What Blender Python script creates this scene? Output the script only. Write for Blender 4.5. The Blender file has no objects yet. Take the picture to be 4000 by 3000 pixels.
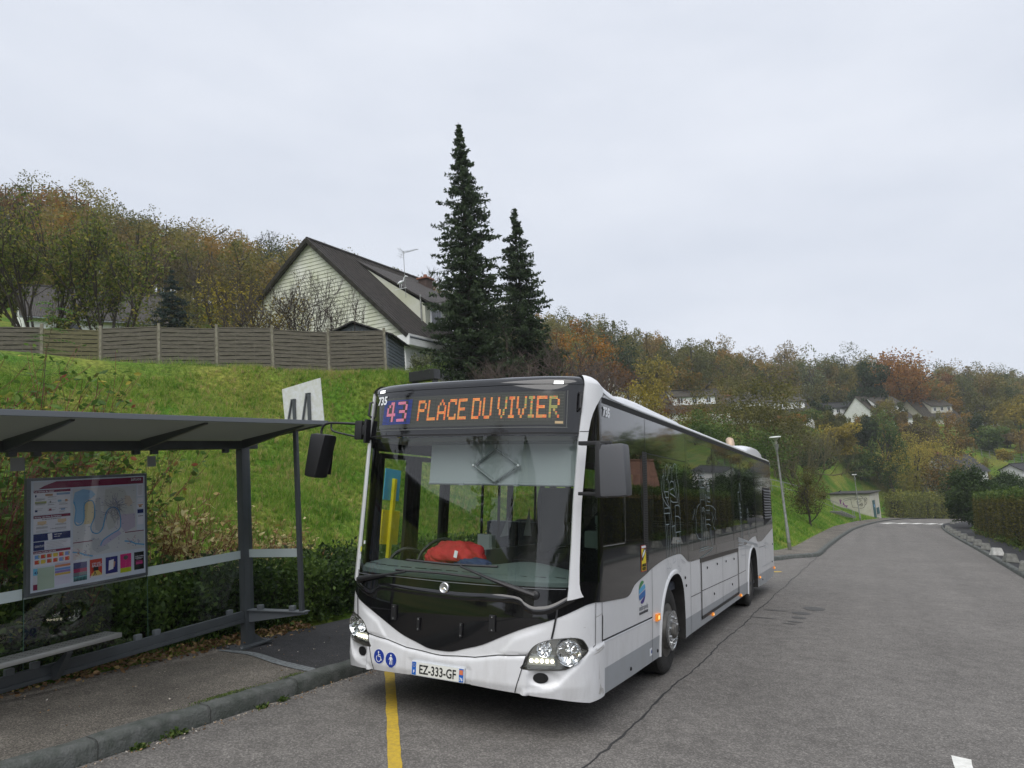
import bpy, bmesh, math, random
import numpy as np
from mathutils import Vector, Matrix
from mathutils.geometry import delaunay_2d_cdt
random.seed(7); rng = np.random.default_rng(11)
scene = bpy.context.scene
COL = scene.collection
# ------------------------------------------------------------------ camera
# The road surface is z = 0, the bus stands along +y with its nose at y = 0. The road runs
# downhill and leans towards the valley, so true vertical is UP, not the z axis.
UP = Vector((-0.067, -0.080, 1.0)).normalized()
CR = np.array([[0.89073905, 0.45387164, 0.02417611], [-0.04948526, 0.14971659, -0.98748982], [-0.45181319, 0.87839939, 0.15581837]])
CAM = Vector((3.41801, -5.4112971, 1.95469488)); FPX = 2749.33
cd_ = bpy.data.cameras.new('camera'); cam = bpy.data.objects.new('camera', cd_); COL.objects.link(cam)
cd_.sensor_width = 36.0; cd_.lens = FPX / 4000 * 36; cd_.clip_start = 0.05; cd_.clip_end = 3000
cam.matrix_world = Matrix(((CR[0][0], -CR[1][0], -CR[2][0], CAM.x), (CR[0][1], -CR[1][1], -CR[2][1], CAM.y),
                           (CR[0][2], -CR[1][2], -CR[2][2], CAM.z), (0, 0, 0, 1)))
scene.camera = cam
def at(px, py, D):
    """world point seen at pixel (px,py) of the 4000x3000 photo, D metres along the view axis (used to set things out)"""
    d = CR.T @ np.array([(px - 2000) / FPX, (py - 1500) / FPX, 1.0])
    return CAM + Vector(d) * D
def V(x, y): return (x * 1.80832, y * 1.80832)
# ------------------------------------------------------------------ sky and light (bright overcast)
SUN_EL, SUN_AZ = math.radians(52), math.radians(172)
w = bpy.data.worlds.new('World'); scene.world = w; w.use_nodes = True
nt = w.node_tree; nt.nodes.clear()
o_ = nt.nodes.new('ShaderNodeOutputWorld'); bg = nt.nodes.new('ShaderNodeBackground'); bg.inputs['Strength'].default_value = 0.074
sk = nt.nodes.new('ShaderNodeTexSky'); sk.sky_type = 'NISHITA'; sk.sun_disc = False
sk.sun_elevation = SUN_EL; sk.sun_rotation = SUN_AZ; sk.dust_density = 4.0; sk.air_density = 1.0
tc = nt.nodes.new('ShaderNodeTexCoord'); mp = nt.nodes.new('ShaderNodeMapping'); mp.inputs['Scale'].default_value = (1.2, 1.2, 4.0)
nz = nt.nodes.new('ShaderNodeTexNoise'); nz.inputs['Scale'].default_value = 1.6; nz.inputs['Detail'].default_value = 5; nz.inputs['Roughness'].default_value = 0.55
cr = nt.nodes.new('ShaderNodeValToRGB')
cr.color_ramp.elements[0].position = 0.3; cr.color_ramp.elements[0].color = (5.9, 6.3, 7.15, 1)
cr.color_ramp.elements[1].position = 0.72; cr.color_ramp.elements[1].color = (7.2, 7.5, 8.2, 1)
mx = nt.nodes.new('ShaderNodeMixRGB'); mx.inputs[0].default_value = 0.93
L = nt.links.new
L(tc.outputs['Generated'], mp.inputs['Vector']); L(mp.outputs[0], nz.inputs['Vector']); L(nz.outputs[0], cr.inputs[0])
L(sk.outputs[0], mx.inputs[1]); L(cr.outputs[0], mx.inputs[2]); L(mx.outputs[0], bg.inputs[0]); L(bg.outputs[0], o_.inputs[0])
sd = bpy.data.lights.new('sun', 'SUN'); sd.energy = 1.5; sd.angle = math.radians(60); sd.color = (1.0, 0.97, 0.93)
sun = bpy.data.objects.new('sun', sd); COL.objects.link(sun); sun.location = (0, -20, 40)
SDIR = Vector((math.sin(SUN_AZ) * math.cos(SUN_EL), math.cos(SUN_AZ) * math.cos(SUN_EL), math.sin(SUN_EL)))
sun.rotation_euler = SDIR.to_track_quat('Z', 'Y').to_euler()
scene.view_settings.view_transform = 'Standard'; scene.view_settings.look = 'None'; scene.view_settings.gamma = 1
scene.view_settings.exposure = 0.74
scene.cycles.max_bounces = 8; scene.cycles.transparent_max_bounces = 24; scene.cycles.caustics_reflective = False; scene.cycles.caustics_refractive = False
# ------------------------------------------------------------------ materials
MATS = {}
def mat(name, col=(0.5, 0.5, 0.5), rough=0.5, metal=0.0, coat=0.0, emit=None, es=1.0, spec=0.5,
        noise=0.0, nscale=8.0, bump=0.0, bscale=60.0, col2=None, stretch=None, dirt=None):
    if name in MATS: return MATS[name]
    m = bpy.data.materials.new(name); m.use_nodes = True; n = m.node_tree; b = n.nodes['Principled BSDF']
    b.inputs['Base Color'].default_value = (*col, 1); b.inputs['Roughness'].default_value = rough
    b.inputs['Metallic'].default_value = metal; b.inputs['Coat Weight'].default_value = coat; b.inputs['Coat Roughness'].default_value = 0.04
    b.inputs['Specular IOR Level'].default_value = spec
    if emit: b.inputs['Emission Color'].default_value = (*emit, 1); b.inputs['Emission Strength'].default_value = es
    lk = n.links.new
    if noise or col2 or bump or dirt:
        t = n.nodes.new('ShaderNodeTexCoord'); vec = t.outputs['Object']
        if stretch:
            mpn = n.nodes.new('ShaderNodeMapping'); mpn.inputs['Scale'].default_value = stretch; lk(vec, mpn.inputs[0]); vec = mpn.outputs[0]
    if noise or col2:
        z = n.nodes.new('ShaderNodeTexNoise'); z.inputs['Scale'].default_value = nscale; z.inputs['Detail'].default_value = 6; z.inputs['Roughness'].default_value = 0.6; lk(vec, z.inputs[0])
        r = n.nodes.new('ShaderNodeValToRGB'); r.color_ramp.elements[0].position = 0.32; r.color_ramp.elements[1].position = 0.68
        c2 = col2 if col2 else tuple(c * (1 - noise) for c in col)
        r.color_ramp.elements[0].color = (*c2, 1); r.color_ramp.elements[1].color = (*(col if col2 else tuple(min(1, c * (1 + noise * .5)) for c in col)), 1)
        lk(z.outputs[0], r.inputs[0]); lk(r.outputs[0], b.inputs['Base Color'])
    if bump:
        z2 = n.nodes.new('ShaderNodeTexNoise'); z2.inputs['Scale'].default_value = bscale; z2.inputs['Detail'].default_value = 4; lk(vec, z2.inputs[0])
        bp = n.nodes.new('ShaderNodeBump'); bp.inputs['Strength'].default_value = bump; bp.inputs['Distance'].default_value = 0.02
        lk(z2.outputs[0], bp.inputs['Height']); lk(bp.outputs[0], b.inputs['Normal'])
    MATS[name] = m
    return m
def glass(name, tint=(0.8, 0.85, 0.83), refl=0.06, rough=0.0):
    """thin pane: coloured see-through with a Fresnel mirror on top"""
    if name in MATS: return MATS[name]
    m = bpy.data.materials.new(name); m.use_nodes = True; n = m.node_tree; n.nodes.clear(); lk = n.links.new
    o = n.nodes.new('ShaderNodeOutputMaterial'); tr = n.nodes.new('ShaderNodeBsdfTransparent'); tr.inputs[0].default_value = (*tint, 1)
    gl = n.nodes.new('ShaderNodeBsdfGlossy'); gl.inputs['Roughness'].default_value = rough; gl.inputs[0].default_value = (1, 1, 1, 1)
    fr = n.nodes.new('ShaderNodeLayerWeight'); fr.inputs[0].default_value = 0.5; pw = n.nodes.new('ShaderNodeMath'); pw.operation = 'POWER'; pw.inputs[1].default_value = 4.0
    ma = n.nodes.new('ShaderNodeMath'); ma.operation = 'MULTIPLY_ADD'; ma.inputs[1].default_value = 0.9; ma.inputs[2].default_value = refl; ma.use_clamp = True
    mxs = n.nodes.new('ShaderNodeMixShader')
    lk(fr.outputs['Facing'], pw.inputs[0]); lk(pw.outputs[0], ma.inputs[0]); lk(ma.outputs[0], mxs.inputs[0]); lk(tr.outputs[0], mxs.inputs[1]); lk(gl.outputs[0], mxs.inputs[2]); lk(mxs.outputs[0], o.inputs[0])
    MATS[name] = m
    return m
def leafmat(name, stops, transl=0.35, rough=0.55):
    """leaves: colour picked per leaf from the ramp by the 'tint' attribute"""
    if name in MATS: return MATS[name]
    m = bpy.data.materials.new(name); m.use_nodes = True; n = m.node_tree; n.nodes.clear(); lk = n.links.new
    o = n.nodes.new('ShaderNodeOutputMaterial'); a = n.nodes.new('ShaderNodeAttribute'); a.attribute_name = 'tint'
    r = n.nodes.new('ShaderNodeValToRGB'); e = r.color_ramp.elements
    while len(e) < len(stops): e.new(0.5)
    for i, c in enumerate(stops): e[i].position = i / max(1, len(stops) - 1); e[i].color = (*c, 1)
    d = n.nodes.new('ShaderNodeBsdfPrincipled'); d.inputs['Roughness'].default_value = rough; d.inputs['Specular IOR Level'].default_value = 0.25
    t = n.nodes.new('ShaderNodeBsdfTranslucent'); mxs = n.nodes.new('ShaderNodeMixShader'); mxs.inputs[0].default_value = transl
    lk(a.outputs['Fac'], r.inputs[0]); lk(r.outputs[0], d.inputs['Base Color']); lk(r.outputs[0], t.inputs[0])
    lk(d.outputs[0], mxs.inputs[1]); lk(t.outputs[0], mxs.inputs[2]); lk(mxs.outputs[0], o.inputs[0])
    MATS[name] = m
    return m
# ------------------------------------------------------------------ object helpers
def tag(o, label=None, cat=None, group=None, kind=None):
    if label: o['label'] = label
    if cat: o['category'] = cat
    if group: o['group'] = group
    if kind: o['kind'] = kind
    return o
def thing(name, label, cat, loc=(0, 0, 0), mtx=None, group=None):
    o = bpy.data.objects.new(name, None); COL.objects.link(o); o.empty_display_size = 0.2
    if mtx is not None: o.matrix_world = mtx
    else: o.location = loc
    return tag(o, label, cat, group)
def frame(org, yaw=0.0, up=UP):
    """matrix at org whose z is 'up' and whose y points to yaw degrees clockwise from +y"""
    z = Vector(up).normalized(); a = math.radians(yaw); y = Vector((math.sin(a), math.cos(a), 0)); y = (y - z * y.dot(z)).normalized(); x = y.cross(z)
    return Matrix(((x.x, y.x, z.x, org[0]), (x.y, y.y, z.y, org[1]), (x.z, y.z, z.z, org[2]), (0, 0, 0, 1)))
def link_mesh(name, me, m=None, parent=None):
    if m: me.materials.append(m)
    o = bpy.data.objects.new(name, me); COL.objects.link(o)
    if parent: o.parent = parent
    return o
class MB:
    def __init__(s): s.v = []; s.f = []; s.M = Matrix.Identity(4)
    def add(s, vs, fs):
        k = len(s.v); s.v += [tuple(s.M @ Vector(p)) for p in vs]; s.f += [tuple(i + k for i in f) for f in fs]; return s
    def box(s, c, d, bev=0.0, R=None):
        x, y, z = [t / 2 for t in d]
        if bev > 0:
            b = min(bev, x * .49, y * .49, z * .49); vs = []; 
            bm = bmesh.new(); bmesh.ops.create_cube(bm, size=1)
            for q in bm.verts: q.co = Vector((q.co.x * d[0], q.co.y * d[1], q.co.z * d[2]))
            bmesh.ops.bevel(bm, geom=bm.edges[:], offset=b, segments=2, affect='EDGES', profile=0.7)
            bm.verts.index_update(); vs = [q.co.copy() for q in bm.verts]; fs = [tuple(q.index for q in f.verts) for f in bm.faces]; bm.free()
        else:
            vs = [Vector((a * x, b_ * y, e * z)) for a, b_, e in ((-1, -1, -1), (1, -1, -1), (1, 1, -1), (-1, 1, -1), (-1, -1, 1), (1, -1, 1), (1, 1, 1), (-1, 1, 1))]
            fs = [(0, 3, 2, 1), (4, 5, 6, 7), (0, 1, 5, 4), (1, 2, 6, 5), (2, 3, 7, 6), (3, 0, 4, 7)]
        if R is not None: vs = [R @ q for q in vs]
        return s.add([q + Vector(c) for q in vs], fs)
    def tube(s, pts, r, n=8, caps=True):
        pts = [Vector(p) for p in pts]; rs = r if isinstance(r, (list, tuple)) else [r] * len(pts); vs = []; fs = []
        up = None
        for i, p in enumerate(pts):
            t = (pts[min(i + 1, len(pts) - 1)] - pts[max(i - 1, 0)]).normalized()
            if up is None: up = Vector((0, 0, 1)) if abs(t.z) < 0.9 else Vector((1, 0, 0))
            a = t.cross(up).normalized(); b = a.cross(t).normalized(); up = b
            for k in range(n):
                g = 2 * math.pi * k / n; vs.append(p + (a * math.cos(g) + b * math.sin(g)) * rs[i])
        for i in range(len(pts) - 1):
            for k in range(n): fs.append((i * n + k, i * n + (k + 1) % n, (i + 1) * n + (k + 1) % n, (i + 1) * n + k))
        if caps: fs.append(tuple(range(n - 1, -1, -1))); fs.append(tuple(range((len(pts) - 1) * n, len(pts) * n)))
        return s.add(vs, fs)
    def lathe(s, prof, n=32, M=None):
        """prof: list of (radius, height) about local z"""
        vs = []; fs = []
        for r, h in prof:
            for k in range(n): g = 2 * math.pi * k / n; vs.append(Vector((r * math.cos(g), r * math.sin(g), h)))
        for i in range(len(prof) - 1):
            for k in range(n): fs.append((i * n + k, i * n + (k + 1) % n, (i + 1) * n + (k + 1) % n, (i + 1) * n + k))
        fs.append(tuple(range(n - 1, -1, -1))); fs.append(tuple(range((len(prof) - 1) * n, len(prof) * n)))
        if M is not None: vs = [M @ q for q in vs]
        return s.add(vs, fs)
    def prism(s, poly, h0, h1, axis='z'):
        """poly extruded between h0 and h1 along axis"""
        def P3(a, b, h): return {'z': (a, b, h), 'y': (a, h, b), 'x': (h, a, b)}[axis]
        n = len(poly); vs = [P3(a, b, h0) for a, b in poly] + [P3(a, b, h1) for a, b in poly]
        return s.add(vs, [tuple(range(n))[::-1], tuple(range(n, 2 * n))] + [(i, (i + 1) % n, n + (i + 1) % n, n + i) for i in range(n)])
    def quad(s, a, b, c, d): return s.add([a, b, c, d], [(0, 1, 2, 3)])
    def build(s, name, m, parent=None, smooth=None):
        me = bpy.data.meshes.new(name); me.from_pydata(s.v, [], s.f); me.validate(); me.update()
        bm = bmesh.new(); bm.from_mesh(me); bmesh.ops.recalc_face_normals(bm, faces=bm.faces[:]); bm.to_mesh(me); bm.free()
        if smooth:
            me.polygons.foreach_set('use_smooth', [True] * len(me.polygons)); me.set_sharp_from_angle(angle=math.radians(smooth))
        return link_mesh(name, me, m, parent)
def np_mesh(name, V_, F_, m, parent=None, tint=None, smooth=False, k=3):
    me = bpy.data.meshes.new(name); nv = len(V_); nf = len(F_)
    me.vertices.add(nv); me.vertices.foreach_set('co', np.ascontiguousarray(V_, dtype=np.float32).ravel())
    me.loops.add(nf * k); me.loops.foreach_set('vertex_index', np.ascontiguousarray(F_, dtype=np.int32).ravel())
    me.polygons.add(nf); me.polygons.foreach_set('loop_start', np.arange(0, nf * k, k, dtype=np.int32)); me.polygons.foreach_set('loop_total', np.full(nf, k, dtype=np.int32))
    if smooth: me.polygons.foreach_set('use_smooth', np.ones(nf, dtype=bool))
    if tint is not None:
        a = me.attributes.new('tint', 'FLOAT', 'POINT'); a.data.foreach_set('value', np.ascontiguousarray(tint, dtype=np.float32))
    me.update(calc_edges=True)
    return link_mesh(name, me, m, parent)
def text_mesh(name, s, size, m, mtx, parent=None, align='LEFT', sx=1.0, bold=0.0, thick=0.001):
    c = bpy.data.curves.new(name, 'FONT'); c.body = s; c.size = size; c.align_x = align; c.offset = bold; c.extrude = thick; c.resolution_u = 3
    t = bpy.data.objects.new(name, c); dg = bpy.context.evaluated_depsgraph_get(); COL.objects.link(t); dg.update()
    me = bpy.data.meshes.new_from_object(t.evaluated_get(dg)); bpy.data.objects.remove(t); bpy.data.curves.remove(c)
    me.transform(Matrix.Diagonal((sx, 1, 1, 1))); me.transform(mtx); me.materials.clear()
    return link_mesh(name, me, m, parent)
def basis(o, x, z):
    """matrix with origin o, text x-direction x and facing direction z"""
    x = Vector(x).normalized(); z = Vector(z).normalized(); y = z.cross(x).normalized(); x = y.cross(z)
    return Matrix(((x.x, y.x, z.x, o[0]), (x.y, y.y, z.y, o[1]), (x.z, y.z, z.z, o[2]), (0, 0, 0, 1)))
def copy_tree(o, parent=None):
    c = o.copy(); COL.objects.link(c)
    if parent is not None: c.parent = parent
    for ch in o.children: copy_tree(ch, c)
    return c
def densify(poly, g, closed=True):
    out = []; n = len(poly)
    for i in range(n if closed else n - 1):
        a = np.array(poly[i], float); b = np.array(poly[(i + 1) % n], float); k = max(1, int(np.ceil(np.linalg.norm(b - a) / g)))
        for j in range(k): out.append(tuple(a + (b - a) * j / k))
    if not closed: out.append(tuple(poly[-1]))
    return out
def smoothp(poly, n=6, closed=False):
    """Catmull-Rom through the points"""
    P_ = [np.array(p, float) for p in poly]; out = []; m = len(P_)
    for i in range(m if closed else m - 1):
        if closed: p0, p1, p2, p3 = P_[i - 1], P_[i], P_[(i + 1) % m], P_[(i + 2) % m]
        else: p0, p1, p2, p3 = P_[max(i - 1, 0)], P_[i], P_[i + 1], P_[min(i + 2, m - 1)]
        for j in range(n):
            t = j / n; out.append(tuple(0.5 * ((2 * p1) + (p2 - p0) * t + (2 * p0 - 5 * p1 + 4 * p2 - p3) * t * t + (3 * p1 - p0 - 3 * p2 + p3) * t ** 3)))
    if not closed: out.append(tuple(P_[-1]))
    return out
def inside(pt, poly):
    x, y = pt; c = False; n = len(poly); j = n - 1
    for i in range(n):
        xi, yi = poly[i]; xj, yj = poly[j]
        if (yi > y) != (yj > y) and x < (xj - xi) * (y - yi) / (yj - yi) + xi: c = not c
        j = i
    return c
def patch(name, outer, fn, m, parent, holes=(), off=0.0, thick=0.006, g=0.06, smooth=35, gi=None):
    """a sheet of body work: the outline 'outer' (minus holes) laid on the surface fn(u,v,offset), with a rim 'thick' deep"""
    gi = gi or g; loops = [densify(outer, g)] + [densify(h, g) for h in holes]
    vs = []; es = []
    for lp in loops:
        k = len(vs); vs += [Vector(p) for p in lp]; es += [(k + i, k + (i + 1) % len(lp)) for i in range(len(lp))]
    xs = [p[0] for p in loops[0]]; ys = [p[1] for p in loops[0]]
    bnd = np.array([p for lp in loops for p in lp])
    for x in np.arange(min(xs) + gi * .5, max(xs), gi):
        for y in np.arange(min(ys) + gi * .5, max(ys), gi):
            if inside((x, y), loops[0]) and not any(inside((x, y), h) for h in loops[1:]) and np.min(np.sum((bnd - (x, y)) ** 2, axis=1)) > (gi * .4) ** 2:
                vs.append(Vector((x, y)))
    r = delaunay_2d_cdt(vs, es, [], 0, 1e-5)
    co = [(p.x, p.y) for p in r[0]]; fs = []
    for f in r[2]:
        c = (sum(co[i][0] for i in f) / 3, sum(co[i][1] for i in f) / 3)
        if inside(c, loops[0]) and not any(inside(c, h) for h in loops[1:]): fs.append(tuple(f))
    from collections import Counter
    ec = Counter(); 
    for f in fs:
        for i in range(3): ec[(f[i], f[(i + 1) % 3])] += 1
    V3 = [fn(a, b, off) for a, b in co]; n = len(V3); F = list(fs)
    if thick:
        idx = {}
        for (a, b) in list(ec):
            if (b, a) not in ec:
                for q in (a, b):
                    if q not in idx: idx[q] = len(V3); V3.append(fn(*co[q], off - thick))
                F.append((b, a, idx[a], idx[b]))
    me = bpy.data.meshes.new(name); me.from_pydata([tuple(p) for p in V3], [], F); me.validate(); me.update()
    bm = bmesh.new(); bm.from_mesh(me); bmesh.ops.recalc_face_normals(bm, faces=bm.faces[:]); bm.to_mesh(me); bm.free()
    # outward = away from the surface body
    me.polygons.foreach_set('use_smooth', [True] * len(me.polygons)); me.set_sharp_from_angle(angle=math.radians(smooth))
    return link_mesh(name, me, m, parent)
# ================================================================== TERRAIN, ROAD, PAVEMENTS
KERB_L = [(-1.65, -80), (-1.65, 14), (-1.4, 16.5), (-.6, 18.8), (.33, 20.1), (.76, 21.6), (1.26, 22.7), (1.5, 24), (1.5, 30), (1.6, 40), (1.87, 53.6), (2.57, 67.5), (3.65, 82.3), (5.2, 96), (7.1, 107), (11, 119), (17.5, 129), (31, 143), (58, 156)]
INNER_L = [(-3.5, -80), (-3.5, 12), (-3, 17), (-1, 21.5), (0, 24), (.3, 27), (.28, 38), (.35, 57), (1.5, 78.4), (4.3, 104.5), (8.6, 120.5), (15.6, 131), (30, 145.5), (57, 158.5)]
KERB_R = [(6.5, -80), (6.7, 5), (7, 19), (7.33, 31), (7.7, 48), (8.3, 65), (9.2, 78), (10.7, 88), (14, 99), (20, 111), (30, 122), (45, 132), (70, 140)]
INNER_R = [(9, -80), (9.1, 20), (9.3, 35), (9.7, 49), (10.5, 68), (12, 78), (14, 86), (17, 94), (23, 106), (33, 117), (48, 127), (72, 135)]
def sdist(X, Y, poly):
    """signed distance to a polyline, positive on its left"""
    best = np.full(X.shape, 1e9); sg = np.ones(X.shape)
    for (ax, ay), (bx, by) in zip(poly[:-1], poly[1:]):
        dx, dy = bx - ax, by - ay; t = np.clip(((X - ax) * dx + (Y - ay) * dy) / (dx * dx + dy * dy), 0, 1)
        d = np.hypot(X - ax - t * dx, Y - ay - t * dy); c = dx * (Y - ay) - dy * (X - ax)
        u = d < best - 1e-9; best = np.where(u, d, best); sg = np.where(u, np.where(c > 0, 1., -1.), sg)
    return best * sg
def ctl():
    pts = [(-20.7, 6.4, 5.9), (-17.4, 10.2, 5.9), (-13.7, 15.0, 6.1), (-25, 0, 6.0), (-20, -10, 6.2), (-14, -10, 5.0), (-20, -30, 6), (-30, -60, 8), (-12, -30, 3.5), (-12, -60, 3.5),
           (-15.5, 20, 7.0), (-20, 22, 7.2), (-27, 21, 7.8), (-14, 24, 6.9), (-12, 28, 6.9), (-26, 34, 8.8), (-8, 30, 4.6), (-5, 40, 3.6), (-8, 60, 4.6), (-12, 50, 6),
           (14, 20, -.4), (14, 60, -.4), (25, 0, -2), (25, 60, -1.5), (45, 0, -3), (45, 50, -2), (22, 85, 1), (90, -20, 12), (120, 60, 22), (70, -60, 6), (20, -70, -1), (-40, 20, 11), (-45, 0, 11), (-45, -30, 11)]
    P_ = [tuple(at(x, y, D)) for x, y, D in ((3167, 1842, 90), (3560, 1925, 110), (3300, 1790, 115), (3000, 1760, 95), (2700, 1740, 80), (3942, 1817, 120), (3942, 1736, 150), (3700, 1860, 118), (3750, 1935, 112))] + pts
    P_ += [tuple(at(*V(x, y), D)) for x, y, D in ((0, 560, 85), (100, 560, 95), (300, 622, 95), (450, 668, 105), (630, 682, 112), (950, 745, 130), (1150, 790, 140), (1300, 800, 155), (1500, 850, 175), (1700, 868, 195), (1900, 876, 210), (2212, 898, 220),
                                                  (150, 690, 60), (400, 700, 70), (0, 700, 55), (1850, 925, 148), (1990, 915, 160), (2080, 915, 172), (1700, 905, 150), (1450, 905, 120), (1250, 905, 108), (2212, 930, 180))]
    for x, y, D in ((0, 560, 85), (630, 682, 110), (1150, 790, 140), (1500, 850, 175), (1900, 876, 210), (2212, 898, 220)):
        a = at(*V(x, y), D); b = at(*V(x, y), D + 70); P_.append((b.x, b.y, a.z + 5))
    P_ += [(150, 250, 25), (200, 150, 30)]
    return np.array(P_)
CT = ctl()
def rbf_fit(P_):
    X = P_[:, :2] / 50.; D = np.linalg.norm(X[:, None] - X[None], axis=2); K = np.where(D > 0, D * D * np.log(D + 1e-12), 0) + np.eye(len(X)) * 0.02
    n = len(X); A = np.zeros((n + 3, n + 3)); A[:n, :n] = K; A[:n, n] = 1; A[:n, n + 1:] = X; A[n, :n] = 1; A[n + 1:, :n] = X.T
    return np.linalg.solve(A, np.concatenate([P_[:, 2], np.zeros(3)])), X
RW, RX = rbf_fit(CT)
def rbf(X, Y):
    q = np.stack([np.ravel(X), np.ravel(Y)], 1) / 50.; out = np.zeros(len(q))
    for i in range(0, len(q), 8000):
        D = np.linalg.norm(q[i:i + 8000, None] - RX[None], axis=2); out[i:i + 8000] = np.where(D > 0, D * D * np.log(D + 1e-12), 0) @ RW[:-3] + RW[-3] + q[i:i + 8000] @ RW[-2:]
    return out.reshape(np.shape(X))
def sstep(t): t = np.clip(t, 0, 1); return t * t * (3 - 2 * t)
def ground(X, Y):
    X = np.asarray(X, float); Y = np.asarray(Y, float); dl = sdist(X, Y, INNER_L); dr = -sdist(X, Y, INNER_R)
    k = np.interp(Y, [-20, 0, 6, 14, 30, 60, 110, 140], [.40, .40, .45, .62, .64, .60, .2, .1]); cap = np.interp(Y, [10, 16, 26, 40, 80, 95], [5.9, 6.1, 4.6, 3.2, 3.2, 2.5])
    toe = np.interp(Y, [15, 24], [.9, .25]); t = np.maximum(dl - toe, 0) * k
    soft = cap * (1 - np.exp(-(t / cap) ** 1.0 * 1.0)) * 1.0
    lin = np.minimum(t, cap) ; bank = 0.12 + 0.8 * lin + 0.2 * soft + np.maximum(t - cap, 0) * .22
    R_ = rbf(X, Y)
    wl = np.where(Y < 22, sstep((dl - 9) / 10), np.where(Y < 60, sstep((dl - 6) / 20), sstep((dl - np.interp(Y, [60, 75], [6, 4])) / np.interp(Y, [60, 75], [20, 9])))); zl = bank * (1 - wl) + np.maximum(R_, 0.1) * wl
    wr = sstep((dr - 8) / 30); zr = .08 * (1 - wr) + R_ * wr
    z = np.where(dl > 0, zl, np.where(dr > 0, zr, -0.05))
    z = np.where((dl <= 0) & (dr <= 0), -0.05, z)
    bump = .05 * np.sin(X * 1.7 + 2 * np.sin(Y * .6)) * np.sin(Y * 1.3 + X * .4) + .03 * np.sin(X * 4.1) * np.sin(Y * 3.7 + 1)
    return z + np.where(np.maximum(dl, dr) > 1.2, bump, 0)
PADS = []   # levelled ground: (x, y, z, inner radius, outer radius)
def pad(p, z, r0, r1): PADS.append((p[0], p[1], z, r0, r1))
_g0 = ground
def ground(X, Y):
    z = _g0(X, Y)
    for x, y, zz, r0, r1 in PADS:
        d = np.hypot(np.asarray(X) - x, np.asarray(Y) - y); w_ = 1 - sstep((d - r0) / (r1 - r0)); z = z * (1 - w_) + zz * w_
    return z
# fence line, tops of the posts
FT = [(-110, 1072, 22.2), (258, 1076, 22.9), (620, 1088, 23.5), (980, 1072, 24.0), (1335, 1078, 24.5), (1678, 1082, 25.0), (2022, 1100, 25.5)]
FT = [tuple(at(x * .63291, 600 + y * .63291, D)) for x, y, D in FT]; FT.append(tuple(at(900 + 1020 * .5877, 850 + 752 * .5877, 26.2))); FT.insert(0, tuple(Vector(FT[0]) * 2 - Vector(FT[1])))
for i, q in enumerate(FT):
    b_ = Vector(q) - UP * np.interp(i, [0, 3, 6, 8], [1.42, 1.48, 1.66, 1.82]); pad(b_, b_.z, .9, 3.2)
q = at(900 + 1080 * .5877, 850 + 1085 * .5877, 27.6); pad(q, q.z, 1.4, 3.4)
HP = [(1878, 912, 150, 1.0), (1978, 908, 160, .9), (2078, 912, 172, .9), (1800, 912, 160, .9), (1440, 903, 112, .9), (1545, 913, 118, .9), (1640, 908, 124, .9)]
for vx, vy, D, o in HP: q = at(*V(vx, vy), D); pad((q.x - 1.5, q.y + 5), q.z - o, 9, 17)
def gz(x, y): return float(ground(np.array([x]), np.array([y]))[0])
gx = np.unique(np.concatenate([np.arange(-230, -40, 6), np.arange(-40, -24, 1.5), np.arange(-24, 12.01, .5), np.arange(12, 60, 2.5), np.arange(60, 260, 7)]))
gy = np.unique(np.concatenate([np.arange(-90, -12, 5), np.arange(-12, 45, .6), np.arange(45, 125, 1.2), np.arange(125, 340, 6)]))
GX, GY = np.meshgrid(gx, gy); GZ = ground(GX, GY)
nx_, ny_ = len(gx), len(gy); ii = (np.arange(ny_ - 1)[:, None] * nx_ + np.arange(nx_ - 1)[None]).ravel()
mg = mat('meadow soil and grass', (0.075, 0.125, 0.022), rough=0.95, spec=0.1, col2=(0.035, 0.062, 0.014), nscale=1.3, bump=0.8, bscale=14)
def tweak_ground():
    n = mg.node_tree; b = n.nodes['Principled BSDF']; lk = n.links.new; t = n.nodes.new('ShaderNodeTexCoord')
    z1 = n.nodes.new('ShaderNodeTexNoise'); z1.inputs['Scale'].default_value = .35; z1.inputs['Detail'].default_value = 8; lk(t.outputs['Object'], z1.inputs[0])
    z2 = n.nodes.new('ShaderNodeTexNoise'); z2.inputs['Scale'].default_value = 9; z2.inputs['Detail'].default_value = 6; lk(t.outputs['Object'], z2.inputs[0])
    r1 = n.nodes.new('ShaderNodeValToRGB'); e = r1.color_ramp.elements; e[0].position = .38; e[0].color = (.08, .18, .02, 1); e[1].position = .66; e[1].color = (.26, .26, .065, 1)
    r2 = n.nodes.new('ShaderNodeValToRGB'); e = r2.color_ramp.elements; e[0].position = .3; e[0].color = (.25, .28, .2, 1); e[1].position = .75; e[1].color = (1.25, 1.25, 1.1, 1)
    mm = n.nodes.new('ShaderNodeMixRGB'); mm.blend_type = 'MULTIPLY'; mm.inputs[0].default_value = 1
    lk(z1.outputs[0], r1.inputs[0]); lk(z2.outputs[0], r2.inputs[0]); lk(r1.outputs[0], mm.inputs[1]); lk(r2.outputs[0], mm.inputs[2]); lk(mm.outputs[0], b.inputs['Base Color'])
tweak_ground()
tag(np_mesh('ground', np.stack([GX.ravel(), GY.ravel(), GZ.ravel()], 1), np.stack([ii, ii + 1, ii + nx_ + 1, ii + nx_], 1), mg, smooth=True, k=4), kind='structure')
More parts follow.
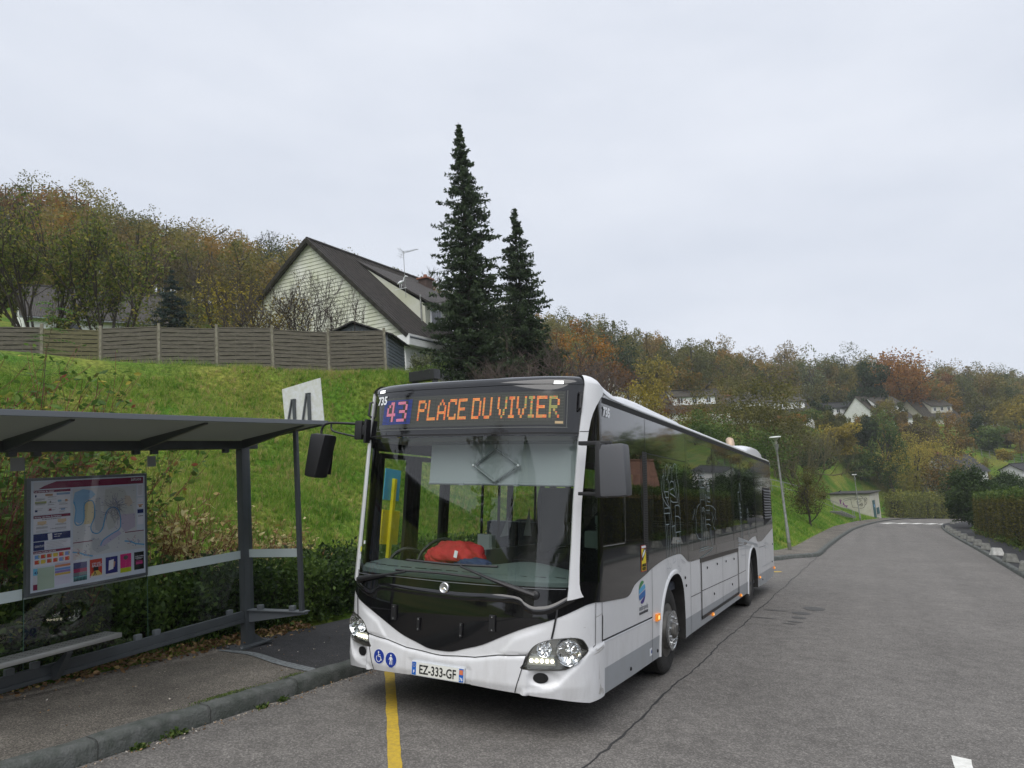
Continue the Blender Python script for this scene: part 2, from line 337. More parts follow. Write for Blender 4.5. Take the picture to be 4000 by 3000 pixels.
# ---- flat sheets
def asphalt(name, lo, hi, scale=95, patchy=.25, bump=.5, warm=(1, .94, .87), rough=.85):
    m = bpy.data.materials.new(name); m.use_nodes = True; n = m.node_tree; b = n.nodes['Principled BSDF']; lk = n.links.new
    b.inputs['Roughness'].default_value = rough; b.inputs['Specular IOR Level'].default_value = .3
    t = n.nodes.new('ShaderNodeTexCoord'); v = n.nodes.new('ShaderNodeTexVoronoi'); v.inputs['Scale'].default_value = scale; lk(t.outputs['Object'], v.inputs[0])
    sp = n.nodes.new('ShaderNodeSeparateColor'); lk(v.outputs['Color'], sp.inputs[0])
    r = n.nodes.new('ShaderNodeValToRGB'); e = r.color_ramp.elements; e[0].position = 0; e[0].color = (*[lo * c for c in warm], 1); e[1].position = 1; e[1].color = (*[hi * c for c in warm], 1)
    q = e.new(.6); q.color = (*[(lo + hi) * .42 * c for c in warm], 1); lk(sp.outputs[0], r.inputs[0])
    z = n.nodes.new('ShaderNodeTexNoise'); z.inputs['Scale'].default_value = .55; z.inputs['Detail'].default_value = 9; z.inputs['Roughness'].default_value = .62; lk(t.outputs['Object'], z.inputs[0])
    mr = n.nodes.new('ShaderNodeMapRange'); mr.inputs[1].default_value = .3; mr.inputs[2].default_value = .7; mr.inputs[3].default_value = 1 - patchy; mr.inputs[4].default_value = 1 + patchy; lk(z.outputs[0], mr.inputs[0])
    mm = n.nodes.new('ShaderNodeMixRGB'); mm.blend_type = 'MULTIPLY'; mm.inputs[0].default_value = 1; lk(r.outputs[0], mm.inputs[1]); lk(mr.outputs[0], mm.inputs[2])
    z3 = n.nodes.new('ShaderNodeTexNoise'); z3.inputs['Scale'].default_value = 5; z3.inputs['Detail'].default_value = 8; lk(t.outputs['Object'], z3.inputs[0])
    mr3 = n.nodes.new('ShaderNodeMapRange'); mr3.inputs[1].default_value = .35; mr3.inputs[2].default_value = .65; mr3.inputs[3].default_value = .88; mr3.inputs[4].default_value = 1.1; lk(z3.outputs[0], mr3.inputs[0])
    m3 = n.nodes.new('ShaderNodeMixRGB'); m3.blend_type = 'MULTIPLY'; m3.inputs[0].default_value = 1; lk(mm.outputs[0], m3.inputs[1]); lk(mr3.outputs[0], m3.inputs[2]); lk(m3.outputs[0], b.inputs['Base Color'])
    mp_ = n.nodes.new('ShaderNodeMapping'); mp_.inputs['Scale'].default_value = (1.1, .035, 1); lk(t.outputs['Object'], mp_.inputs[0]); z4 = n.nodes.new('ShaderNodeTexNoise'); z4.inputs['Scale'].default_value = 1; z4.inputs['Detail'].default_value = 5; lk(mp_.outputs[0], z4.inputs[0])
    mr4 = n.nodes.new('ShaderNodeMapRange'); mr4.inputs[1].default_value = .35; mr4.inputs[2].default_value = .65; mr4.inputs[3].default_value = .92; mr4.inputs[4].default_value = 1.08; lk(z4.outputs[0], mr4.inputs[0]); m4 = n.nodes.new('ShaderNodeMixRGB'); m4.blend_type = 'MULTIPLY'; m4.inputs[0].default_value = 1; lk(m3.outputs[0], m4.inputs[1]); lk(mr4.outputs[0], m4.inputs[2]); lk(m4.outputs[0], b.inputs['Base Color'])
    bp = n.nodes.new('ShaderNodeBump'); bp.inputs['Strength'].default_value = bump; bp.inputs['Distance'].default_value = .006; lk(v.outputs['Distance'], bp.inputs['Height']); lk(bp.outputs[0], b.inputs['Normal'])
    MATS[name] = m; return m
m_road = asphalt('worn road asphalt', .10, .24, 85, .13)
m_pave = asphalt('gritty pavement concrete', .06, .24, 130, .4, warm=(1, .9, .76))
m_dark = asphalt('fresh black asphalt', .018, .06, 110, .2, warm=(1, 1, 1.05))
m_kerb = mat('grey kerb granite', (0.12, 0.125, 0.12), .85, col2=(0.05, 0.06, 0.05), nscale=7, bump=.6, bscale=50)
def sheet(name, poly, z, m, g=3.0):
    return tag(patch(name, poly, lambda a, b, o: Vector((a, b, z)), m, None, thick=0, g=g), kind='structure')
sheet('road', KERB_L + KERB_R[::-1], 0.0, m_road)
sheet('pavement', [(x, y) for x, y in INNER_L] + [(x - .07, y) for x, y in KERB_L[::-1]], .12, m_pave, 2.0)
sheet('pavement', [(x + .07, y) for x, y in KERB_R] + INNER_R[::-1], .10, m_dark, 2.0)
def kerb(line, side, z, name='kerb'):
    """kerb stones along a line; each a rounded bar ~1 m long"""
    ln = densify(smoothp(line, 4), .25, False); mb = MB(); prof = [(0, -.02), (.012, z - .03), (.03, z - .006), (.06, z + .006), (.16, z + .006), (.16, -.02)]
    vs = []; fs = []; acc = 0; P0 = None; n = len(prof)
    for i, p in enumerate(ln):
        a = np.array(ln[max(i - 1, 0)]); b = np.array(ln[min(i + 1, len(ln) - 1)]); t = (b - a) / max(1e-6, np.linalg.norm(b - a)); nr = np.array((-t[1], t[0])) * side
        if p[1] > 70 or p[1] < -12: 
            if i % 8: continue
        sh = .006 * math.sin(i * 12.9898) if True else 0
        gap = (len(vs) // n) % 4 == 3
        for (u, h) in prof:
            uu = u + (.012 if gap and 0 < u < .15 else 0); hh = h - (.012 if gap and h > 0 else 0) + (sh * .4 if h > 0 else 0); q = np.array(p) + nr * uu
            vs.append((q[0], q[1], hh))
    m_ = len(vs) // n
    for i in range(m_ - 1):
        for k in range(n - 1): fs.append((i * n + k, i * n + k + 1, (i + 1) * n + k + 1, (i + 1) * n + k))
    mb.v = vs; mb.f = fs; return tag(mb.build(name, m_kerb, None, smooth=40), kind='structure')
kerb(KERB_L, 1, .13); kerb(KERB_R, -1, .11)
mj = MB()
for k in range(19):
    y = -3.93 + k * 1.0 + random.uniform(-.02, .02)
    for (u0, h0), (u1, h1) in (((-.003, 0), (.010, .10)), ((.010, .10), (.028, .127)), ((.028, .127), (.06, .1385)), ((.06, .1385), (.158, .1385))): mj.add([(-1.65 - u0, y, h0), (-1.65 - u0, y + .009, h0), (-1.65 - u1, y + .009, h1), (-1.65 - u1, y, h1)], [(0, 1, 2, 3)])
tag(mj.build('kerb_joints', mat('dark kerb joint', (.045, .047, .042), .95)), kind='structure')
# fresh asphalt patch on the pavement beside the shelter post, with the dusty seam in front of it
sheet('asphalt_patch', [(-3.5, .62), (-2.9, .66), (-2.3, .52), (-1.83, .5), (-1.83, 16.2), (-3.1, 16.2), (-3.5, 12)], .124, m_dark, .8)
m_dust = mat('grey dust seam', (.22, .24, .25), .9, col2=(.09, .1, .1), nscale=30)
sheet('dust_seam', smoothp([(-3.3, .56), (-2.9, .6), (-2.4, .47), (-1.95, .4), (-1.84, .42), (-1.84, .52), (-2.0, .55), (-2.4, .6), (-2.9, .72), (-3.3, .64)], 4, True), .1275, m_dust, .1)
# stones and sealed crack along the lay-by edge, oil spots, iron covers, markings
m_crack = mat('tar filled crack', (.03, .03, .03), .8)
cr_ = []; yy = -3.5
while yy < 23: cr_.append((1.43 + .02 * math.sin(yy * 2.1) + random.uniform(-.012, .012), yy)); yy += .12
sheet('crack', [(x - random.uniform(.004, .014), y) for x, y in cr_] + [(x + random.uniform(.004, .013), y) for x, y in cr_[::-1]], .004, m_crack, .5)
m_crk2 = mat('fine crack', (.07, .066, .062), .9)
for pts_ in ([(1.5, 9.8), (2.3, 9.9), (3.1, 9.75), (4.0, 9.85)], [(2.0, 5.6), (2.9, 5.75), (3.9, 5.6)], [(1.47, 12.5), (2.6, 12.6), (4.4, 12.4), (5.6, 12.5)], [(2.1, 16), (3.6, 16.2), (6.2, 15.9)]):
    q_ = [(x + random.uniform(-.012, .012), y + random.uniform(-.02, .02)) for x, y in densify(smoothp(pts_, 3), .12, False)]
    sheet('crack', [(x, y - random.uniform(.001, .005)) if abs(pts_[0][0] - pts_[-1][0]) > .5 else (x - .004, y) for x, y in q_] + [(x, y + random.uniform(.001, .005)) if abs(pts_[0][0] - pts_[-1][0]) > .5 else (x + .004, y) for x, y in q_[::-1]], .0042, m_crk2, .5)
m_oil = mat('dark oil stain', (.045, .043, .04), .6, col2=(.07, .066, .06), nscale=12)
for x, y, rx, ry in ((2.30, 9.25, .19, .26), (2.14, 8.53, .16, .17), (2.15, 7.98, .12, .12), (2.14, 7.5, .12, .06), (2.07, 7.25, .1, .05), (1.7, 8.6, .2, .05), (1.62, 7.6, .22, .04)):
    sheet('oil_stain', [(x + rx * math.cos(t) * (1 + .08 * math.sin(3 * t)), y + ry * math.sin(t)) for t in np.linspace(0, 6.283, 25)[:-1]], .0045, m_oil, .2)
m_iron = mat('cast iron cover', (.03, .03, .033), .5, metal=.5)
for i, (x, y) in enumerate(((3.63, 65.3), (5.43, 69.5))):
    b = MB(); b.lathe([(.4, 0), (.4, .006), (.36, .008), (.34, .006), (0.01, .006)], 28); o = b.build('manhole_cover', m_iron); o.location = (x, y, .001)
    tag(o, ['round iron manhole cover nearer the lamp post kerb before the crossing', 'round iron manhole cover in the middle of the road before the crossing'][i], 'manhole cover', 'manhole covers in the road')
m_yel = mat('worn yellow road paint', (.62, .42, .03), .75, col2=(.42, .29, .05), nscale=22, bump=.3, bscale=120)
m_wht = mat('worn white road paint', (.80, .80, .76), .8, col2=(.62, .62, .58), nscale=18)
def wob(a, b, n=24): return [(a[0] + (b[0] - a[0]) * i / n + random.uniform(-.004, .004), a[1] + (b[1] - a[1]) * i / n + random.uniform(-.004, .004)) for i in range(n + 1)]
sheet('yellow_marking', wob((-1.60, 1.38), (.62, -1.5)) + wob((.72, -1.47), (-1.50, 1.42)), .005, m_yel, .3)
sheet('yellow_marking', [(-1.5, 13.6), (-1.35, 13.7), (1.0, 16.2), (.9, 16.35)], .005, m_yel, .3)
sheet('white_marking', wob((3.85, 1.50), (3.86, .5), 8) + wob((3.97, .5), (3.98, 1.47), 8), .005, m_wht, .3)
for i in range(5):
    x0 = 3.63 + i * 1.36; y0 = 77.1 + i * 1.3
    sheet('zebra_stripe', [(x0, y0), (x0 + .72, y0 - .12), (x0 + 1.75, y0 + 4.6), (x0 + 1.05, y0 + 4.7)], .005, m_wht, 2)
# ================================================================== THE BUS
m_white = mat('white bus paint', (.74, .75, .77), .32, coat=.55, noise=.05, nscale=2.2)
m_blk = mat('gloss black bus panel', (.006, .006, .007), .06, coat=.6)
m_blk2 = mat('satin black plastic', (.014, .014, .016), .42, bump=.15, bscale=300)
m_rub = mat('black rubber seal', (.008, .008, .008), .7)
m_tyre = mat('tyre rubber', (.022, .021, .02), .85, noise=.3, nscale=14, bump=.4, bscale=70)
m_well = mat('dirty wheel well', (.02, .019, .018), .9, noise=.5, nscale=6)
m_rim = mat('dull steel wheel', (.17, .165, .155), .55, metal=.4, col2=(.07, .065, .06), nscale=11)
m_grey = mat('grey skirt film', (.33, .355, .385), .35, coat=.3, noise=.06, nscale=3)
m_chr = mat('chrome reflector', (.85, .86, .88), .07, metal=1.0)
m_sil = mat('silver trim', (.6, .61, .62), .25, metal=.8)
m_amb = mat('amber lamp', (.75, .22, .02), .2, emit=(1, .35, .05), es=.15)
m_ambL = mat('amber lamp glow', (1, .6, .2), .2, emit=(1, .5, .15), es=.8)
m_wled = mat('white led', (1, 1, 1), .3, emit=(1, .98, .92), es=2.2)
m_wglow = mat('marker lamp glow', (1, 1, 1), .3, emit=(1, 1, 1), es=2.0)
m_red = mat('red lamp', (.5, .03, .02), .2, emit=(1, .1, .05), es=.3)
g_ws = glass('clear bus windscreen', (.90, .94, .925), .065)
g_side = glass('tinted bus window', (.30, .33, .30), .06)
g_lens = glass('clear lamp lens', (.95, .96, .95), .03)
m_dash = mat('grey green dashboard', (.085, .115, .11), .55, bump=.2, bscale=250)
m_int = mat('dark interior lining', (.03, .033, .036), .6)
m_intl = mat('light interior lining', (.32, .34, .35), .6)
m_seat = mat('blue grey seat cloth', (.07, .08, .1), .8, col2=(.03, .035, .05), nscale=40)
m_mar = mat('maroon seat shell', (.16, .05, .07), .6)
m_blind = mat('grey roller blind', (.30, .34, .345), .7)
m_gap = mat('panel gap', (.01, .01, .011), .8)
def grime(m):
    n = m.node_tree; lk = n.links.new; b = n.nodes['Principled BSDF']; old = b.inputs['Base Color'].links[0].from_socket; t = n.nodes.new('ShaderNodeTexCoord'); mp_ = n.nodes.new('ShaderNodeMapping'); mp_.inputs['Scale'].default_value = (3.5, 3.5, .9)
    z = n.nodes.new('ShaderNodeTexNoise'); z.inputs['Scale'].default_value = 2.2; z.inputs['Detail'].default_value = 9; z.inputs['Roughness'].default_value = .68; lk(t.outputs['Object'], mp_.inputs[0]); lk(mp_.outputs[0], z.inputs[0])
    sp = n.nodes.new('ShaderNodeSeparateXYZ'); lk(t.outputs['Object'], sp.inputs[0]); mr = n.nodes.new('ShaderNodeMapRange'); mr.inputs[1].default_value = 1.15; mr.inputs[2].default_value = .28; mr.inputs[3].default_value = -.16; mr.inputs[4].default_value = .14; lk(sp.outputs[2], mr.inputs[0])
    ad = n.nodes.new('ShaderNodeMath'); ad.operation = 'ADD'; lk(z.outputs[0], ad.inputs[0]); lk(mr.outputs[0], ad.inputs[1]); r = n.nodes.new('ShaderNodeValToRGB'); e = r.color_ramp.elements; e[0].position = .5; e[0].color = (0, 0, 0, 1); e[1].position = .82; e[1].color = (.26, .26, .26, 1); lk(ad.outputs[0], r.inputs[0])
    mx_ = n.nodes.new('ShaderNodeMixRGB'); lk(r.outputs[0], mx_.inputs[0]); lk(old, mx_.inputs[1]); mx_.inputs[2].default_value = (.27, .25, .22, 1); lk(mx_.outputs[0], b.inputs['Base Color'])
grime(m_white); grime(m_grey)
# --- body surface: plan = superellipse corners, nose leaning back with height, slight tumblehome
A_, B_ = 1.275, .55
_th = np.linspace(0, np.pi / 2, 3001); _X = A_ * np.sin(_th) ** .5; _Y = B_ * (1 - np.cos(_th))
_S = np.concatenate([[0], np.cumsum(np.hypot(np.diff(_X), np.diff(_Y)))]); SE = float(_S[-1])
def plan(s):
    a = abs(s); g = 1 if s >= 0 else -1
    return (g * float(np.interp(a, _S, _X)), float(np.interp(a, _S, _Y))) if a <= SE else (g * A_, B_ + a - SE)
def y0z(z): return float(np.interp(z, [.27, .42, .95, 1.1, 2.5, 2.95, 3.06], [.05, 0, 0, .02, .13, .19, .24]))
def base(s, z):
    x, y = plan(s); w = max(0., 1 - y / B_) ** .7 if y < B_ else 0.
    return np.array([x * (1 - .03 * max(0, (z - 1) / 1.9) / A_), y + y0z(z) * w, z])
def relief(s, z):
    """pressed shapes of the bumper (metres outward)"""
    a = abs(s); r = 0.
    zc = float(np.interp(a, [0, .11, .34, .56, .81], [.572, .575, .597, .64, .662]))            # bumper top edge
    if a < .82: r += .016 * float(sstep((zc + .004 - z) / .03))
    zl = float(np.interp(a, [.74, .79, .9, 1.01, 1.07, 1.16, 1.27, 1.34, 1.38, 1.59], [.33, .40, .405, .418, .457, .54, .625, .69, .71, .735]))
    if a > .72: r += .017 * float(sstep((zl - z) / .02)) * float(sstep((a - .72) / .05))
    if .8 < a < 1.15:                                                                        # scoop round the fog lamp
        d = math.hypot((a - .955) / .12, (z - .487) / .062); r -= .022 * float(sstep((1.25 - d) / .6))
    zk = float(np.interp(a, [.56, .70, .76, .9, 1.03], [.645, .80, .828, .88, .92]))             # cheek ridge
    if a < 1.04: r += .012 * float(sstep((zk - z) / .04)) * float(sstep((z - zc) / .02)) * float(sstep((1.04 - a) / .25)) * float(sstep((a - .52) / .05))
    if a < .33 and z < .53: r -= .008 * float(sstep((.325 - a) / .02)) * float(sstep((.522 - z) / .02))
    return r
def nrm(s, z):
    e = 1e-3; a = base(s + e, z) - base(s - e, z); b = base(s, z + e) - base(s, z - e); n = np.cross(a, b); return n / np.linalg.norm(n)
def skin(s, z, off=0., rel=False):
    n = nrm(s, z); return Vector(base(s, z) + n * (off + (relief(s, z) if rel else 0)))
def skinr(s, z, off=0.): return skin(s, z, off, True)
def side(sgn):
    return lambda y, z, off=0.: Vector((sgn * (1.275 - .03 * max(0, (z - 1) / 1.9) + off), y, z))
SR, SL = side(1), side(-1)
bus = thing('bus', 'white and black city bus standing at the stop, its display reading 43 PLACE DU VIVIER', 'bus')
def mir(p): return [(-a, b) for a, b in p][::-1]
def strip(name, line, fn, w, m, off=.002, par=bus):
    """a narrow strip (gap, seal, line) following a curve on a surface"""
    L2 = densify(line, .04, False); vs = []; fs = []
    for i, p in enumerate(L2):
        a = np.array(L2[max(i - 1, 0)]); b = np.array(L2[min(i + 1, len(L2) - 1)]); t = (b - a) / max(1e-9, np.linalg.norm(b - a)); n = np.array((-t[1], t[0])) * w / 2
        vs += [tuple(fn(*(np.array(p) - n), off)), tuple(fn(*(np.array(p) + n), off))]
    fs = [(2 * i, 2 * i + 1, 2 * i + 3, 2 * i + 2) for i in range(len(L2) - 1)]
    mb = MB(); mb.v = vs; mb.f = fs; return mb.build(name, m, par)
def multi(name, lines, fn, w, m, off=.002, par=bus, one=False):
    if not one: return [strip(name, l, fn, w, m, off, par) for l in lines]
    mb = MB()
    for line in lines:
        L2 = densify(line, .04, False); k = len(mb.v)
        for i, p in enumerate(L2):
            a = np.array(L2[max(i - 1, 0)]); b = np.array(L2[min(i + 1, len(L2) - 1)]); t = (b - a) / max(1e-9, np.linalg.norm(b - a)); n = np.array((-t[1], t[0])) * w / 2
            mb.v += [tuple(fn(*(np.array(p) - n), off)), tuple(fn(*(np.array(p) + n), off))]
        mb.f += [(k + 2 * i, k + 2 * i + 1, k + 2 * i + 3, k + 2 * i + 2) for i in range(len(L2) - 1)]
    return mb.build(name, m, par)
# --- outlines on the nose (s, z), right half, mirrored
SM = smoothp([(0, .612), (.12, .619), (.245, .655), (.417, .708), (.632, .807), (.81, .881), (1.039, .957), (1.215, 1.026), (1.326, 1.062), (1.432, 1.074)], 4) + [(1.588, 1.060)]
PIN = [(1.129, 1.10), (1.136, 1.143), (1.144, 1.224), (1.15, 1.37), (1.157, 1.518), (1.169, 1.91), (1.206, 2.418), (1.216, 2.524), (1.235, 2.699), (1.253, 2.869), (1.262, 2.955)]
POUT = [(1.276, 1.128), (1.257, 1.152), (1.242, 1.188), (1.234, 1.235), (1.232, 1.37), (1.236, 1.548), (1.24, 1.729), (1.246, 1.912), (1.295, 2.421), (1.314, 2.525), (1.338, 2.623), (1.366, 2.688), (1.412, 2.755), (1.49, 2.829), (1.588, 2.872)]
WS = [(-1.15, 1.205), (1.15, 1.205), (1.157, 1.518), (1.172, 1.91), (1.208, 2.40), (1.212, 2.475), (-1.212, 2.475), (-1.208, 2.40), (-1.172, 1.91), (-1.157, 1.518)]
CG = [(1.255, 1.25), (1.50, 1.23), (1.50, 2.40), (1.30, 2.40), (1.262, 1.91), (1.25, 1.5)]
HL = smoothp([(.766, .551), (.79, .60), (.816, .663), (.85, .718), (.898, .757), (.971, .785), (1.052, .799), (1.177, .807), (1.26, .795), (1.299, .771), (1.343, .696), (1.271, .638), (1.202, .591), (1.146, .564), (1.096, .556), (.935, .551)], 3, True)
BT = [(0, .378), (.35, .378), (.73, .363), (1.04, .335), (1.34, .284), (1.588, .298)]
shell_outer = mir(BT)[:-1] + BT + [(1.588, 2.90)] + [(1.262, 2.90), (-1.262, 2.90), (-1.588, 2.90)]
# smile-shaped white lower nose, cut round the headlamps; the black panel starts at its upper edge
low = mir(BT)[:-1] + BT + [(1.588, 1.065)] + [(a, b + .01) for a, b in SM[::-1]][1:] + [(-a, b + .01) for a, b in SM[1:]] + [(-1.588, 1.065)]
patch('front_body', low, skinr, m_white, bus, holes=[HL, mir(HL)], thick=.03, g=.025, gi=.016, smooth=60)
blk = [(a, b) for a, b in SM] + [(1.588, 2.872), (1.588, 2.90), (1.262, 2.955), (1.23, 2.985), (0, 3.0), (-1.23, 2.985), (-1.262, 2.955), (-1.588, 2.90)] + mir(SM)[:-1]
patch('front_mask', blk, skin, m_blk, bus, holes=[WS, CG, mir(CG)], off=.006, thick=.02, g=.05)
patch('windscreen', WS, skin, g_ws, bus, off=.004, thick=0, g=.08)
for c in (CG, mir(CG)): patch('corner_window', c, skin, g_side if c is CG else g_ws, bus, off=.004, thick=0, g=.06)
for sg in (1, -1):
    P_ = PIN + [(1.45, 2.955), (1.588, 2.93)] + POUT[::-1]; P_ = P_ if sg > 0 else mir(P_)
    patch('front_pillar', P_, skin, m_white, bus, off=.022, thick=.03, g=.035)
    strip('pillar_joint', [(sg * 1.214, 2.515), (sg * 1.315, 2.520)], skin, .006, m_gap, .0235)
# rounded top rim of the body: black over the display, white over the pillars and along the roof edge
def rim(s0, s1, m, name, zb, r, h, n=40, back=None):
    vs = []; fs = []; K = 9
    for i in range(n + 1):
        s = s0 + (s1 - s0) * i / n; p = Vector(base(s, zb)); nn = Vector(nrm(s, zb)); nn.z = 0; nn.normalize()
        for k in range(K):
            t = math.pi / 2 * k / (K - 1); vs.append(p + nn * (.012 - r * (1 - math.cos(t))) + Vector((0, 0, h * math.sin(t))))
        c = Vector((p.x * .3, max(p.y, .9) + .3, vs[-1].z - .005)); vs.append(c)
    K1 = K + 1
    for i in range(n):
        for k in range(K1 - 1): fs.append((i * K1 + k, i * K1 + k + 1, (i + 1) * K1 + k + 1, (i + 1) * K1 + k))
    mb = MB(); mb.add(vs, fs); return mb.build(name, m, bus, smooth=50)
rim(-1.255, 1.255, m_blk, 'front_header_cap', 2.94, .11, .085)
def shoulder(sg):
    """white shoulder over the corner, falling away into the roof edge"""
    vs = []; fs = []; K = 10; st = [(1.255, 2.94, .10, .10), (1.32, 2.94, .13, .105), (1.42, 2.93, .16, .115), (1.50, 2.92, .18, .12), (1.60, 2.89, .19, .135), (1.75, 2.865, .20, .13), (1.9, 2.862, .20, .10), (2.05, 2.86, .20, .07), (2.2, 2.86, .20, .055)]
    for s, zb, r, h in st:
        p = Vector(base(s, zb)); nn = Vector(nrm(s, zb)); nn.z = 0; nn.normalize(); p.x *= sg; nn.x *= sg
        for k in range(K):
            t = math.pi / 2 * k / (K - 1); vs.append(p + nn * (.022 - r * (1 - math.cos(t))) + Vector((0, 0, h * math.sin(t))))
        vs.append(Vector((sg * .75, p.y + .25, vs[-1].z - .01)))
    K1 = K + 1
    for i in range(len(st) - 1):
        for k in range(K1 - 1): fs.append((i * K1 + k, i * K1 + k + 1, (i + 1) * K1 + k + 1, (i + 1) * K1 + k))
    MB().add(vs, fs).build('roof_shoulder', m_white, bus, smooth=60)
shoulder(1); shoulder(-1)
# roof: edge cove and crowned panel from y=.9 to the tail
def roof():
    vs = []; fs = []; ys = list(np.linspace(.62, 11.9, 24)) + [12.0, 12.08, 12.13]
    for y in ys:
        dz = 0 if y < 11.95 else -(y - 11.9) * .5; sec = [(1.262, 2.86), (1.262, 2.872), (1.248, 2.892), (1.205, 2.908), (1.12, 2.93), (.9, 2.955), (.5, 2.975), (0, 2.98)]
        sec = sec + [(-a, b) for a, b in sec[::-1][1:]]
        vs += [(a, y, b + dz) for a, b in sec]
    n = 15
    for i in range(len(ys) - 1):
        for k in range(n - 1): fs.append((i * n + k, i * n + k + 1, (i + 1) * n + k + 1, (i + 1) * n + k))
    fs.append(tuple(range(n)))
    MB().add(vs, fs).build('roof', m_white, bus, smooth=50)
roof()
def pod(prof, w, name, inset=.08):
    """roof cowling: side profile (y,z) list, half width w, rounded shoulders"""
    vs = []; fs = []
    for y, z in prof:
        sec = [(w, 2.93), (w - .01, max(2.93, z - .06)), (w - .05, z - .015), (w - .14, z), (0, z + .012)]; sec = sec + [(-a, b) for a, b in sec[::-1][1:]]
        vs += [(a, y, b) for a, b in sec]
    n = 9
    for i in range(len(prof) - 1):
        for k in range(n - 1): fs.append((i * n + k, i * n + k + 1, (i + 1) * n + k + 1, (i + 1) * n + k))
    fs += [tuple(range(n)), tuple(range((len(prof) - 1) * n, len(prof) * n))[::-1]]
    return MB().add(vs, fs).build(name, m_white, bus, smooth=50)
pod([(1.25, 2.94), (1.55, 3.02), (1.9, 3.075), (2.3, 3.112), (2.8, 3.118), (3.5, 3.105), (4.3, 3.095), (4.85, 3.09), (5.02, 3.07), (5.12, 3.02), (5.15, 2.94)], .92, 'air_conditioning_pod')
pod([(9.3, 2.94), (9.6, 3.03), (10.0, 3.10), (10.7, 3.13), (11.5, 3.13), (11.85, 3.09), (12.05, 3.0), (12.12, 2.9)], 1.1, 'engine_cowl')
b = MB(); b.tube([(.62, 10.7, 3.1), (.62, 10.7, 3.20), (.60, 10.74, 3.26), (.56, 10.82, 3.28)], [.085, .085, .085, .07], 14); b.build('exhaust_stack', mat('heat stained exhaust', (.5, .38, .28), .5, metal=.3), bus, smooth=50)
# --- headlamps
def headlamp(sg):
    P_ = HL if sg > 0 else mir(HL); C = (1.05 * sg, .67)
    def bowl(s, z, off=0.): return skin(s, z, off)
    h = patch('headlight', P_, lambda s, z, o=0.: skin(s, z, o - .055), mat('headlamp housing', (.62, .63, .61), .18, metal=.85), bus, thick=0, g=.03)
    rimb = MB(); k = len(P_); vs = []; fs = []
    sc = lambda p, f: (C[0] + (p[0] - C[0]) * f, C[1] + (p[1] - C[1]) * f)
    for p in P_: vs += [skin(*p, .010), skin(*sc(p, .965), .012), skin(*sc(p, .955), -.055)]
    for i in range(k):
        j = (i + 1) % k; fs += [(3 * i, 3 * i + 1, 3 * j + 1, 3 * j), (3 * i + 1, 3 * i + 2, 3 * j + 2, 3 * j + 1)]
    rimb.add(vs, fs).build('rim', mat('dark lamp surround', (.05, .048, .045), .3), h, smooth=40)
    def refl(s, z, r, name, depth=.045):
        c = skin(s * sg, z, -.012); nn = Vector(nrm(s * sg, z)); nn = (nn * .55 + Vector((0, -1, 0)) * .45).normalized(); M = basis(c, (1, 0, 0), nn); b = MB(); n = 48
        vs = []; fs = []; rings = [(1.06, .008), (1.0, .006), (.96, -.004), (.8, -depth * .45), (.55, -depth * .8), (.28, -depth), (.22, -depth + .01), (.2, -depth * .4), (.12, -depth * .3), (.001, -depth * .28)]
        for i, (q, hh) in enumerate(rings):
            for k in range(n):
                g = 2 * math.pi * k / n; f = 1 + (.05 * math.sin(9 * g) + .03 * math.sin(5 * g + i)) * (1 if 2 < i < 6 else 0); vs.append(M @ Vector((r * q * math.cos(g) * f, r * q * math.sin(g) * f, hh + (.006 * math.cos(7 * g + i * 2) if 2 < i < 6 else 0))))
        for i in range(len(rings) - 1):
            for k in range(n): fs.append((i * n + k, i * n + (k + 1) % n, (i + 1) * n + (k + 1) % n, (i + 1) * n + k))
        b.add(vs, fs).build(name, m_chr, h, smooth=25)
    refl(1.165, .685, .098, 'reflector'); refl(.955, .715, .062, 'reflector', .035)
    b = MB(); c = [skin(sg * s, z, -.01) for s, z in ((.83, .655), (1.03, .655), (1.05, .585), (.82, .585))]
    b.add(c + [q + Vector((0, .05, 0)) for q in c], [(0, 1, 2, 3), (0, 4, 5, 1), (1, 5, 6, 2), (2, 6, 7, 3), (3, 7, 4, 0)]).build('lamp_strip', mat('frosted strip', (.5, .52, .5), .25, metal=.4), h)
    b = MB()
    for i in range(5): b.lathe([(.001, .0), (.015, .002), (.012, .006), (.001, .008)], 10, basis(skin(sg * (.85 + i * .043), .62, -.004), (1, 0, 0), nrm(sg * .9, .62)))
    b.build('daytime_led', mat('daytime led', (1, .95, .8), .3, emit=(1, .93, .7), es=3.0), h)
    patch('lens', P_, lambda s, z, o=0.: skin(s, z, o + .012 + .02 * max(0, 1 - ((s - C[0]) / .3) ** 2) * max(0, 1 - ((z - C[1]) / .13) ** 2)), g_lens, h, thick=0, g=.03)
headlamp(1); headlamp(-1)
for sg in (1, -1):
    el = [(sg * (.928 + .064 * math.cos(t)), .486 + .040 * math.sin(t)) for t in np.linspace(0, 2 * math.pi, 33)[:-1]]
    f = patch('fog_lamp_grille', el, lambda s, z, o=0.: skin(s, z, o - .012), m_blk2, bus, thick=.03, g=.02)
    ml = []
    for i in range(-3, 4):
        z = .486 + i * .011; w_ = .058 * math.sqrt(max(0, 1 - ((z - .486) / .040) ** 2)); ml.append([(sg * (.928 - w_), z), (sg * (.928 + w_), z)])
    for i in range(-5, 6):
        s = .928 + i * .011; h_ = .035 * math.sqrt(max(0, 1 - ((s - .928) / .062) ** 2)); ml.append([(sg * s, .486 - h_), (sg * s, .486 + h_)])
    multi('mesh', ml, skin, .0025, m_rub, -.009, f, one=True)
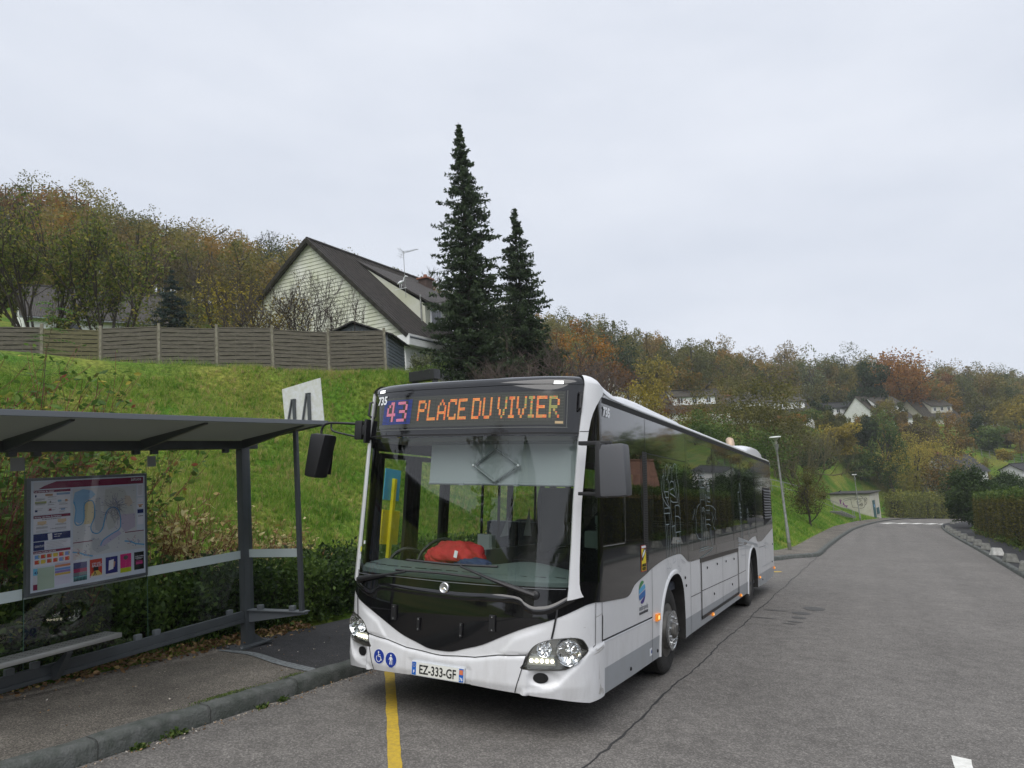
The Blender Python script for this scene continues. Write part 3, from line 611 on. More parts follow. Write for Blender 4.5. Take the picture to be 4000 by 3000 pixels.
# --- panel gaps on the nose
gaps = []
for sg in (1, -1):
    m2 = lambda L_: [(sg * a, b) for a, b in L_]
    gaps += [m2([(.809, .663), (.777, .557), (.75, .47), (.715, .369)]), m2([(1.433, 1.071), (1.433, .728), (1.40, .715)]), m2([(.345, .599), (.561, .641), (.70, .652), (.812, .663)])]
gaps.append(smoothp([(-.35, .6), (-.19, .59), (0, .576), (.19, .59), (.35, .6)], 5))
multi('panel_gap', gaps, skinr, .007, m_gap, .006)
multi('mask_joint', [[(sg * 1.056, 1.061), (sg * 1.049, .985), (sg * 1.03, .88), (sg * 1.013, .80)] for sg in (1, -1)], skinr, .016, m_blk2, .009)
strip('header_joint', [(-1.215, 2.500), (0, 2.492), (1.215, 2.500)], skin, .012, m_rub, .008)
# raised upper lip of the mask under the wipers
lip = [(-1.20, 1.075), (-1.0, 1.03), (-.83, .993), (-.76, 1.02), (-.673, 1.064), (-.286, 1.058), (.152, 1.052), (.679, 1.066), (.78, 1.02), (.853, .99), (.98, 1.0), (1.115, 1.061), (1.2, 1.10)]
def liploft():
    L2 = densify(smoothp(lip, 4), .05, False); vs = []; fs = []
    prof = [(.06, .006), (.05, .012), (.02, .017), (0, .011), (-.006, .005)]
    for s, z in L2: vs += [skin(s, z + dz, o) for dz, o in prof]
    n = len(prof)
    for i in range(len(L2) - 1):
        for k in range(n - 1): fs.append((i * n + k, i * n + k + 1, (i + 1) * n + k + 1, (i + 1) * n + k))
    MB().add(vs, fs).build('mask_lip', m_blk, bus, smooth=60)
liploft()
strip('cowl_line', [(-1.1, 1.178), (-.52, 1.192), (.013, 1.186), (.55, 1.190), (1.12, 1.190)], skin, .006, mat('grey cowl line', (.16, .17, .18), .4), .008)
for s, z0, z1, w_ in ((-.50, .818, .952, .055), (-.226, .757, .867, .026), (.21, .748, .862, .026), (.507, .82, .956, .055)):
    c = skin(s, (z0 + z1) / 2, .016); b = MB(); b.box((0, 0, 0), (w_, z1 - z0, .018), .005, basis(c, (1, 0, 0), nrm(s, z0)).to_3x3()); b.v = [tuple(Vector(q) + c) for q in b.v]
    o = b.build('sign_clip', m_blk2, bus)
    for dz in (-.38, .38): b = MB(); b.lathe([(.006, 0), (.005, .003), (.001, .004)], 8, basis(skin(s, (z0 + z1) / 2 + dz * (z1 - z0), .0255), (1, 0, 0), nrm(s, z0))); b.build('rivet', m_sil, o)
# badge: ring and three pointed star
bM = basis(skin(.01, 1.136, .010), (1, 0, 0), nrm(0, 1.13)); b = MB(); b.lathe([(.001, .0), (.046, .0), (.046, .008), (.040, .012), (.034, .008), (.001, .006)], 40, bM); bd = b.build('badge', m_sil, bus, smooth=40)
b = MB()
for k in range(3):
    a = math.pi / 2 + k * 2 * math.pi / 3; t = Vector((math.cos(a), math.sin(a), 0)); n_ = Vector((-t.y, t.x, 0))
    v_ = [Vector((0, 0, .015)), t * .036 + Vector((0, 0, .010)), n_ * .007 + t * .003 + Vector((0, 0, .008)), -n_ * .007 + t * .003 + Vector((0, 0, .008))]
    b.add([bM @ q for q in v_], [(0, 1, 2), (0, 3, 1), (1, 3, 2)])
b.build('star', m_chr, bd)
# stickers: wheelchair and walking person
m_blue = mat('blue sticker', (.015, .045, .30), .35); m_wst = mat('white sticker', (.8, .82, .85), .4)
def disc(s, z, rs, rz, m, off, name, par, n=40):
    return patch(name, [(s + rs * math.cos(t), z + rz * math.sin(t)) for t in np.linspace(0, 2 * math.pi, n + 1)[:-1]], skinr, m, par, off=off, thick=0, g=.03)
def poly_m(name, polys, s, z, k, m, off, par):
    mb = MB()
    for pl in polys:
        q = [skinr(s + a * k, z + b_ * k, off) for a, b_ in pl]; mb.add(q, [tuple(range(len(q)))])
    return mb.build(name, m, par)
def arcband(cx, cy, r0, r1, a0, a1, n=14):
    return [[(cx + r0 * math.cos(t0), cy + r0 * math.sin(t0)), (cx + r1 * math.cos(t0), cy + r1 * math.sin(t0)), (cx + r1 * math.cos(t1), cy + r1 * math.sin(t1)), (cx + r0 * math.cos(t1), cy + r0 * math.sin(t1))]
            for t0, t1 in ((a0 + (a1 - a0) * i / n, a0 + (a1 - a0) * (i + 1) / n) for i in range(n))]
def bar(x0, y0, x1, y1, w_):
    d = math.hypot(x1 - x0, y1 - y0); nx, ny = -(y1 - y0) / d * w_ / 2, (x1 - x0) / d * w_ / 2
    return [(x0 + nx, y0 + ny), (x1 + nx, y1 + ny), (x1 - nx, y1 - ny), (x0 - nx, y0 - ny)]
def circ(cx, cy, r, n=14): return [(cx + r * math.cos(t), cy + r * math.sin(t)) for t in np.linspace(0, 2 * math.pi, n + 1)[:-1]]
st1 = disc(-.648, .486, .066, .066, m_wst, .002, 'accessibility_sticker', bus); disc(-.648, .486, .0615, .0615, m_blue, .004, 'blue_field', st1)
poly_m('wheelchair_symbol', [circ(-.08, .72, .13), bar(-.08, .6, -.04, .05, .12), bar(-.06, .33, .35, .33, .09), bar(-.04, .08, .38, .08, .11), bar(.36, .1, .56, -.42, .11), bar(.52, -.42, .72, -.34, .09)] + arcband(-.02, -.22, .42, .52, math.radians(125), math.radians(365), 20), -.648, .482, .058, m_wst, .006, st1)
st2 = disc(-.506, .477, .066, .066, m_wst, .002, 'accessibility_sticker', bus); disc(-.506, .477, .0615, .0615, m_blue, .004, 'blue_field', st2)
poly_m('walking_symbol', [circ(0, .62, .15), [(-.2, .4), (.2, .4), (.17, -.15), (-.17, -.15)], bar(-.17, .38, -.36, -.05, .1), bar(.17, .38, .34, .02, .1), bar(-.1, -.1, -.16, -.72, .14), bar(.1, -.1, .14, -.72, .14), bar(.34, .0, .46, -.7, .035)], -.506, .477, .058, m_wst, .006, st2)
def text_on(name, t_, size, m, fn, s0, z0, off, parent, align='LEFT', sx=1., bold=0.):
    o = text_mesh(name, t_, size, m, Matrix.Identity(4), parent, align, sx, bold, 0)
    for q in o.data.vertices: q.co = fn(s0 + q.co.x, z0 + q.co.y, off)
    return o
# number plate
def flat_on(s, z, w_, h_, m, off, name, par, fn=skinr, t=0):
    return patch(name, [(s - w_ / 2, z - h_ / 2), (s + w_ / 2, z - h_ / 2), (s + w_ / 2, z + h_ / 2), (s - w_ / 2, z + h_ / 2)], fn, m, par, off=off, thick=t, g=.05)
pM = basis(skin(0, .443, .030), (1, 0, 0), nrm(0, .45)); m_pls = mat('plate silver edge', (.62, .65, .68), .35)
def pbox(x0, y0, x1, y1, z, t, m, name, par, bev=0.):
    b = MB(); b.box(((x0 + x1) / 2, (y0 + y1) / 2, z - t / 2), (x1 - x0, y1 - y0, t), bev); b.v = [tuple(pM @ Vector(q)) for q in b.v]; return b.build(name, m, par)
pl = pbox(-.27, -.06, .265, .06, .0, .02, m_pls, 'number_plate', bus, .006)
pbox(-.263, -.053, .258, .053, .0015, .002, mat('plate white', (.78, .79, .74), .35), 'plate_face', pl)
m_pb = mat('plate blue', (.01, .12, .5), .35)
pbox(-.263, -.053, -.221, .053, .003, .002, m_pb, 'country_band', pl); pbox(.216, -.053, .258, .053, .003, .002, m_pb, 'region_band', pl); pbox(.220, .005, .254, .043, .0042, .001, mat('region badge', (.7, .2, .08), .4), 'region_badge', pl)
TM = lambda x, y, z: pM @ Matrix.Translation((x, y, z))
text_mesh('plate_text', 'EZ-333-GF', .105, m_rub, TM(-.002, -.037, .003), pl, 'CENTER', .80, .0015); text_mesh('region_text', '76', .036, m_wst, TM(.237, -.043, .004), pl, 'CENTER', .9, .0008); text_mesh('country_text', 'F', .034, m_wst, TM(-.242, -.038, .004), pl, 'CENTER', 1, .0008)
mb_ = MB()
for k in range(12): a = k * math.pi / 6; mb_.lathe([(.0022, 0), (.001, .0003)], 5, TM(-.242 + .012 * math.cos(a), .025 + .012 * math.sin(a), .0032))
mb_.build('star_ring', mat('yellow dot', (.8, .6, .05), .4), pl)
FD = lambda s, z, off: basis(skin(s, z, off), Vector(base(s + .05, z) - base(s - .05, z)), nrm(s, z))
m_scf = mat('grey scuff', (.36, .35, .34), .6, col2=(.55, .54, .53), nscale=60)
for pl_ in ([(1.46, .335), (1.50, .40), (1.515, .375), (1.55, .36), (1.56, .325), (1.53, .315), (1.525, .345), (1.49, .325)], [(1.47, .36), (1.495, .42), (1.50, .385)], [(1.38, .655), (1.46, .675), (1.57, .70), (1.572, .69), (1.46, .662)], [(1.42, .685), (1.55, .715), (1.56, .705), (1.45, .678)], [(1.40, .69), (1.44, .705), (1.44, .698)], [(1.445, .955), (1.50, .962), (1.56, .972), (1.56, .967), (1.50, .955), (1.445, .948)], [(1.47, .45), (1.474, .60), (1.478, .45)], [(1.29, .88), (1.315, .884), (1.315, .879)]): patch('scuff', pl_, skinr, m_scf, bus, off=.0012, thick=0, g=.02)
# --- destination display
m_pan = mat('display glass', (.032, .034, .026), .10, coat=.5); m_off = mat('unlit led dots', (.055, .058, .045), .5)
dp = patch('destination_display', [(-.985, 2.568), (1.07, 2.568), (1.07, 2.872), (-.985, 2.872)], skin, m_pan, bus, off=.0085, thick=0, g=.08)
multi('display_frame', [[(-1.02, 2.548), (1.10, 2.548)], [(-1.02, 2.548), (-1.02, 2.60)], [(1.09, 2.548), (1.09, 2.88)]], skin, .008, mat('display frame', (.09, .095, .09), .35), .009, dp, one=True)
FONT = {'P': "11110 10001 10001 11110 10000 10000 10000", 'L': "10000 10000 10000 10000 10000 10000 11111", 'A': "00100 01010 10001 10001 11111 10001 10001", 'C': "01111 10001 10000 10000 10000 10001 01111",
        'E': "11111 10000 10000 11110 10000 10000 11111", 'D': "11110 10001 10001 10001 10001 10001 11110", 'U': "10001 10001 10001 10001 10001 10001 01110", 'V': "10001 10001 10001 10001 01010 01010 00100",
        'I': "111 010 010 010 010 010 111", 'R': "11110 10001 10001 11110 10100 10010 10001", '4': "00110 01010 10010 10010 11111 00010 00010", '3': "11110 00001 00001 01110 00001 00001 11110"}
def led_rows(txt, x0, x1, z0, z1, jit=True):
    """letters as bitmaps three dots per stroke; returns lit cells as (s,z,w,h)"""
    cols = []
    for ch in txt:
        if ch == ' ': cols += [[0] * 7] * 2; continue
        rows = FONT[ch].split()
        for c in range(len(rows[0])): cols.append([int(r[c]) for r in rows])
        cols.append([0] * 7)
    cols = cols[:-1]; cw = (x1 - x0) / len(cols); rh = (z1 - z0) / 7; out = []
    for c, col in enumerate(cols):
        for r in range(7):
            if col[r]:
                for a in range(3):
                    out.append((x0 + (c + .5) * cw, z1 - (r + (a + .5) / 3) * rh, cw * .98, rh / 3 * .60))
    return out
def led_mesh(name, cells, m, off, par):
    mb = MB()
    for s, z, w_, h_ in cells: mb.add([skin(s - w_ / 2, z - h_ / 2, off), skin(s + w_ / 2, z - h_ / 2, off), skin(s + w_ / 2, z + h_ / 2, off), skin(s - w_ / 2, z + h_ / 2, off)], [(0, 1, 2, 3)])
    return mb.build(name, m, par)
led_mesh('unlit_leds', [(-.95 + i * .055, 2.612 + k * .0135, .05, .005) for i in range(37) for k in range(18)], m_off, .0095, dp)
cells = led_rows('PLACE DU VIVIER', -.463, 1.018, 2.632, 2.83); random.seed(3)
def emi(name, c, s): return mat(name, tuple(v * .25 for v in c), .5, emit=c, es=s)
cols_ = [emi('led amber', (1, .33, .08), .58), emi('led orange', (1, .20, .06), .52), emi('led gold', (.85, .42, .12), .46), emi('led lime', (.5, .5, .14), .36)]
pick = [[], [], [], []]
for c in cells:
    f = (c[0] + .463) / 1.48; u = random.random(); k = 0 if u < .45 else 1 if u < .75 else 2
    if f > .55 and math.sin(f * 41) > .35 and random.random() < .7: k = 3
    pick[k].append(c)
for k in range(4): led_mesh('led_letters', pick[k], cols_[k], .0105, dp)
bl = [(-.93 + .027 + i * .0555, 2.612 + k * .0135, .052, .008) for i in range(7) for k in range(18)]
fg = led_rows('43', -.875, -.60, 2.632, 2.83); fgset = lambda c: any(abs(c[0] - q[0]) < q[2] * .8 and abs(c[1] - q[1]) < .009 for q in fg)
led_mesh('led_blue_field', [c for c in bl if not fgset(c)], emi('led blue', (.02, .05, .34), .30), .0102, dp); led_mesh('led_number', fg, emi('led pink', (.9, .28, .42), .46), .0106, dp)
text_on('fleet_number', '735', .115, m_wst, skin, -.975, 2.815, .0135, bus, 'CENTER', .95, .004)
flat_on(1.02, 2.592, .075, .022, mat('beige maker plate', (.5, .36, .2), .5), .0098, 'maker_plate', dp, fn=skin)
for sg in (1, -1):
    ml = flat_on(sg * 1.0, 2.950, .125, .034, m_blk2, .010, 'marker_light', bus, fn=skin, t=.01); flat_on(sg * 1.0, 2.950, .088, .022, m_wglow, .013, 'lamp', ml, fn=skin, t=.006)
    b = MB(); c = skin(sg * 1.215, 2.78, .045); b.tube([skin(sg * 1.205, 2.86, .02), skin(sg * 1.21, 2.85, .05), skin(sg * 1.205, 2.72, .05), skin(sg * 1.2, 2.70, .02)], .012, 8); b.build('grab_handle', m_blk2, bus, smooth=40)
# --- wipers
def wiper(base_, mid, tips):
    b = MB(); c = skin(*base_, .03); b.lathe([(.034, -.03), (.036, 0), (.034, .012), (.02, .02), (.001, .022)], 20, basis(c, (1, 0, 0), nrm(*base_))); w_ = b.build('wiper', m_blk2, bus, smooth=40)
    b = MB(); b.tube([skin(*base_, .045), skin(base_[0] + (mid[0] - base_[0]) * .35, base_[1] + (mid[1] - base_[1]) * .35, .05), skin(base_[0] + (mid[0] - base_[0]) * .6, base_[1] + (mid[1] - base_[1]) * .6, .05), skin(*mid, .035)], [.026, .022, .012, .009], 8); b.build('arm', m_blk2, w_, smooth=40)
    b = MB(); b.tube([skin(*p, .024) for p in densify(tips, .12, False)], .011, 6)
    b.build('blade', m_blk2, w_, smooth=40)
wiper((.868, 1.137), (.17, 1.330), [(-.407, 1.348), (.06, 1.338), (.528, 1.348)]); wiper((-1.0, 1.126), (-.40, 1.245), [(-.52, 1.252), (0, 1.256), (.376, 1.244)])
# small stickers inside the screen at the kerb side
disc(-1.105, 1.40, .028, .028, mat('yellow green sticker', (.62, .66, .05), .5), .008, 'round_sticker', bus); flat_on(-1.105, 1.33, .045, .045, m_wst, .008, 'paper_sticker', bus, fn=skin)
flat_on(-1.03, 1.47, .035, .03, m_wst, .008, 'paper_sticker', bus, fn=skin)
# --- sides
AF = smoothp([(2.385, .284), (2.40, .45), (2.45, .66), (2.55, .86), (2.70, 1.0), (2.87, 1.068), (3.05, 1.088), (3.20, 1.07), (3.33, 1.0), (3.42, .88), (3.47, .72), (3.50, .5), (3.50, .284)], 3)
AR = [(y + 5.98, z - .015 if z > .3 else z) for y, z in AF]
BS = [(.55, .298), (1.4, .287)] + AF + [(3.83, .29), (5.98, .30), (8.2, .31)] + AR + [(10.7, .262), (11.87, .30), (12.02, .36), (12.1, .46)]
BLK = [(.55, 1.062)] + smoothp([(.55, 1.062), (.96, 1.038), (1.22, 1.026), (1.34, 1.045), (1.42, 1.085), (1.54, 1.127), (1.9, 1.186), (2.09, 1.223), (2.55, 1.278), (2.96, 1.300), (3.26, 1.302), (3.42, 1.285), (3.58, 1.235), (3.72, 1.185), (3.90, 1.168)], 3)[1:] \
    + [(5.75, 1.166), (7.41, 1.163)] + smoothp([(8.1, 1.163), (8.28, 1.17), (8.55, 1.215), (8.95, 1.258), (9.3, 1.272), (9.46, 1.262), (9.58, 1.20), (9.7, 1.158), (10.0, 1.145), (10.4, 1.156), (11.2, 1.25), (12.08, 1.348)], 3)
for sg, fn in ((1, SR), (-1, SL)):
    doors = [] if sg > 0 else [[(.62, .33), (1.90, .33), (1.90, 2.36), (.62, 2.36)], [(5.2, .33), (6.45, .33), (6.45, 2.40), (5.2, 2.40)]]
    if sg > 0:
        patch('side_panel', BS + [(12.1, 1.36)] + [(a, b_ + .012) for a, b_ in BLK[::-1]], fn, m_white, bus, thick=.03, g=.12, gi=.4)
        wins = [[(.60, 1.545), (1.18, 1.545), (1.18, 2.40), (.60, 2.40)], [(1.24, 1.545), (1.78, 1.545), (1.78, 2.40), (1.24, 2.40)], [(2.08, 1.40), (3.66, 1.40), (3.66, 2.38), (2.08, 2.38)], [(3.82, 1.30), (5.45, 1.30), (5.45, 2.72), (3.82, 2.72)], [(5.61, 1.30), (7.0, 1.30), (7.0, 2.72), (5.61, 2.72)], [(7.16, 1.30), (7.9, 1.30), (7.9, 2.72), (7.16, 2.72)], [(8.06, 1.34), (9.55, 1.34), (9.55, 2.72), (8.06, 2.72)]]
        patch('window_band', BLK + [(12.08, 2.76), (11.8, 2.80), (.55, 2.80)], fn, m_blk, bus, holes=wins, off=.004, thick=.02, g=.14, gi=.6)
        for wv in wins: patch('side_window', wv, fn, g_side, bus, off=.002 - .003 * random.random(), thick=0, g=.5)
    else:
        patch('side_panel', [(.55, .298), (.60, .298), (.60, 1.04)] + [(.55, 1.04)] , fn, m_white, bus, thick=.03, g=.2)
        patch('side_panel', [(1.92, .29)] + AF + [(5.18, .30), (5.18, 1.2), (1.92, 1.2)], fn, m_white, bus, thick=.03, g=.12, gi=.4)
        patch('side_panel', [(6.47, .30), (8.2, .31)] + AR + [(10.7, .262), (11.87, .30), (12.02, .36), (12.1, .46), (12.1, 1.2), (6.47, 1.2)], fn, m_white, bus, thick=.03, g=.2, gi=.5)
        wins = [[(2.05, 1.26), (3.62, 1.26), (3.62, 2.45), (2.05, 2.45)], [(3.78, 1.26), (5.1, 1.26), (5.1, 2.45), (3.78, 2.45)], [(6.6, 1.26), (8.0, 1.26), (8.0, 2.6), (6.6, 2.6)], [(8.12, 1.26), (9.5, 1.26), (9.5, 2.6), (8.12, 2.6)]]
        patch('window_band', [(.55, 1.05), (.60, 1.05), (.60, 2.38), (1.92, 2.38), (1.92, 1.2), (5.18, 1.2), (5.18, 2.42), (6.47, 2.42), (6.47, 1.2), (12.08, 1.2), (12.08, 2.80), (.55, 2.80)], fn, m_blk, bus, holes=wins, off=.002, thick=.02, g=.2, gi=.6)
        for wv in wins: patch('side_window', wv, fn, g_ws, bus, off=0, thick=0, g=.5)
        for y0_, y1_, l_, r_ in ((.61, 1.245, .07, .125), (1.255, 1.90, .125, .06), (5.21, 5.82, .075, .075), (5.84, 6.44, .075, .075)):
            d = patch('door_leaf', [(y0_, .33), (y1_, .33), (y1_, 2.36), (y0_, 2.36)], fn, m_blk2, bus, holes=[[(y0_ + l_, .45), (y1_ - r_, .45), (y1_ - r_, 2.31), (y0_ + l_, 2.31)]], thick=.04, g=.3)
            patch('door_glass', [(y0_ + l_, .45), (y1_ - r_, .45), (y1_ - r_, 2.31), (y0_ + l_, 2.31)], fn, g_ws, d, off=-.02, thick=0, g=.5)
    # gutter under the white roof edge, skirt film, arch lips, wheel wells
    strip('roof_gutter', [(.58, 2.829), (12.0, 2.829)], fn, .058, m_rub, .008); strip('gutter_rail', [(.58, 2.858), (12.0, 2.858)], fn, .012, m_sil, .012)
    if sg > 0:
        gt = lambda y: .505
        patch('skirt_film', [(.552, .300), (1.4, .289), (2.383, .286), (2.40, .45), (2.412, .505), (.552, .505)], fn, m_grey, bus, off=.0015, thick=0, g=.2)
        patch('skirt_film', [(3.503, .286), (3.83, .292), (5.98, .302), (8.2, .312), (8.363, .300), (8.38, .45), (8.39, .505), (3.503, .505)], fn, m_grey, bus, off=.0015, thick=0, g=.3)
        patch('skirt_film', [(9.483, .286), (10.7, .264), (11.87, .302), (12.02, .362), (12.09, .46), (12.095, .505), (9.483, .505)], fn, m_grey, bus, off=.0015, thick=0, g=.3)
    for ar in (AF, AR):
        vs = []; fs = []
        for y, z in ar:
            for o, k_ in ((.0, 1.06), (.014, 1.03), (.016, 1.0), (-.03, .985), (-.55, .985)):
                yc = (ar[0][0] + ar[-1][0]) / 2; vs.append(fn(yc + (y - yc) * k_, .284 + (z - .284) * k_, o))
        for i in range(len(ar) - 1):
            for k_ in range(4): fs.append((5 * i + k_, 5 * i + k_ + 1, 5 * i + 6 + k_, 5 * i + 5 + k_))
        lipm = MB().add(vs[:], [f for j, f in enumerate(fs) if j % 4 < 2]).build('wheel_arch_lip', m_white, bus, smooth=50)
        MB().add(vs[:], [f for j, f in enumerate(fs) if j % 4 >= 2]).build('wheel_well', m_well, bus, smooth=50)
# seams and shut lines of the driver side
multi('side_seam', [[(.552, .30), (.552, 2.8)], [(2.085, .272), (2.10, 1.22)], [(3.85, .298), (3.85, 1.165)], [(8.13, .32), (8.13, 1.16)], [(9.87, .268), (9.87, 1.145)], [(10.74, .262), (10.76, 1.17)], [(3.86, .735), (4.42, .732)], [(7.40, .718), (8.11, .722)], [(9.89, 1.03), (10.74, 1.02)], [(5.97, .40), (5.97, 1.13)], [(4.50, .742), (7.31, .716)]], SR, .008, m_gap, .003)
strip('trim_line', [(.56, .742), (2.09, .728)], SR, .013, m_gap, .003); strip('trim_edge', [(.56, .727), (2.09, .713)], SR, .010, m_wst, .004)
multi('window_seam', [[(1.93, 1.2), (1.93, 2.79)], [(3.74, 1.2), (3.74, 2.79)], [(5.53, 1.18), (5.53, 2.79)], [(7.08, 1.18), (7.08, 2.79)], [(7.98, 1.18), (7.98, 2.79)], [(9.65, 1.2), (9.65, 2.79)], [(10.62, 1.2), (10.62, 2.77)], [(1.98, 2.43), (3.74, 2.43)]], SR, .008, m_rub, .006)
multi('window_frame', [[(.585, 1.53), (1.19, 1.53), (1.21, 1.56), (1.21, 2.42)]], SR, .009, m_sil, .007)
multi('service_flap_frame', [[(4.46, .395), (4.46, 1.15)], [(7.35, .41), (7.35, 1.14)], [(4.43, .395), (7.38, .408)]], SR, .045, m_blk2, .008)
patch('service_flap_header', [(4.42, 1.115), (7.38, 1.095), (7.38, 1.155), (4.42, 1.175)], SR, mat('brown black hinge strip', (.035, .028, .026), .35), bus, off=.010, thick=.01, g=.3)
b = MB()
for y, z in ((4.85, 1.02), (5.55, 1.02), (6.25, 1.01), (6.95, 1.0), (5.3, .62), (6.75, .61), (1.35, .36), (2.28, .36), (10.2, .37), (11.75, .62), (11.9, 1.0), (3.6, .90), (3.55, 1.0)):
    b.lathe([(.018, 0), (.018, .006), (.012, .010), (.001, .010)], 10, basis(SR(y, z, .002), (0, 1, 0), (1, 0, 0)))
b.build('panel_lock', m_rub, bus)
multi('vent_slats', [[(1.84, z), (1.96, z)] for z in np.arange(1.33, 2.43, .018)], SR, .009, m_rub, .009, one=True); patch('vent_strip', [(1.82, 1.30), (1.975, 1.30), (1.975, 2.44), (1.82, 2.44)], SR, m_blk2, bus, off=.007, thick=.003, g=.3)
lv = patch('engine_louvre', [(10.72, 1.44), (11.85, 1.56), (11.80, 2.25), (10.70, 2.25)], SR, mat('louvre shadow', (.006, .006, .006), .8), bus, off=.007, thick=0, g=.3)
b = MB()
for i in range(11):
    z = 2.20 - i * .058; b.add([SR(10.72, z, .01), SR(11.80, z, .01), SR(11.80, z - .03, .035), SR(10.72, z - .03, .035), SR(11.80, z - .045, .012), SR(10.72, z - .045, .012)], [(0, 1, 2, 3), (3, 2, 4, 5)])
b.build('slat', m_blk2, lv)
# side marker lamps
for i, (y, z, w_, h_) in enumerate(((2.27, .705, .12, .075), (5.13, .357, .075, .045), (7.49, .357, .075, .045), (9.76, .455, .075, .045), (12.02, .466, .05, .06))):
    b = MB(); b.box(SR(y, z, .014), (.028, w_, h_), .008); o = b.build('side_marker_light', m_amb, bus, smooth=40)
    b = MB(); b.box(SR(y - w_ * .12, z, .027), (.012, w_ * .35, h_ * .5), .004); b.build('bulb', m_ambL, o)
# logo, writing and drawings on the driver side
def lens_poly(f0, f1, cy=1.735, cz=1.02, ry=.115, rz=.112, tilt=.10, n=12):
    out = []
    zt = lambda y, f: cz + rz * f + (y - cy) * tilt
    ys = np.linspace(-1, 1, 41); top = []; bot = []
    for t in ys:
        y = cy + ry * t; h = rz * math.sqrt(max(0, 1 - t * t)); a = max(-h, min(h, rz * f1 + (y - cy) * tilt * 1)); b_ = max(-h, min(h, rz * f0 + (y - cy) * tilt))
        if a - b_ > 1e-4: top.append((y, cz + a)); bot.append((y, cz + b_))
    return bot + top[::-1]
lg = patch('city_logo', lens_poly(.62, 1.3, tilt=.35), SR, mat('logo green', (.05, .25, .07), .4), bus, off=.003, thick=0, g=.05)
patch('logo_band', lens_poly(.08, .50, tilt=.18), SR, mat('logo light blue', (.10, .38, .62), .4), lg, off=.003, thick=0, g=.05)
patch('logo_band', lens_poly(-.52, -.02, tilt=.18), SR, mat('logo blue', (.03, .15, .42), .4), lg, off=.003, thick=0, g=.05)
patch('logo_band', lens_poly(-1.3, -.64, tilt=.35), SR, mat('logo violet', (.05, .03, .22), .4), lg, off=.003, thick=0, g=.05)
m_gtx = mat('grey lettering', (.22, .23, .25), .5)
TS = lambda y, z, off=.003: basis(SR(y, z, off), (0, 1, 0), (1, 0, 0))
text_mesh('logo_text', 'métropole', .075, m_gtx, TS(1.785, .848), lg, 'CENTER', .95, .0002); text_mesh('logo_text', 'ROUENNORMANDIE', .034, mat('dark lettering', (.05, .05, .06), .5), TS(1.785, .808), lg, 'CENTER', .95, .0008)
text_on('fleet_number', '735', .115, m_wst, SR, .60, 2.685, .014, bus, 'LEFT', 1.05, .006)
sk_ = patch('blind_spot_sticker', [(1.70, 1.218), (1.88, 1.218), (1.88, 1.48), (1.70, 1.48)], SR, mat('sticker red', (.45, .03, .03), .4), bus, off=.008, thick=0, g=.2)
patch('yellow_field', [(1.713, 1.228), (1.867, 1.228), (1.867, 1.445), (1.713, 1.445)], SR, mat('sticker yellow', (.78, .62, .02), .4), sk_, off=.0095, thick=0, g=.2)
patch('white_header', [(1.715, 1.452), (1.865, 1.452), (1.865, 1.474), (1.715, 1.474)], SR, m_wst, sk_, off=.0095, thick=0, g=.2)
patch('black_wedge', [(1.713, 1.33), (1.75, 1.33), (1.867, 1.42), (1.867, 1.445), (1.80, 1.445), (1.713, 1.38)], SR, m_rub, sk_, off=.0105, thick=0, g=.2)
patch('van_shape', [(1.735, 1.355), (1.80, 1.385), (1.845, 1.425), (1.83, 1.44), (1.76, 1.405), (1.73, 1.375)], SR, m_wst, sk_, off=.0115, thick=0, g=.2)
text_mesh('sticker_text', 'ANGLES', .040, m_rub, TS(1.79, 1.268, .011), sk_, 'CENTER', .95, .001); text_mesh('sticker_text', 'MORTS', .040, m_rub, TS(1.79, 1.234, .011), sk_, 'CENTER', .95, .001)
flat_ = patch('operator_label', [(1.98, .355), (2.07, .355), (2.07, .43), (1.98, .43)], SR, m_wst, bus, off=.004, thick=0, g=.2); patch('blue_dot', circ(2.045, .392, .02), SR, m_blue, flat_, off=.005, thick=0, g=.05)
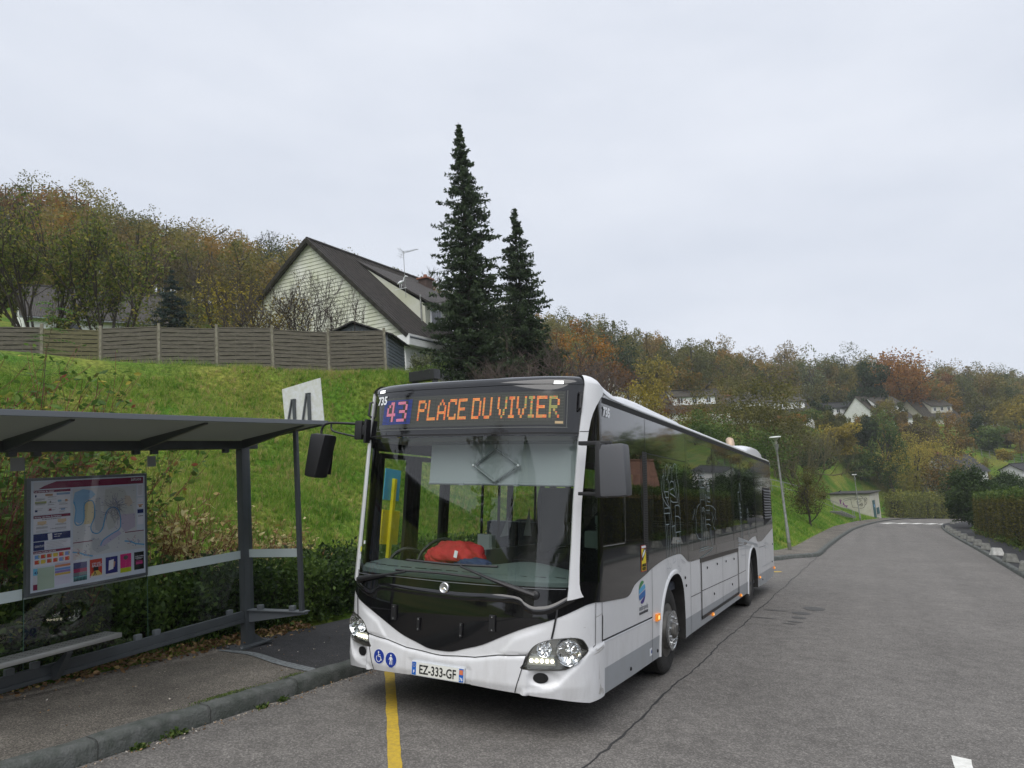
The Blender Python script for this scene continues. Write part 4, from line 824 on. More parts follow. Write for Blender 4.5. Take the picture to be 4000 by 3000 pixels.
# ---- wheels
def wheel(name, x, y, sg, deep):
    w_ = bpy.data.objects.new(name, None); COL.objects.link(w_); w_.parent = bus; w_.empty_display_size = .1
    T = Matrix(((0, 0, sg, x), (0, 1, 0, y), (-sg, 0, 0, .478), (0, 0, 0, 1)))   # local z = outward
    R_ = .478; t = .275
    b = MB(); b.lathe([(.29, -t), (.40, -t - .0), (.45, -t + .01), (.474, -t + .035), (R_, -t + .06), (R_, -.06), (.474, -.032), (.455, -.012), (.42, .0), (.36, .004), (.30, -.006), (.285, -.02)], 64, T)
    ty = b.build('tyre', m_tyre, w_, smooth=35)
    b = MB()
    for r_ in (.16, .205, .07, .115): b.lathe([(.4788, -r_ - .004), (.4795, -r_), (.4788, -r_ + .004)], 64, T)
    b.build('tread_groove', m_rub, ty)
    b = MB()
    if deep: prof = [(.292, -.012), (.288, -.03), (.25, -.05), (.235, -.12), (.225, -.15), (.12, -.15), (.115, -.07), (.06, -.06), (.055, -.03), (.001, -.025)]
    else: prof = [(.292, -.012), (.283, -.022), (.262, -.05), (.255, -.075), (.225, -.075), (.20, .02), (.17, .052), (.12, .055), (.11, .035), (.085, .04), (.08, .085), (.06, .10), (.001, .10)]
    b.lathe(prof, 48, T); rm = b.build('rim', m_rim, w_, smooth=35)
    b = MB()
    for k in range(10):
        a = 2 * math.pi * k / 10; h0 = .05 if not deep else -.15; b.lathe([(.015, h0 - .01), (.015, h0 + .03), (.001, h0 + .034)], 8, T @ Matrix.Translation((.145 * math.cos(a) if not deep else .175 * math.cos(a), .145 * math.sin(a) if not deep else .175 * math.sin(a), 0)))
    b.build('wheel_nut', m_sil, rm)
    if not deep:
        b = MB(); b.lathe([(.205, .03), (.215, .045), (.215, .06), (.195, .066), (.18, .055)], 48, T); b.build('nut_ring', m_sil, rm, smooth=40)
    return w_
for sg in (1, -1): wheel('front_wheel', sg * 1.235, 2.88, sg, False); wheel('rear_wheel', sg * 1.225, 8.90, sg, True)
# ---- mirrors
b = MB(); b.box((0, 0, 0), (.25, .17, .42), .045, Matrix.Rotation(math.radians(-4), 3, 'Y')); b.v = [(x + 1.545, y + .06, z + 2.17) for x, y, z in b.v]
mr = b.build('driver_mirror', mat('grey mirror shell', (.085, .088, .098), .42), bus, smooth=50)
b = MB(); b.box((1.44, .075, 2.17), (.05, .20, .44), .02); b.build('mirror_edge', m_blk2, mr, smooth=40)
b = MB(); b.box((1.35, .16, 2.40), (.28, .07, .035), .012); b.box((1.35, .16, 1.98), (.28, .06, .03), .01); b.build('bracket', m_blk2, mr, smooth=40)
b = MB(); b.quad((1.45, .152, 1.98), (1.64, .152, 1.98), (1.64, .152, 2.36), (1.45, .152, 2.36)); b.build('mirror_glass', m_chr, mr)
b = MB(); b.box((0, 0, 0), (.21, .20, .45), .05); b.v = [(x * (1 - .25 * (.225 - z) / .45) - 1.705 - .0 + .045 * (z / .45), y + .22, z + 2.31) for x, y, z in [tuple(Matrix.Rotation(math.radians(5), 3, 'Y') @ Vector(q)) for q in b.v]]
ml_ = b.build('kerbside_mirror', m_blk2, bus, smooth=50)
b = MB(); b.tube(smoothp([(-1.70, .22, 2.52), (-1.70, .22, 2.585), (-1.66, .22, 2.635), (-1.58, .23, 2.65), (-1.27, .25, 2.635)], 4), .013, 10); b.tube(smoothp([(-1.585, .23, 2.645), (-1.58, .23, 2.59), (-1.54, .23, 2.56), (-1.40, .24, 2.53), (-1.27, .25, 2.505)], 4), .010, 10)
b.box((-1.235, .26, 2.57), (.09, .05, .19), .012); b.box((-1.185, .28, 2.57), (.07, .07, .10), .01); b.box((-1.15, .28, 2.56), (.028, .08, .24), .008); b.build('arm', m_blk2, ml_, smooth=50)
b = MB(); b.quad((-1.80, .325, 2.12), (-1.63, .325, 2.12), (-1.61, .325, 2.5), (-1.80, .325, 2.5)); b.build('mirror_glass', m_chr, ml_)
# ---- tail, belly
b = MB(); b.box((0, 12.11, 1.62), (2.5, .04, 2.45), .03); b.build('rear_panel', m_white, bus)
b = MB(); b.box((0, 6.4, .32), (2.30, 11.2, .10)); b.box((0, .85, .40), (2.2, .55, .08)); b.build('underframe', m_well, bus)
# ---- interior seen through the glass
b = MB(); b.box((0, 6.3, .40), (2.44, 11.2, .05)); b.box((.62, 1.3, .62), (1.2, 1.3, .42)); b.build('floor', m_int, bus)
b = MB(); b.box((0, 6.3, 2.56), (2.44, 11.3, .05)); b.box((0, .62, 2.55), (2.1, .5, .2), .03); b.box((1.1, 6.3, 2.47), (.3, 11, .14), .04); b.box((-1.1, 7.0, 2.50), (.25, 9, .1), .04); b.build('ceiling', m_intl, bus)
b = MB(); b.box((0, 11.0, 1.5), (2.4, .08, 2.1)); b.build('rear_bulkhead', m_int, bus)
# dashboard: moulded shelf following the screen
def dash():
    vs = []; fs = []; K = 7
    for i in range(25):
        s = -1.22 + 2.44 * i / 24; p = Vector(base(s * .98, 1.24)); inw = Vector((-p.x * .12, .0, 0)); hump = .05 * math.exp(-((s - .62) / .42) ** 2)
        vs += [(p.x * .97, p.y + .035, 1.05), (p.x * .97, p.y + .035, 1.235), (p.x * .96, p.y + .07, 1.262), (p.x * .95, p.y + .22, 1.275 + hump * .5), (p.x * .93, p.y * .6 + .42, 1.292 + hump), (p.x * .92, p.y * .5 + .58, 1.27 + hump * 1.6), (p.x * .92, p.y * .5 + .62, .9)]
    for i in range(24):
        for k in range(K - 1): fs.append((i * K + k, i * K + k + 1, (i + 1) * K + k + 1, (i + 1) * K + k))
    d = MB().add(vs, fs).build('dashboard', m_dash, bus, smooth=50); b = MB()
    for i in range(13):
        s = -1.08 + i * .18; p = base(s * .98, 1.24); b.box((p[0] * .957, p[1] + .115, 1.2705), (.12, .012, .004), .0)
    b.build('air_slot', m_rub, d)
dash()
b = MB(); b.box((.62, .86, 1.33), (.62, .30, .12), .04, Matrix.Rotation(math.radians(12), 3, 'X')); b.v = [q for q in b.v]; b.build('instrument_cowl', m_blk2, bus, smooth=50)
sw = Matrix.Translation((.62, 1.22, 1.33)) @ Matrix.Rotation(math.radians(32), 4, 'X'); b = MB()
b.tube([sw @ Vector((.23 * math.cos(t), .23 * math.sin(t), 0)) for t in np.linspace(0, 2 * math.pi, 41)], .015, 8, False)
for a in (30, 150, 270): b.tube([sw @ Vector((.05 * math.cos(math.radians(a)), .05 * math.sin(math.radians(a)), -.03)), sw @ Vector((.23 * math.cos(math.radians(a)), .23 * math.sin(math.radians(a)), 0))], .014, 6)
b.lathe([(.001, -.05), (.07, -.04), (.06, 0), (.001, .01)], 16, sw); b.tube([sw @ Vector((0, 0, -.03)), sw @ Vector((0, -.1, -.45))], .04, 10); b.build('steering_wheel', m_blk2, bus, smooth=50)
b = MB(); b.box((.62, 1.78, .98), (.5, .48, .13), .05); b.box((.62, 2.04, 1.38), (.47, .12, .75), .05); b.box((.62, 2.07, 1.84), (.28, .09, .2), .04); b.build('driver_seat', m_seat, bus, smooth=50)
# cab partition behind and beside the driver, fare machine, blind
b = MB(); b.box((.55, 2.32, 1.25), (1.35, .05, 1.6), .01); b.box((-.10, 1.55, 1.03), (.05, 1.3, .75), .01); b.build('cab_partition', mat('grey partition', (.12, .125, .13), .5), bus)
b = MB(); b.quad((-.1, 1.0, 1.42), (-.1, 2.3, 1.42), (-.1, 2.3, 2.0), (-.1, 1.0, 1.9)); b.build('cab_screen', glass('cab screen glass', (.8, .83, .82), .05), bus)
b = MB(); b.box((-.30, 1.35, 1.12), (.26, .3, .5), .03); b.box((-.28, 1.28, 1.44), (.18, .1, .2), .03); b.build('ticket_machine', mat('pale ticket machine', (.42, .47, .46), .4), bus, smooth=40)
bl_ = MB(); bl_.v = []; L2 = np.linspace(-.43, 1.10, 13)
for x in L2: bl_.v += [(x, .38 + .05 * x * x, 2.42), (x, .36 + .05 * x * x, 2.055)]
bl_.f = [(2 * i, 2 * i + 1, 2 * i + 3, 2 * i + 2) for i in range(12)]; bd_ = bl_.build('sun_blind', m_blind, bus)
b = MB(); b.tube([(x, .36 + .05 * x * x, 2.05) for x in L2], .012, 8); b.tube([(x, .42 + .05 * x * x, 2.44) for x in L2], .028, 8); b.box((-.05, .345, 2.045), (.05, .02, .02)); b.box((.52, .36, 2.045), (.05, .02, .02)); b.build('bottom_rail', mat('grey blind rail', (.22, .25, .26), .5), bd_)
b = MB()
dm = [(.30, 2.375), (.075, 2.222), (.30, 2.07), (.545, 2.222)]
for i in range(4): p, q = dm[i], dm[(i + 1) % 4]; b.tube([(p[0], .345, p[1]), (q[0], .345, q[1])], .011, 6)
b.build('scissor_arm', mat('grey scissor arm', (.20, .23, .235), .45), bd_, smooth=40)
b = MB(); b.lathe([(.012, 0), (.010, .004), (.001, .006)], 10, basis((.075, .332, 2.222), (1, 0, 0), (0, -1, 0))); b.lathe([(.012, 0), (.010, .004), (.001, .006)], 10, basis((.545, .332, 2.222), (1, 0, 0), (0, -1, 0))); b.build('pivot_screw', m_wst, bd_)
# poles, seats, door posts
b = MB(); 
for x, y in ((-.58, 2.1), (-.95, 2.35), (.35, 4.0), (-.35, 5.1), (.3, 6.5), (-.62, 3.2)): b.tube([(x, y, .42), (x, y, 2.54)], .017, 8)
b.tube(smoothp([(-.16, 2.35, 1.2), (-.17, 2.35, 1.7), (-.15, 2.35, 2.0), (-.06, 2.35, 2.2)], 4), .03, 8); b.build('grab_pole', m_blk2, bus, smooth=40)
b = MB(); b.tube(smoothp([(-.82, .8, 1.25), (-.80, .85, 1.35), (-.70, .9, 1.45), (-.55, .9, 1.49), (-.48, .9, 1.47)], 5), .018, 8); b.tube(smoothp([(-1.19, .75, 1.0), (-1.16, .8, 1.26), (-1.06, .9, 1.36), (-.95, 1.0, 1.33), (-.92, 1.05, 1.2)], 5), .02, 8); b.build('entrance_handrail', m_blk2, bus, smooth=40)
def seat(x, y, maroon=False):
    b = MB(); b.box((x, y, .92), (.44, .42, .1), .03); b.box((x, y + .2, 1.27), (.43, .09, .68), .035); b.box((x, y + .05, .65), (.3, .3, .45)); o = b.build('passenger_seat', m_seat, bus, smooth=50)
    b = MB(); b.box((x, y + .255, 1.27), (.45, .03, .7), .01); b.build('seat_shell', m_mar if maroon else mat('grey seat shell', (.3, .31, .33), .45), o, smooth=50)
for x in (-.97, -.50): 
    for y in (2.75, 3.6, 4.45, 7.4, 8.25): seat(x, y, y > 3)
for x in (.97, .50):
    for y in (3.2, 4.1, 5.0, 7.2, 8.1): seat(x, y, y > 5)
b = MB(); b.box((1.12, .85, 1.75), (.03, .06, .07), .01); b.tube([(1.12 + .012 * math.cos(t * 6), .84 + .012 * math.sin(t * 6), 1.72 - .02 * t) for t in np.linspace(0, 12, 60)], .004, 5); b.box((1.02, 1.0, 1.56), (.14, .1, .16), .04); b.build('radio_handset', mat('pale handset', (.25, .34, .32), .5), bus, smooth=40)
# white conical seat wings glimpsed mid cab
b = MB(); b.add([(-.50, 2.0, 1.47), (-.40, 2.0, 1.71), (-.40, 2.0, 1.49), (-.41, 2.03, 1.49)], [(0, 1, 2), (1, 3, 2), (0, 3, 1)]); b.add([(-.20, 2.0, 1.5), (-.13, 2.0, 1.82), (-.10, 2.0, 1.5), (-.12, 2.03, 1.5)], [(0, 1, 2), (1, 3, 2), (0, 3, 1)]); b.build('seat_wing', mat('pale seat wing', (.5, .53, .52), .5), bus)
# long antenna-like microphone near the right pillar
b = MB(); b.tube([(.86, .75, 1.3), (.865, .75, 1.5), (.88, .75, 1.68)], .004, 6); b.lathe([(.001, -.03), (.014, -.02), (.014, .02), (.001, .03)], 10, Matrix.Translation((.882, .75, 1.70))); b.build('gooseneck_microphone', m_rub, bus, smooth=40)
# ---- red jacket heaped on the dashboard (its own thing)
def heap(name, m, c, r, seed, parent=None, sub=4, drape=0.):
    bm = bmesh.new(); bmesh.ops.create_icosphere(bm, subdivisions=sub, radius=1)
    for q in bm.verts:
        n = q.co.normalized(); a = math.sin(n.x * 5 + seed) * math.cos(n.y * 7 + seed * 2) * .13 + math.sin(n.x * 14 + n.z * 11 + seed) * .045 + math.sin(n.y * 19 - n.x * 9) * .03
        p = n * (1 + a); p = Vector((math.copysign(abs(p.x) ** .8, p.x), p.y, p.z)); q.co = Vector((p.x * r[0], p.y * r[1], max(p.z, -.25) * r[2])) + Vector(c)
    me = bpy.data.meshes.new(name); bm.to_mesh(me); bm.free(); me.polygons.foreach_set('use_smooth', [True] * len(me.polygons)); return link_mesh(name, me, m, parent)
jk = thing('jacket', 'crumpled red jacket with a white label heaped on the dashboard behind the windscreen', 'jacket', (-.22, .62, 1.3))
m_jk = mat('red cotton', (.44, .022, .025), .8, noise=.25, nscale=9, bump=.6, bscale=25)
heap('body', m_jk, (-.02, .02, .05), (.29, .19, .145), 1.3, jk); heap('sleeve', m_jk, (-.16, -.02, .02), (.20, .14, .11), 4.1, jk); heap('lining', mat('navy lining', (.02, .035, .10), .8), (.22, -.10, .0), (.19, .10, .06), 2.2, jk)
b = MB(); b.box((.08, -.19, .09), (.035, .005, .065), 0, Matrix.Rotation(.2, 3, 'Y')); b.build('label', m_wst, jk)
b = MB(); b.add([(-.1, -.30, -.02), (.02, -.30, -.02), (.01, -.36, -.09), (-.05, -.36, -.10)], [(0, 1, 2, 3)]); b.build('hem', m_jk, jk)
# ---- line drawings along the driver side (thin pale strokes on the dark film)
m_ln = mat('pale line drawing', (.20, .25, .26), .5); m_ln2 = mat('grey line drawing', (.42, .44, .46), .5)
def E8(x, y):
    """tracing sheet coordinates -> (y, z) on the driver side"""
    d = CR.T @ np.array([(2540 + x * .31352 - 2000) / FPX, (1780 + y * .31352 - 1500) / FPX, 1.0]); t = (1.262 - CAM.x) / d[0]; return (CAM.y + d[1] * t, CAM.z + d[2] * t)
def draw(name, lines, m=m_ln, w_=.011): return multi_one(name, [[E8(*p) for p in l] for l in lines], SR, w_, m, .0075)
def multi_one(name, lines, fn, w_, m, off):
    mb = MB()
    for line in lines:
        L2 = densify(line, .06, False); k = len(mb.v)
        for i, p in enumerate(L2):
            a = np.array(L2[max(i - 1, 0)]); b_ = np.array(L2[min(i + 1, len(L2) - 1)]); t = (b_ - a) / max(1e-9, np.linalg.norm(b_ - a)); n = np.array((-t[1], t[0])) * w_ / 2
            mb.v += [tuple(fn(*(np.array(p) - n), off)), tuple(fn(*(np.array(p) + n), off))]
        mb.f += [(k + 2 * i, k + 2 * i + 1, k + 2 * i + 3, k + 2 * i + 2) for i in range(len(L2) - 1)]
    return mb.build(name, m, bus)
draw('figures_drawing', [[(187, 260), (188, 150), (205, 105), (222, 140), (225, 200), (212, 290), (200, 300)], [(240, 230), (240, 150), (252, 135), (268, 160), (270, 300)], [(285, 190), (282, 150), (300, 100), (320, 110), (330, 160), (328, 280)],
    [(165, 250), (158, 165)], [(165, 240), (148, 270), (138, 400), (150, 520), (190, 600), (225, 640)], [(170, 250), (165, 430), (205, 560), (240, 660)], [(215, 300), (235, 350), (228, 450), (220, 560)], [(150, 470), (165, 660), (165, 720), (240, 715), (232, 650), (175, 655)],
    [(245, 340), (260, 315), (290, 330), (300, 400), (312, 520), (290, 500), (245, 470), (240, 430), (285, 405), (295, 440)], [(330, 285), (350, 380), (352, 520), (355, 640)], [(300, 300), (320, 420), (330, 580), (275, 580), (250, 560)], [(250, 520), (245, 640), (262, 820), (265, 880), (298, 870)], [(300, 640), (310, 620), (345, 615), (360, 640), (365, 780), (340, 755), (305, 755)],
    [(362, 780), (370, 945), (305, 955), (305, 640)], [(170, 720), (180, 860), (190, 1000), (195, 1270)], [(205, 860), (208, 990), (218, 1270)], [(185, 860), (225, 855)], [(232, 720), (240, 850), (232, 1250)], [(265, 880), (275, 1040), (265, 1240)], [(292, 870), (298, 1020), (290, 1240)], [(312, 960), (320, 1060), (362, 1065), (358, 950)], [(325, 1065), (335, 1220)], [(355, 1065), (362, 1220)], [(345, 470), (335, 590)], [(170, 450), (220, 450), (225, 520), (180, 520)]])
draw('shoes_drawing', [[(195, 1290), (190, 1400), (205, 1410), (215, 1390), (205, 1300)], [(192, 1420), (196, 1520), (205, 1550), (220, 1520), (215, 1430)], [(235, 1340), (250, 1380), (235, 1410), (215, 1395)], [(280, 1270), (268, 1310), (272, 1340), (300, 1310), (295, 1275)], [(325, 1260), (330, 1370), (345, 1390), (352, 1300), (362, 1260)], [(350, 1395), (345, 1440), (358, 1440), (365, 1380)], [(370, 1290), (420, 1330)]], m_ln2, .010)
draw('cathedral_drawing', [[(612, 240), (622, 600)], [(608, 243), (665, 248), (670, 180), (675, 250), (678, 380), (690, 640)], [(622, 392), (670, 395)], [(610, 300), (668, 302)], [(630, 400), (632, 550), (645, 550), (643, 400)], [(655, 400), (658, 550), (668, 550), (666, 400)], [(625, 310), (626, 370)], [(640, 310), (641, 370)], [(655, 310), (656, 372)], [(702, 300), (708, 290), (722, 290), (728, 300), (728, 345), (704, 345), (702, 300)], [(705, 370), (708, 515), (738, 518), (735, 375), (705, 370)], [(720, 350), (724, 515)], [(708, 440), (736, 442)], [(690, 480), (690, 600)], [(712, 530), (740, 530), (742, 578), (710, 570), (690, 480)],
    [(625, 600), (630, 1140)], [(690, 620), (735, 620), (735, 680), (690, 680)], [(640, 700), (645, 660), (655, 640), (668, 660), (675, 700), (680, 900)], [(648, 700), (655, 660), (665, 700)], [(635, 740), (645, 1130)], [(655, 760), (665, 1120)], [(680, 760), (690, 1100)], [(700, 690), (702, 730)], [(715, 690), (717, 730)], [(728, 690), (730, 730)], [(690, 797), (738, 797)], [(690, 860), (715, 850), (745, 870), (755, 1040)], [(700, 900), (712, 1040)], [(735, 900), (748, 1040)], [(610, 600), (580, 640), (560, 740), (565, 850), (560, 960), (590, 1030), (620, 1040)], [(550, 660), (540, 720), (520, 800)], [(745, 620), (780, 640), (810, 680), (800, 740), (815, 800)], [(770, 740), (790, 800), (780, 880), (800, 920)], [(760, 700), (775, 760), (760, 830)], [(610, 1160), (715, 1130)], [(600, 1190), (770, 1140)], [(605, 1275), (700, 1215), (770, 1155)], [(750, 1040), (770, 1130)]])
draw('bridge_drawing', [[(1090, 455), (1105, 455), (1110, 340), (1120, 380), (1130, 560)], [(1092, 460), (1100, 560), (1110, 700), (1130, 1020)], [(1112, 570), (1140, 1020)], [(1200, 720), (1208, 655), (1218, 720)], [(1205, 730), (1215, 1010)], [(1218, 730), (1230, 1030)], [(1108, 600), (1120, 610)], [(1112, 650), (1124, 660)], [(1116, 700), (1128, 710)], [(1120, 760), (1132, 770)]], m_ln, .018)
draw('deck_drawing', [[(1085, 1020), (1325, 1105)], [(1085, 1035), (1325, 1108)], [(1085, 1050), (1320, 1112)], [(1085, 1070), (1155, 1078), (1155, 1095), (1090, 1100)], [(1085, 1105), (1200, 1120)], [(1085, 1130), (1330, 1125)]], m_ln2, .014)
draw('arch_drawing', [[(1385, 1380), (1382, 1250), (1395, 1130), (1420, 1080), (1450, 1090), (1480, 1180), (1492, 1330), (1385, 1380)], [(1410, 1140), (1440, 1130)], [(1120, 1190), (1125, 1240), (1180, 1235)], [(1105, 1165), (1330, 1130)]], m_ln2, .014)
# ================================================================== BUS SHELTER
SF = frame((-3.28, .95, .125)); sh = thing('bus_shelter', 'grey glass bus shelter with a flat roof, bench and framed network map', 'bus shelter', mtx=SF)
m_st = mat('dark grey painted steel', (.075, .085, .093), .38, noise=.12, nscale=5); m_st2 = mat('lighter grey painted steel', (.14, .155, .17), .4)
g_sh = glass('shelter glass', (.88, .92, .90), .035); m_fr = mat('frosted band', (.50, .58, .58), .6); m_sof = leafmat('translucent roof sheet', [(.30, .31, .28), (.30, .31, .28)], .5, .5)
b = MB(); b.box((0, 0, 1.17), (.10, .13, 2.34), .012); b.box((-.0, .0, .01), (.30, .52, .02), .004)
for s_ in (-1, 1): b.add([(.045 * s_, .066, .02), (.045 * s_, .20, .02), (.045 * s_, .066, .12), (.055 * s_, .066, .02), (.055 * s_, .20, .02), (.055 * s_, .066, .12)], [(0, 1, 2), (3, 5, 4), (0, 2, 5, 3), (1, 4, 5, 2)])
b.build('post', m_st, sh, smooth=40)
b = MB()
for x, y in ((.11, .2), (-.11, .2), (.11, -.2), (-.11, -.2)): b.lathe([(.016, .02), (.016, .035), (.001, .036)], 6, Matrix.Translation((x, y, 0)))
b.build('bolt', m_sil, sh)
b = MB(); b.box((0, -2.9, .362), (.055, 5.66, .088), .006); b.box((.012, -2.9, .298), (.05, 5.66, .04), .005); b.build('lower_rail', m_st, sh, smooth=40)
b = MB(); b.box((0, -2.75, 2.367), (.09, 5.9, .10), .008); b.build('top_beam', m_st, sh, smooth=40)
b = MB(); b.box((0, -3.78, 1.17), (.10, .13, 2.34), .012); b.build('post', m_st, sh, smooth=40)
for y0_, y1_ in ((-.08, -1.30), (-1.31, -2.50), (-2.51, -3.7)):
    b = MB(); b.quad((.0, y0_, .42), (.0, y1_, .42), (.0, y1_, 2.30), (.0, y0_, 2.30)); gl_ = b.build('glass_pane', g_sh, sh)
    b = MB(); b.quad((.003, y0_, 1.015), (.003, y1_, 1.015), (.003, y1_, 1.11), (.003, y0_, 1.11)); b.build('frosted_band', m_fr, gl_)
    b = MB(); e_ = .004
    b.box((0, y1_ + .004, 1.31), (.006, .004, 1.82)); b.build('glass_edge', mat('green glass edge', (.06, .12, .09), .3), gl_)
    for yy in (y0_ - .18 if y0_ > -.2 else y0_ - .10, y1_ + .10):
        b = MB(); b.box((0, yy, .43), (.05, .07, .06), .01); b.build('glass_clamp', m_st2, gl_, smooth=40)
        b = MB(); b.box((0, yy, 2.30), (.05, .075, .05), .01); b.build('glass_clamp', m_st, gl_, smooth=40)
# return screen at the end, on its cantilever bracket
b = MB(); b.box((.86, 0, 1.44), (.05, .045, 2.06), .008); b.build('end_post', m_st, sh, smooth=40)
b = MB(); b.prism([(.05, .27), (.05, .40), (.93, .405), (.93, .385)], -.022, .022, 'y'); b.box((.49, 0, .412), (.89, .10, .014), .003); b.build('end_bracket', m_st2, sh, smooth=40)
b = MB(); b.quad((.06, 0, .43), (.83, 0, .43), (.83, 0, 2.18), (.06, 0, 2.18)); gl_ = b.build('glass_pane', g_sh, sh)
b = MB(); b.quad((.06, -.003, 1.02), (.83, -.003, 1.02), (.83, -.003, 1.115), (.06, -.003, 1.115)); b.build('frosted_band', m_fr, gl_)
for x in (.22, .72): b = MB(); b.box((x, 0, .445), (.075, .05, .055), .01); b.build('glass_clamp', m_st2, gl_, smooth=40)
# roof: thin tray rising to the front, on tapered brackets
b = MB(); b.add([(-.12, .24, 2.43), (1.10, .24, 2.535), (1.10, -5.9, 2.535), (-.12, -5.9, 2.43), (-.12, .24, 2.44), (1.10, .24, 2.545), (1.10, -5.9, 2.545), (-.12, -5.9, 2.44)], [(0, 1, 2, 3), (4, 7, 6, 5), (0, 4, 5, 1), (1, 5, 6, 2), (2, 6, 7, 3), (3, 7, 4, 0)]); b.build('roof', m_sof, sh)
b = MB(); b.box((1.115, -2.82, 2.543), (.03, 6.16, .048), .004); b.build('roof_edge', m_st2, sh); b = MB(); b.add([(-.12, .262, 2.41), (1.13, .262, 2.52), (1.13, .262, 2.567), (-.12, .262, 2.46), (-.12, .242, 2.41), (1.13, .242, 2.52), (1.13, .242, 2.567), (-.12, .242, 2.46)], [(0, 1, 2, 3), (4, 7, 6, 5), (0, 4, 5, 1), (3, 2, 6, 7), (0, 3, 7, 4), (1, 5, 6, 2)]); b.build('roof_edge', m_st2, sh)
for y in (-.02, -1.36, -2.68, -4.1): b = MB(); b.prism([(.03, 2.32), (.03, 2.425), (1.0, 2.52), (1.0, 2.505), (.25, 2.36)], y - .02, y + .02, 'y'); b.build('roof_bracket', m_st, sh)
# bench
b = MB(); b.box((.17, -2.93, .557), (.26, 2.30, .045), .014); bn = b.build('bench', mat('brushed steel seat', (.42, .43, .43), .32, metal=.7), sh, smooth=40)
b = MB()
for i in range(34):
    for k in range(5): b.lathe([(.009, 0), (.007, -.001), (.001, -.0012)], 8, Matrix.Translation((.08 + k * .042, -3.98 + i * .065, .5805)))
tag(b.build('perforation', mat('dark perforation', (.05, .05, .05), .6), bn), kind='stuff')
for y in (-2.25, -3.6): b = MB(); b.prism([(.0, .27), (.0, .36), (.26, .535), (.26, .505), (.08, .27)], y - .025, y + .025, 'y'); b.build('bench_bracket', m_st, sh)
b = MB(); b.box((.004, -1.235, 2.20), (.002, .10, .11)); b.build('faded_notice', mat('grey notice', (.25, .26, .26), .6), sh); b = MB(); b.box((.004, -2.56, 2.21), (.002, .12, .12)); b.build('faded_notice', mat('grey notice', (.25, .26, .26), .6), sh)
# stop name panel seen from behind, standing over the roof end with two folded struts
b = MB(); b.add([(.415, .30, 2.55), (1.03, .30, 2.55), (.995, .30, 3.10), (.376, .30, 3.03), (.415, .312, 2.55), (1.03, .312, 2.55), (.995, .312, 3.10), (.376, .312, 3.03)], [(0, 1, 2, 3), (4, 7, 6, 5), (0, 4, 5, 1), (1, 5, 6, 2), (2, 6, 7, 3), (3, 7, 4, 0)])
sp_ = b.build('sign_panel', mat('white panel with lichen', (.66, .69, .70), .6, col2=(.55, .57, .5), nscale=25), sh)
for x0 in (.52, .76):
    z1 = 2.88 if x0 < .6 else 2.93; b = MB(); b.tube([(x0 - .06, .28, 2.55), (x0 + .03, .28, z1)], .013, 6); b.box((x0 + .06, .285, (2.55 + z1) / 2), (.04, .02, z1 - 2.55)); b.box((x0 + .05, .285, z1), (.07, .02, .012)); b.build('strut', m_st, sp_)
# framed network map
def PP(u, v, o=0.): return Vector((.055 + .001 * o, -2.472 + 1.117 * u, 2.052 - .988 * v))
# ('u' runs towards the main post, 'v' downwards)
b = MB(); b.box((.03, -1.916, 1.556), (.045, 1.18, 1.045), .006); fr_ = b.build('map_case', m_st, sh, smooth=40)
cm = {}
def pm(c, e=0):
    k = tuple(c)
    if k not in cm: cm[k] = mat('poster ink %.2f %.2f %.2f' % k, c, .25, coat=.3)
    return cm[k]
sheets = {}
def rect(u0, v0, u1, v1, c, o): sheets.setdefault((tuple(c), o), []).append([(u0, v0), (u1, v0), (u1, v1), (u0, v1)])
def pol(pts, c, o): sheets.setdefault((tuple(c), o), []).append(pts)
def pline(pts, w_, c, o):
    for (a, b1), (c1, d1) in zip(pts[:-1], pts[1:]):
        d = math.hypot(c1 - a, d1 - b1) + 1e-9; nx, ny = -(d1 - b1) / d * w_ / 2, (c1 - a) / d * w_ / 2; ex, ey = (c1 - a) / d * w_ * .3, (d1 - b1) / d * w_ * .3
        pol([(a + nx - ex, b1 + ny - ey), (c1 + nx + ex, d1 + ny + ey), (c1 - nx + ex, d1 - ny + ey), (a - nx - ex, b1 - ny - ey)], c, o)
WH = (.62, .62, .68); BLU = (.42, .52, .63); MAR = (.17, .012, .05); NAV = (.02, .03, .13); GRY = (.40, .42, .44); TX = (.18, .18, .2)
random.seed(21)
rect(0, 0, 1, 1, (.50, .55, .63), 0); rect(.02, .012, .985, .078, MAR, 1)
pol([(.02, .012), (.2, .012), (.10, .05), (.02, .10)], (.5, .5, .55), 2)
for a, b1, c, d in ((.02, .088, .315, .31), (.02, .318, .315, .475), (.02, .555, .315, .625), (.02, .66, .315, .775)): rect(a, b1, c, d, WH, 1)
for a, b1, c, d in ((.02, .088, .315, .112), (.02, .318, .315, .344), (.02, .637, .315, .66)): rect(a, b1, c, d, MAR, 2)
rect(.02, .483, .315, .548, NAV, 1); rect(.02, .555, .105, .632, NAV, 2)
for u, v, w_, c in ((.03, .13, .012, NAV), (.11, .125, .06, (.35, .2, .12)), (.2, .12, .11, (.2, .3, .45)), (.03, .19, .09, (.3, .32, .12)), (.145, .19, .012, TX), (.21, .185, .03, (.2, .35, .5)), (.27, .185, .02, (.45, .2, .06)), (.03, .265, .02, NAV), (.14, .262, .02, (.3, .02, .05)), (.235, .262, .035, (.2, .3, .5))): rect(u, v, u + w_, v + .02, c, 3)
for i in range(34):
    u = random.choice((.035, .13, .22)); v = .15 + random.random() * .15; rect(u, v, u + random.uniform(.04, .08), v + .0035, (.3, .3, .33), 3)
for i in range(14):
    u = random.choice((.04, .19)); v = .40 + i * .005; rect(u, v, u + .09, v + .003, (.3, .3, .33), 3)
